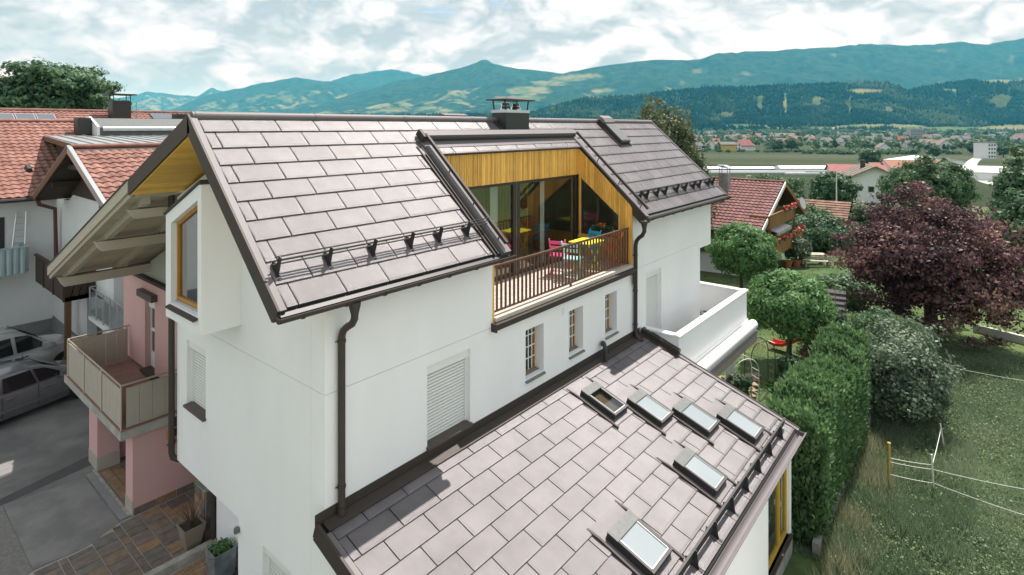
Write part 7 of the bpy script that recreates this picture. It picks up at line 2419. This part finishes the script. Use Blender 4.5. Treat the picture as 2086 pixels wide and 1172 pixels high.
for k, (lb, px, D) in enumerate((('terracotta pot nearest the kettle grill', 1604, 40.2), ('terracotta pot under the oleander', 1622, 40.6))):
    x, y = at(px, D); z = ground_at(x, y); o = thing('clay_pot', lb, 'pot', (x, y, z), 'terracotta pots by the chalet')
    MB().lathe([(.2, 0), (.3, .42), (.34, .44), (.34, .52), (.28, .52), (.27, .44)], (x, y, z), 14).build('pot_body', 'clay', o, smooth=True)
    MB().lathe([(.05, 0), (.27, .0), (.27, .02), (.05, .03)], (x, y, z + .44), 12).build('soil', 'soil', o)
# --- red slide with wooden stand
mat('slidered', (.62, .035, .03), .35); mat('garden_timber', (.22, .16, .09), .8, col2=(.28, .21, .13), scale=4)
sx, sy = at(1570, 24.3); ex, ey = at(1690, 22.6)
zs_ = ground_at(sx, sy)
sl_ = thing('garden_slide', 'red plastic children slide behind the globe maple', 'slide', (sx, sy, zs_))
d = Vector((ex - sx, ey - sy, 0)); L_ = d.length; d.normalize(); s = Vector((-d.y, d.x, 0))
prof = [(0, .24), (.25, .2), (.55, .26), (1.0, .52), (1.5, .86), (1.9, 1.08), (2.2, 1.12)]
vs = []
for t, z in prof:
    p = Vector((sx, sy, zs_ + z)) + d * t
    for o_, dz in ((-.24, .14), (-.2, 0), (.2, 0), (.24, .14)): vs.append(tuple(p + s * o_ + Vector((0, 0, dz))))
fs = [(i * 4 + k, i * 4 + k + 1, (i + 1) * 4 + k + 1, (i + 1) * 4 + k) for i in range(len(prof) - 1) for k in range(3)]
o = MB().add(vs, fs).build('chute', 'slidered', sl_); sd2 = o.modifiers.new('solid', 'SOLIDIFY'); sd2.thickness = .02
for t in (2.1, 2.5):
    for o_ in (-.3, .3):
        p = Vector((sx, sy, zs_)) + d * t + s * o_
        MB().bar(p - Vector((0, 0, .1)), p + Vector((0, 0, 1.3)), .07, .07).build('stand_post', 'garden_timber', sl_)
for k in range(5):
    p = Vector((sx, sy, zs_ + .2 + k * .22)) + d * (2.55)
    MB().bar(p - s * .3, p + s * .3, .05, .04).build('rung', 'garden_timber', sl_)
p = Vector((sx, sy, zs_)) + d * 1.2
MB().bar(p + s * .1 + Vector((0, 0, -.02)), p + d * .8 + s * .1 + Vector((0, 0, .9)), .06, .06).build('brace', 'garden_timber', sl_)
# --- picnic table with two benches on the lawn
px_, py_ = at(1652, 41.5); zt_ = ground_at(px_, py_)
pt_ = thing('picnic_table', 'wooden picnic table standing on the lawn', 'table', (px_, py_, zt_), None, YAW - math.radians(90) + math.radians(-8))
mat('palewood', (.34, .31, .25), .8, col2=(.42, .39, .32), scale=3)
def BP(mb, nm, par): return link(nm, mb.mesh(nm, 'palewood'), par, (0, 0, 0), None, local=True)
for k in range(5): BP(MB().box(-.95, .95, -.4 + k * .16, -.4 + k * .16 + .15, .70, .74), 'board', pt_)
for x in (-.7, .7): BP(MB().box(x - .04, x + .04, -.35, .35, 0, .699), 'leg', pt_)
for lb, oy, bk in (('wooden bench with backrest in front of the picnic table', -1.05, True), ('wooden bench behind the picnic table', 1.0, False)):
    off = Matrix.Rotation(YAW - math.radians(98), 3, 'Z') @ Vector((0, oy, 0))
    bn = thing('garden_bench', lb, 'bench', (px_ + off.x, py_ + off.y, zt_), 'benches at the picnic table', YAW - math.radians(98))
    for k in range(2): BP(MB().box(-.95, .95, -.18 + k * .18, -.02 + k * .18, .42, .46), 'seat_board', bn)
    for x in (-.75, .75): BP(MB().box(x - .05, x + .05, -.16, .16, 0, .419), 'leg', bn)
    if bk:
        BP(MB().box(-.95, .95, -.22, -.19, .62, .80), 'backrest', bn)
        for x in (-.75, .75): BP(MB().box(x - .04, x + .04, -.215, -.185, .2, .62), 'back_post', bn)
# --- metal garden arches, lamp, stepping slab, terrace steps, grasses
for k, (lb, px, D, mt) in enumerate((('white metal rose arch below the terrace', 1513, 18.2, 'whitepost'), ('dark metal rose arch beside the white one', 1548, 19.6, 'charcoal'))):
    x, y = at(px, D); z = ground_at(x, y)
    ar_ = thing('garden_arch', lb, 'arch', (x, y, z), 'rose arches')
    w = Vector((CF * .35 + SF, SF * .35 - CF, 0)).normalized()
    for o_ in (-.16, .16):
        f = Vector((-w.y, w.x, 0)) * o_
        c_ = Vector((x, y, z)) + f
        pts = [c_ + w * .5] + [c_ + w * (.5 * math.cos(math.pi * j / 12)) + Vector((0, 0, 1.5 + .45 * math.sin(math.pi * j / 12))) for j in range(13)] + [c_ - w * .5]
        q = MB(); q.tube(pts, .016, 6); q.build('hoop', mt, ar_, smooth=True)
    for j in range(6):
        for e_ in (-1, 1):
            c_ = Vector((x, y, z + .25 + j * .25)) + w * (.5 * e_); f = Vector((-w.y, w.x, 0)) * .16
            MB().bar(c_ - f, c_ + f, .012, .012).build('cross_bar', mt, ar_)
x, y = at(1638, 18.8); z = ground_at(x, y)
gl_ = thing('garden_lamp', 'steel garden lamp on a short post by the hedge', 'lamp', (x, y, z))
q = MB(); q.tube([(x, y, z - .05), (x, y, z + .8)], .025, 8); q.build('post', 'aluflat', gl_)
MB().lathe([(.04, 0), (.09, .04), (.10, .12), (.06, .2), (.02, .22)], (x, y, z + .8), 12).build('lamp_head', 'alu', gl_, smooth=True)
x, y = at(1462, 17.6); z = ground_at(x, y)
mat('slabwhite', (.62, .58, .50), .8, col2=(.68, .64, .56), scale=3)
tag(MB().prism([(x - .9, y - .5, z + .02), (x + .7, y - .75, z + .02), (x + 1.0, y + .6, z + .02), (x - .6, y + .9, z + .02)], (0, 0, .05)).build('stone_slab', 'slabwhite'), 'pale stone slab on the ground below the terrace', 'paving')
tsx, tsy = at(1480, 20); TS = thing('timber_steps', 'weathered timber boards laid as steps below the terrace', 'steps', (tsx, tsy, ground_at(tsx, tsy)))
for k in range(7):
    x, y = at(1468 + k * 4, 18.4 + k * .45); z = ground_at(x, y)
    q = MB(); a = Vector((CF * .2 + SF, SF * .2 - CF, 0)).normalized() * 1.1; q.bar(Vector((x, y, z + .05)) - a, Vector((x, y, z + .05)) + a, .30, .10); q.build('board', 'garden_timber', TS)
for k, (lb, px, D, h, n) in enumerate((('tuft of silvery ornamental grass by the rose arch', 1562, 17.0, .85, 700), ('spiky dark iris clump by the globe maple trunk', 1603, 19.2, .7, 260), ('second tuft of ornamental grass near the hedge', 1580, 16.2, .6, 500))):
    x, y = at(px, D); z = ground_at(x, y); rng = np.random.default_rng(400 + k)
    t = thing('ornamental_grass', lb, 'plant', (x, y, z), 'grass tufts in the border')
    a = rng.random(n) * 6.283; r = rng.random(n) ** .5 * .12; l = .25 + rng.random(n) * .75
    hh = h * (.6 + .5 * rng.random(n))
    b = np.stack([x + np.cos(a) * r, y + np.sin(a) * r, np.full(n, z - .02)], -1)
    mid = b + np.stack([np.cos(a) * hh * l * .35, np.sin(a) * hh * l * .35, hh * .75], -1)
    tip = b + np.stack([np.cos(a) * hh * l, np.sin(a) * hh * l, hh * (1.05 - .35 * l)], -1)
    sd3 = np.stack([-np.sin(a), np.cos(a), np.zeros(n)], -1) * .007
    V = np.stack([b - sd3, b + sd3, mid + sd3, tip, mid - sd3], 1).reshape(-1, 3)
    F = (np.arange(n)[:, None] * 5 + np.arange(5)[None])
    npmesh('blades', V, F, 'leaf_pale' if k != 1 else 'leaf_dark', t, smooth=False, attrs={'tone': np.repeat(.35 + rng.random(n) * .5, 5)})
for k, (lb, px, D, rad, lm) in enumerate((('climbing rose on the white arch', 1500, 18.1, (.4, .4, .8), 'leaf_dark'), ('white flowering border shrub near the garden lamp', 1650, 18.0, (.6, .6, .5), 'leaf_pale'), ('low grey-leaved border plant at the roof corner', 1595, 15.3, (.7, .5, .45), 'leaf_pale'), ('pink flowering shrub behind the lamp', 1665, 21.5, (.5, .5, .6), 'leaf_copper'))):
    x, y = at(px, D)
    tree('border_plant', lb, x, y, 0, rad, rad[2], lm, 70, 70, .2, .045, 500 + k, 'border plants', .3, -.8, r0=.03, cat='plant')
# utility pole in the fields and lamp post by the chalet
for k, (lb, px, D, h) in enumerate((('white lamp post standing behind the chalet', 1704, 70, 6.5), ('thin pale post near the crop covers', 1521, 75, 6.0))):
    x, y = at(px, D); z = gz(x, y); q = MB(); q.tube([(x, y, z), (x, y, z + h)], [.09, .06], 8); q.bar((x, y, z + h), (x + .5, y - .4, z + h), .12, .08)
    tag(q.build('lamp_post', 'whitepost'), lb, 'lamp post', 'lamp posts')
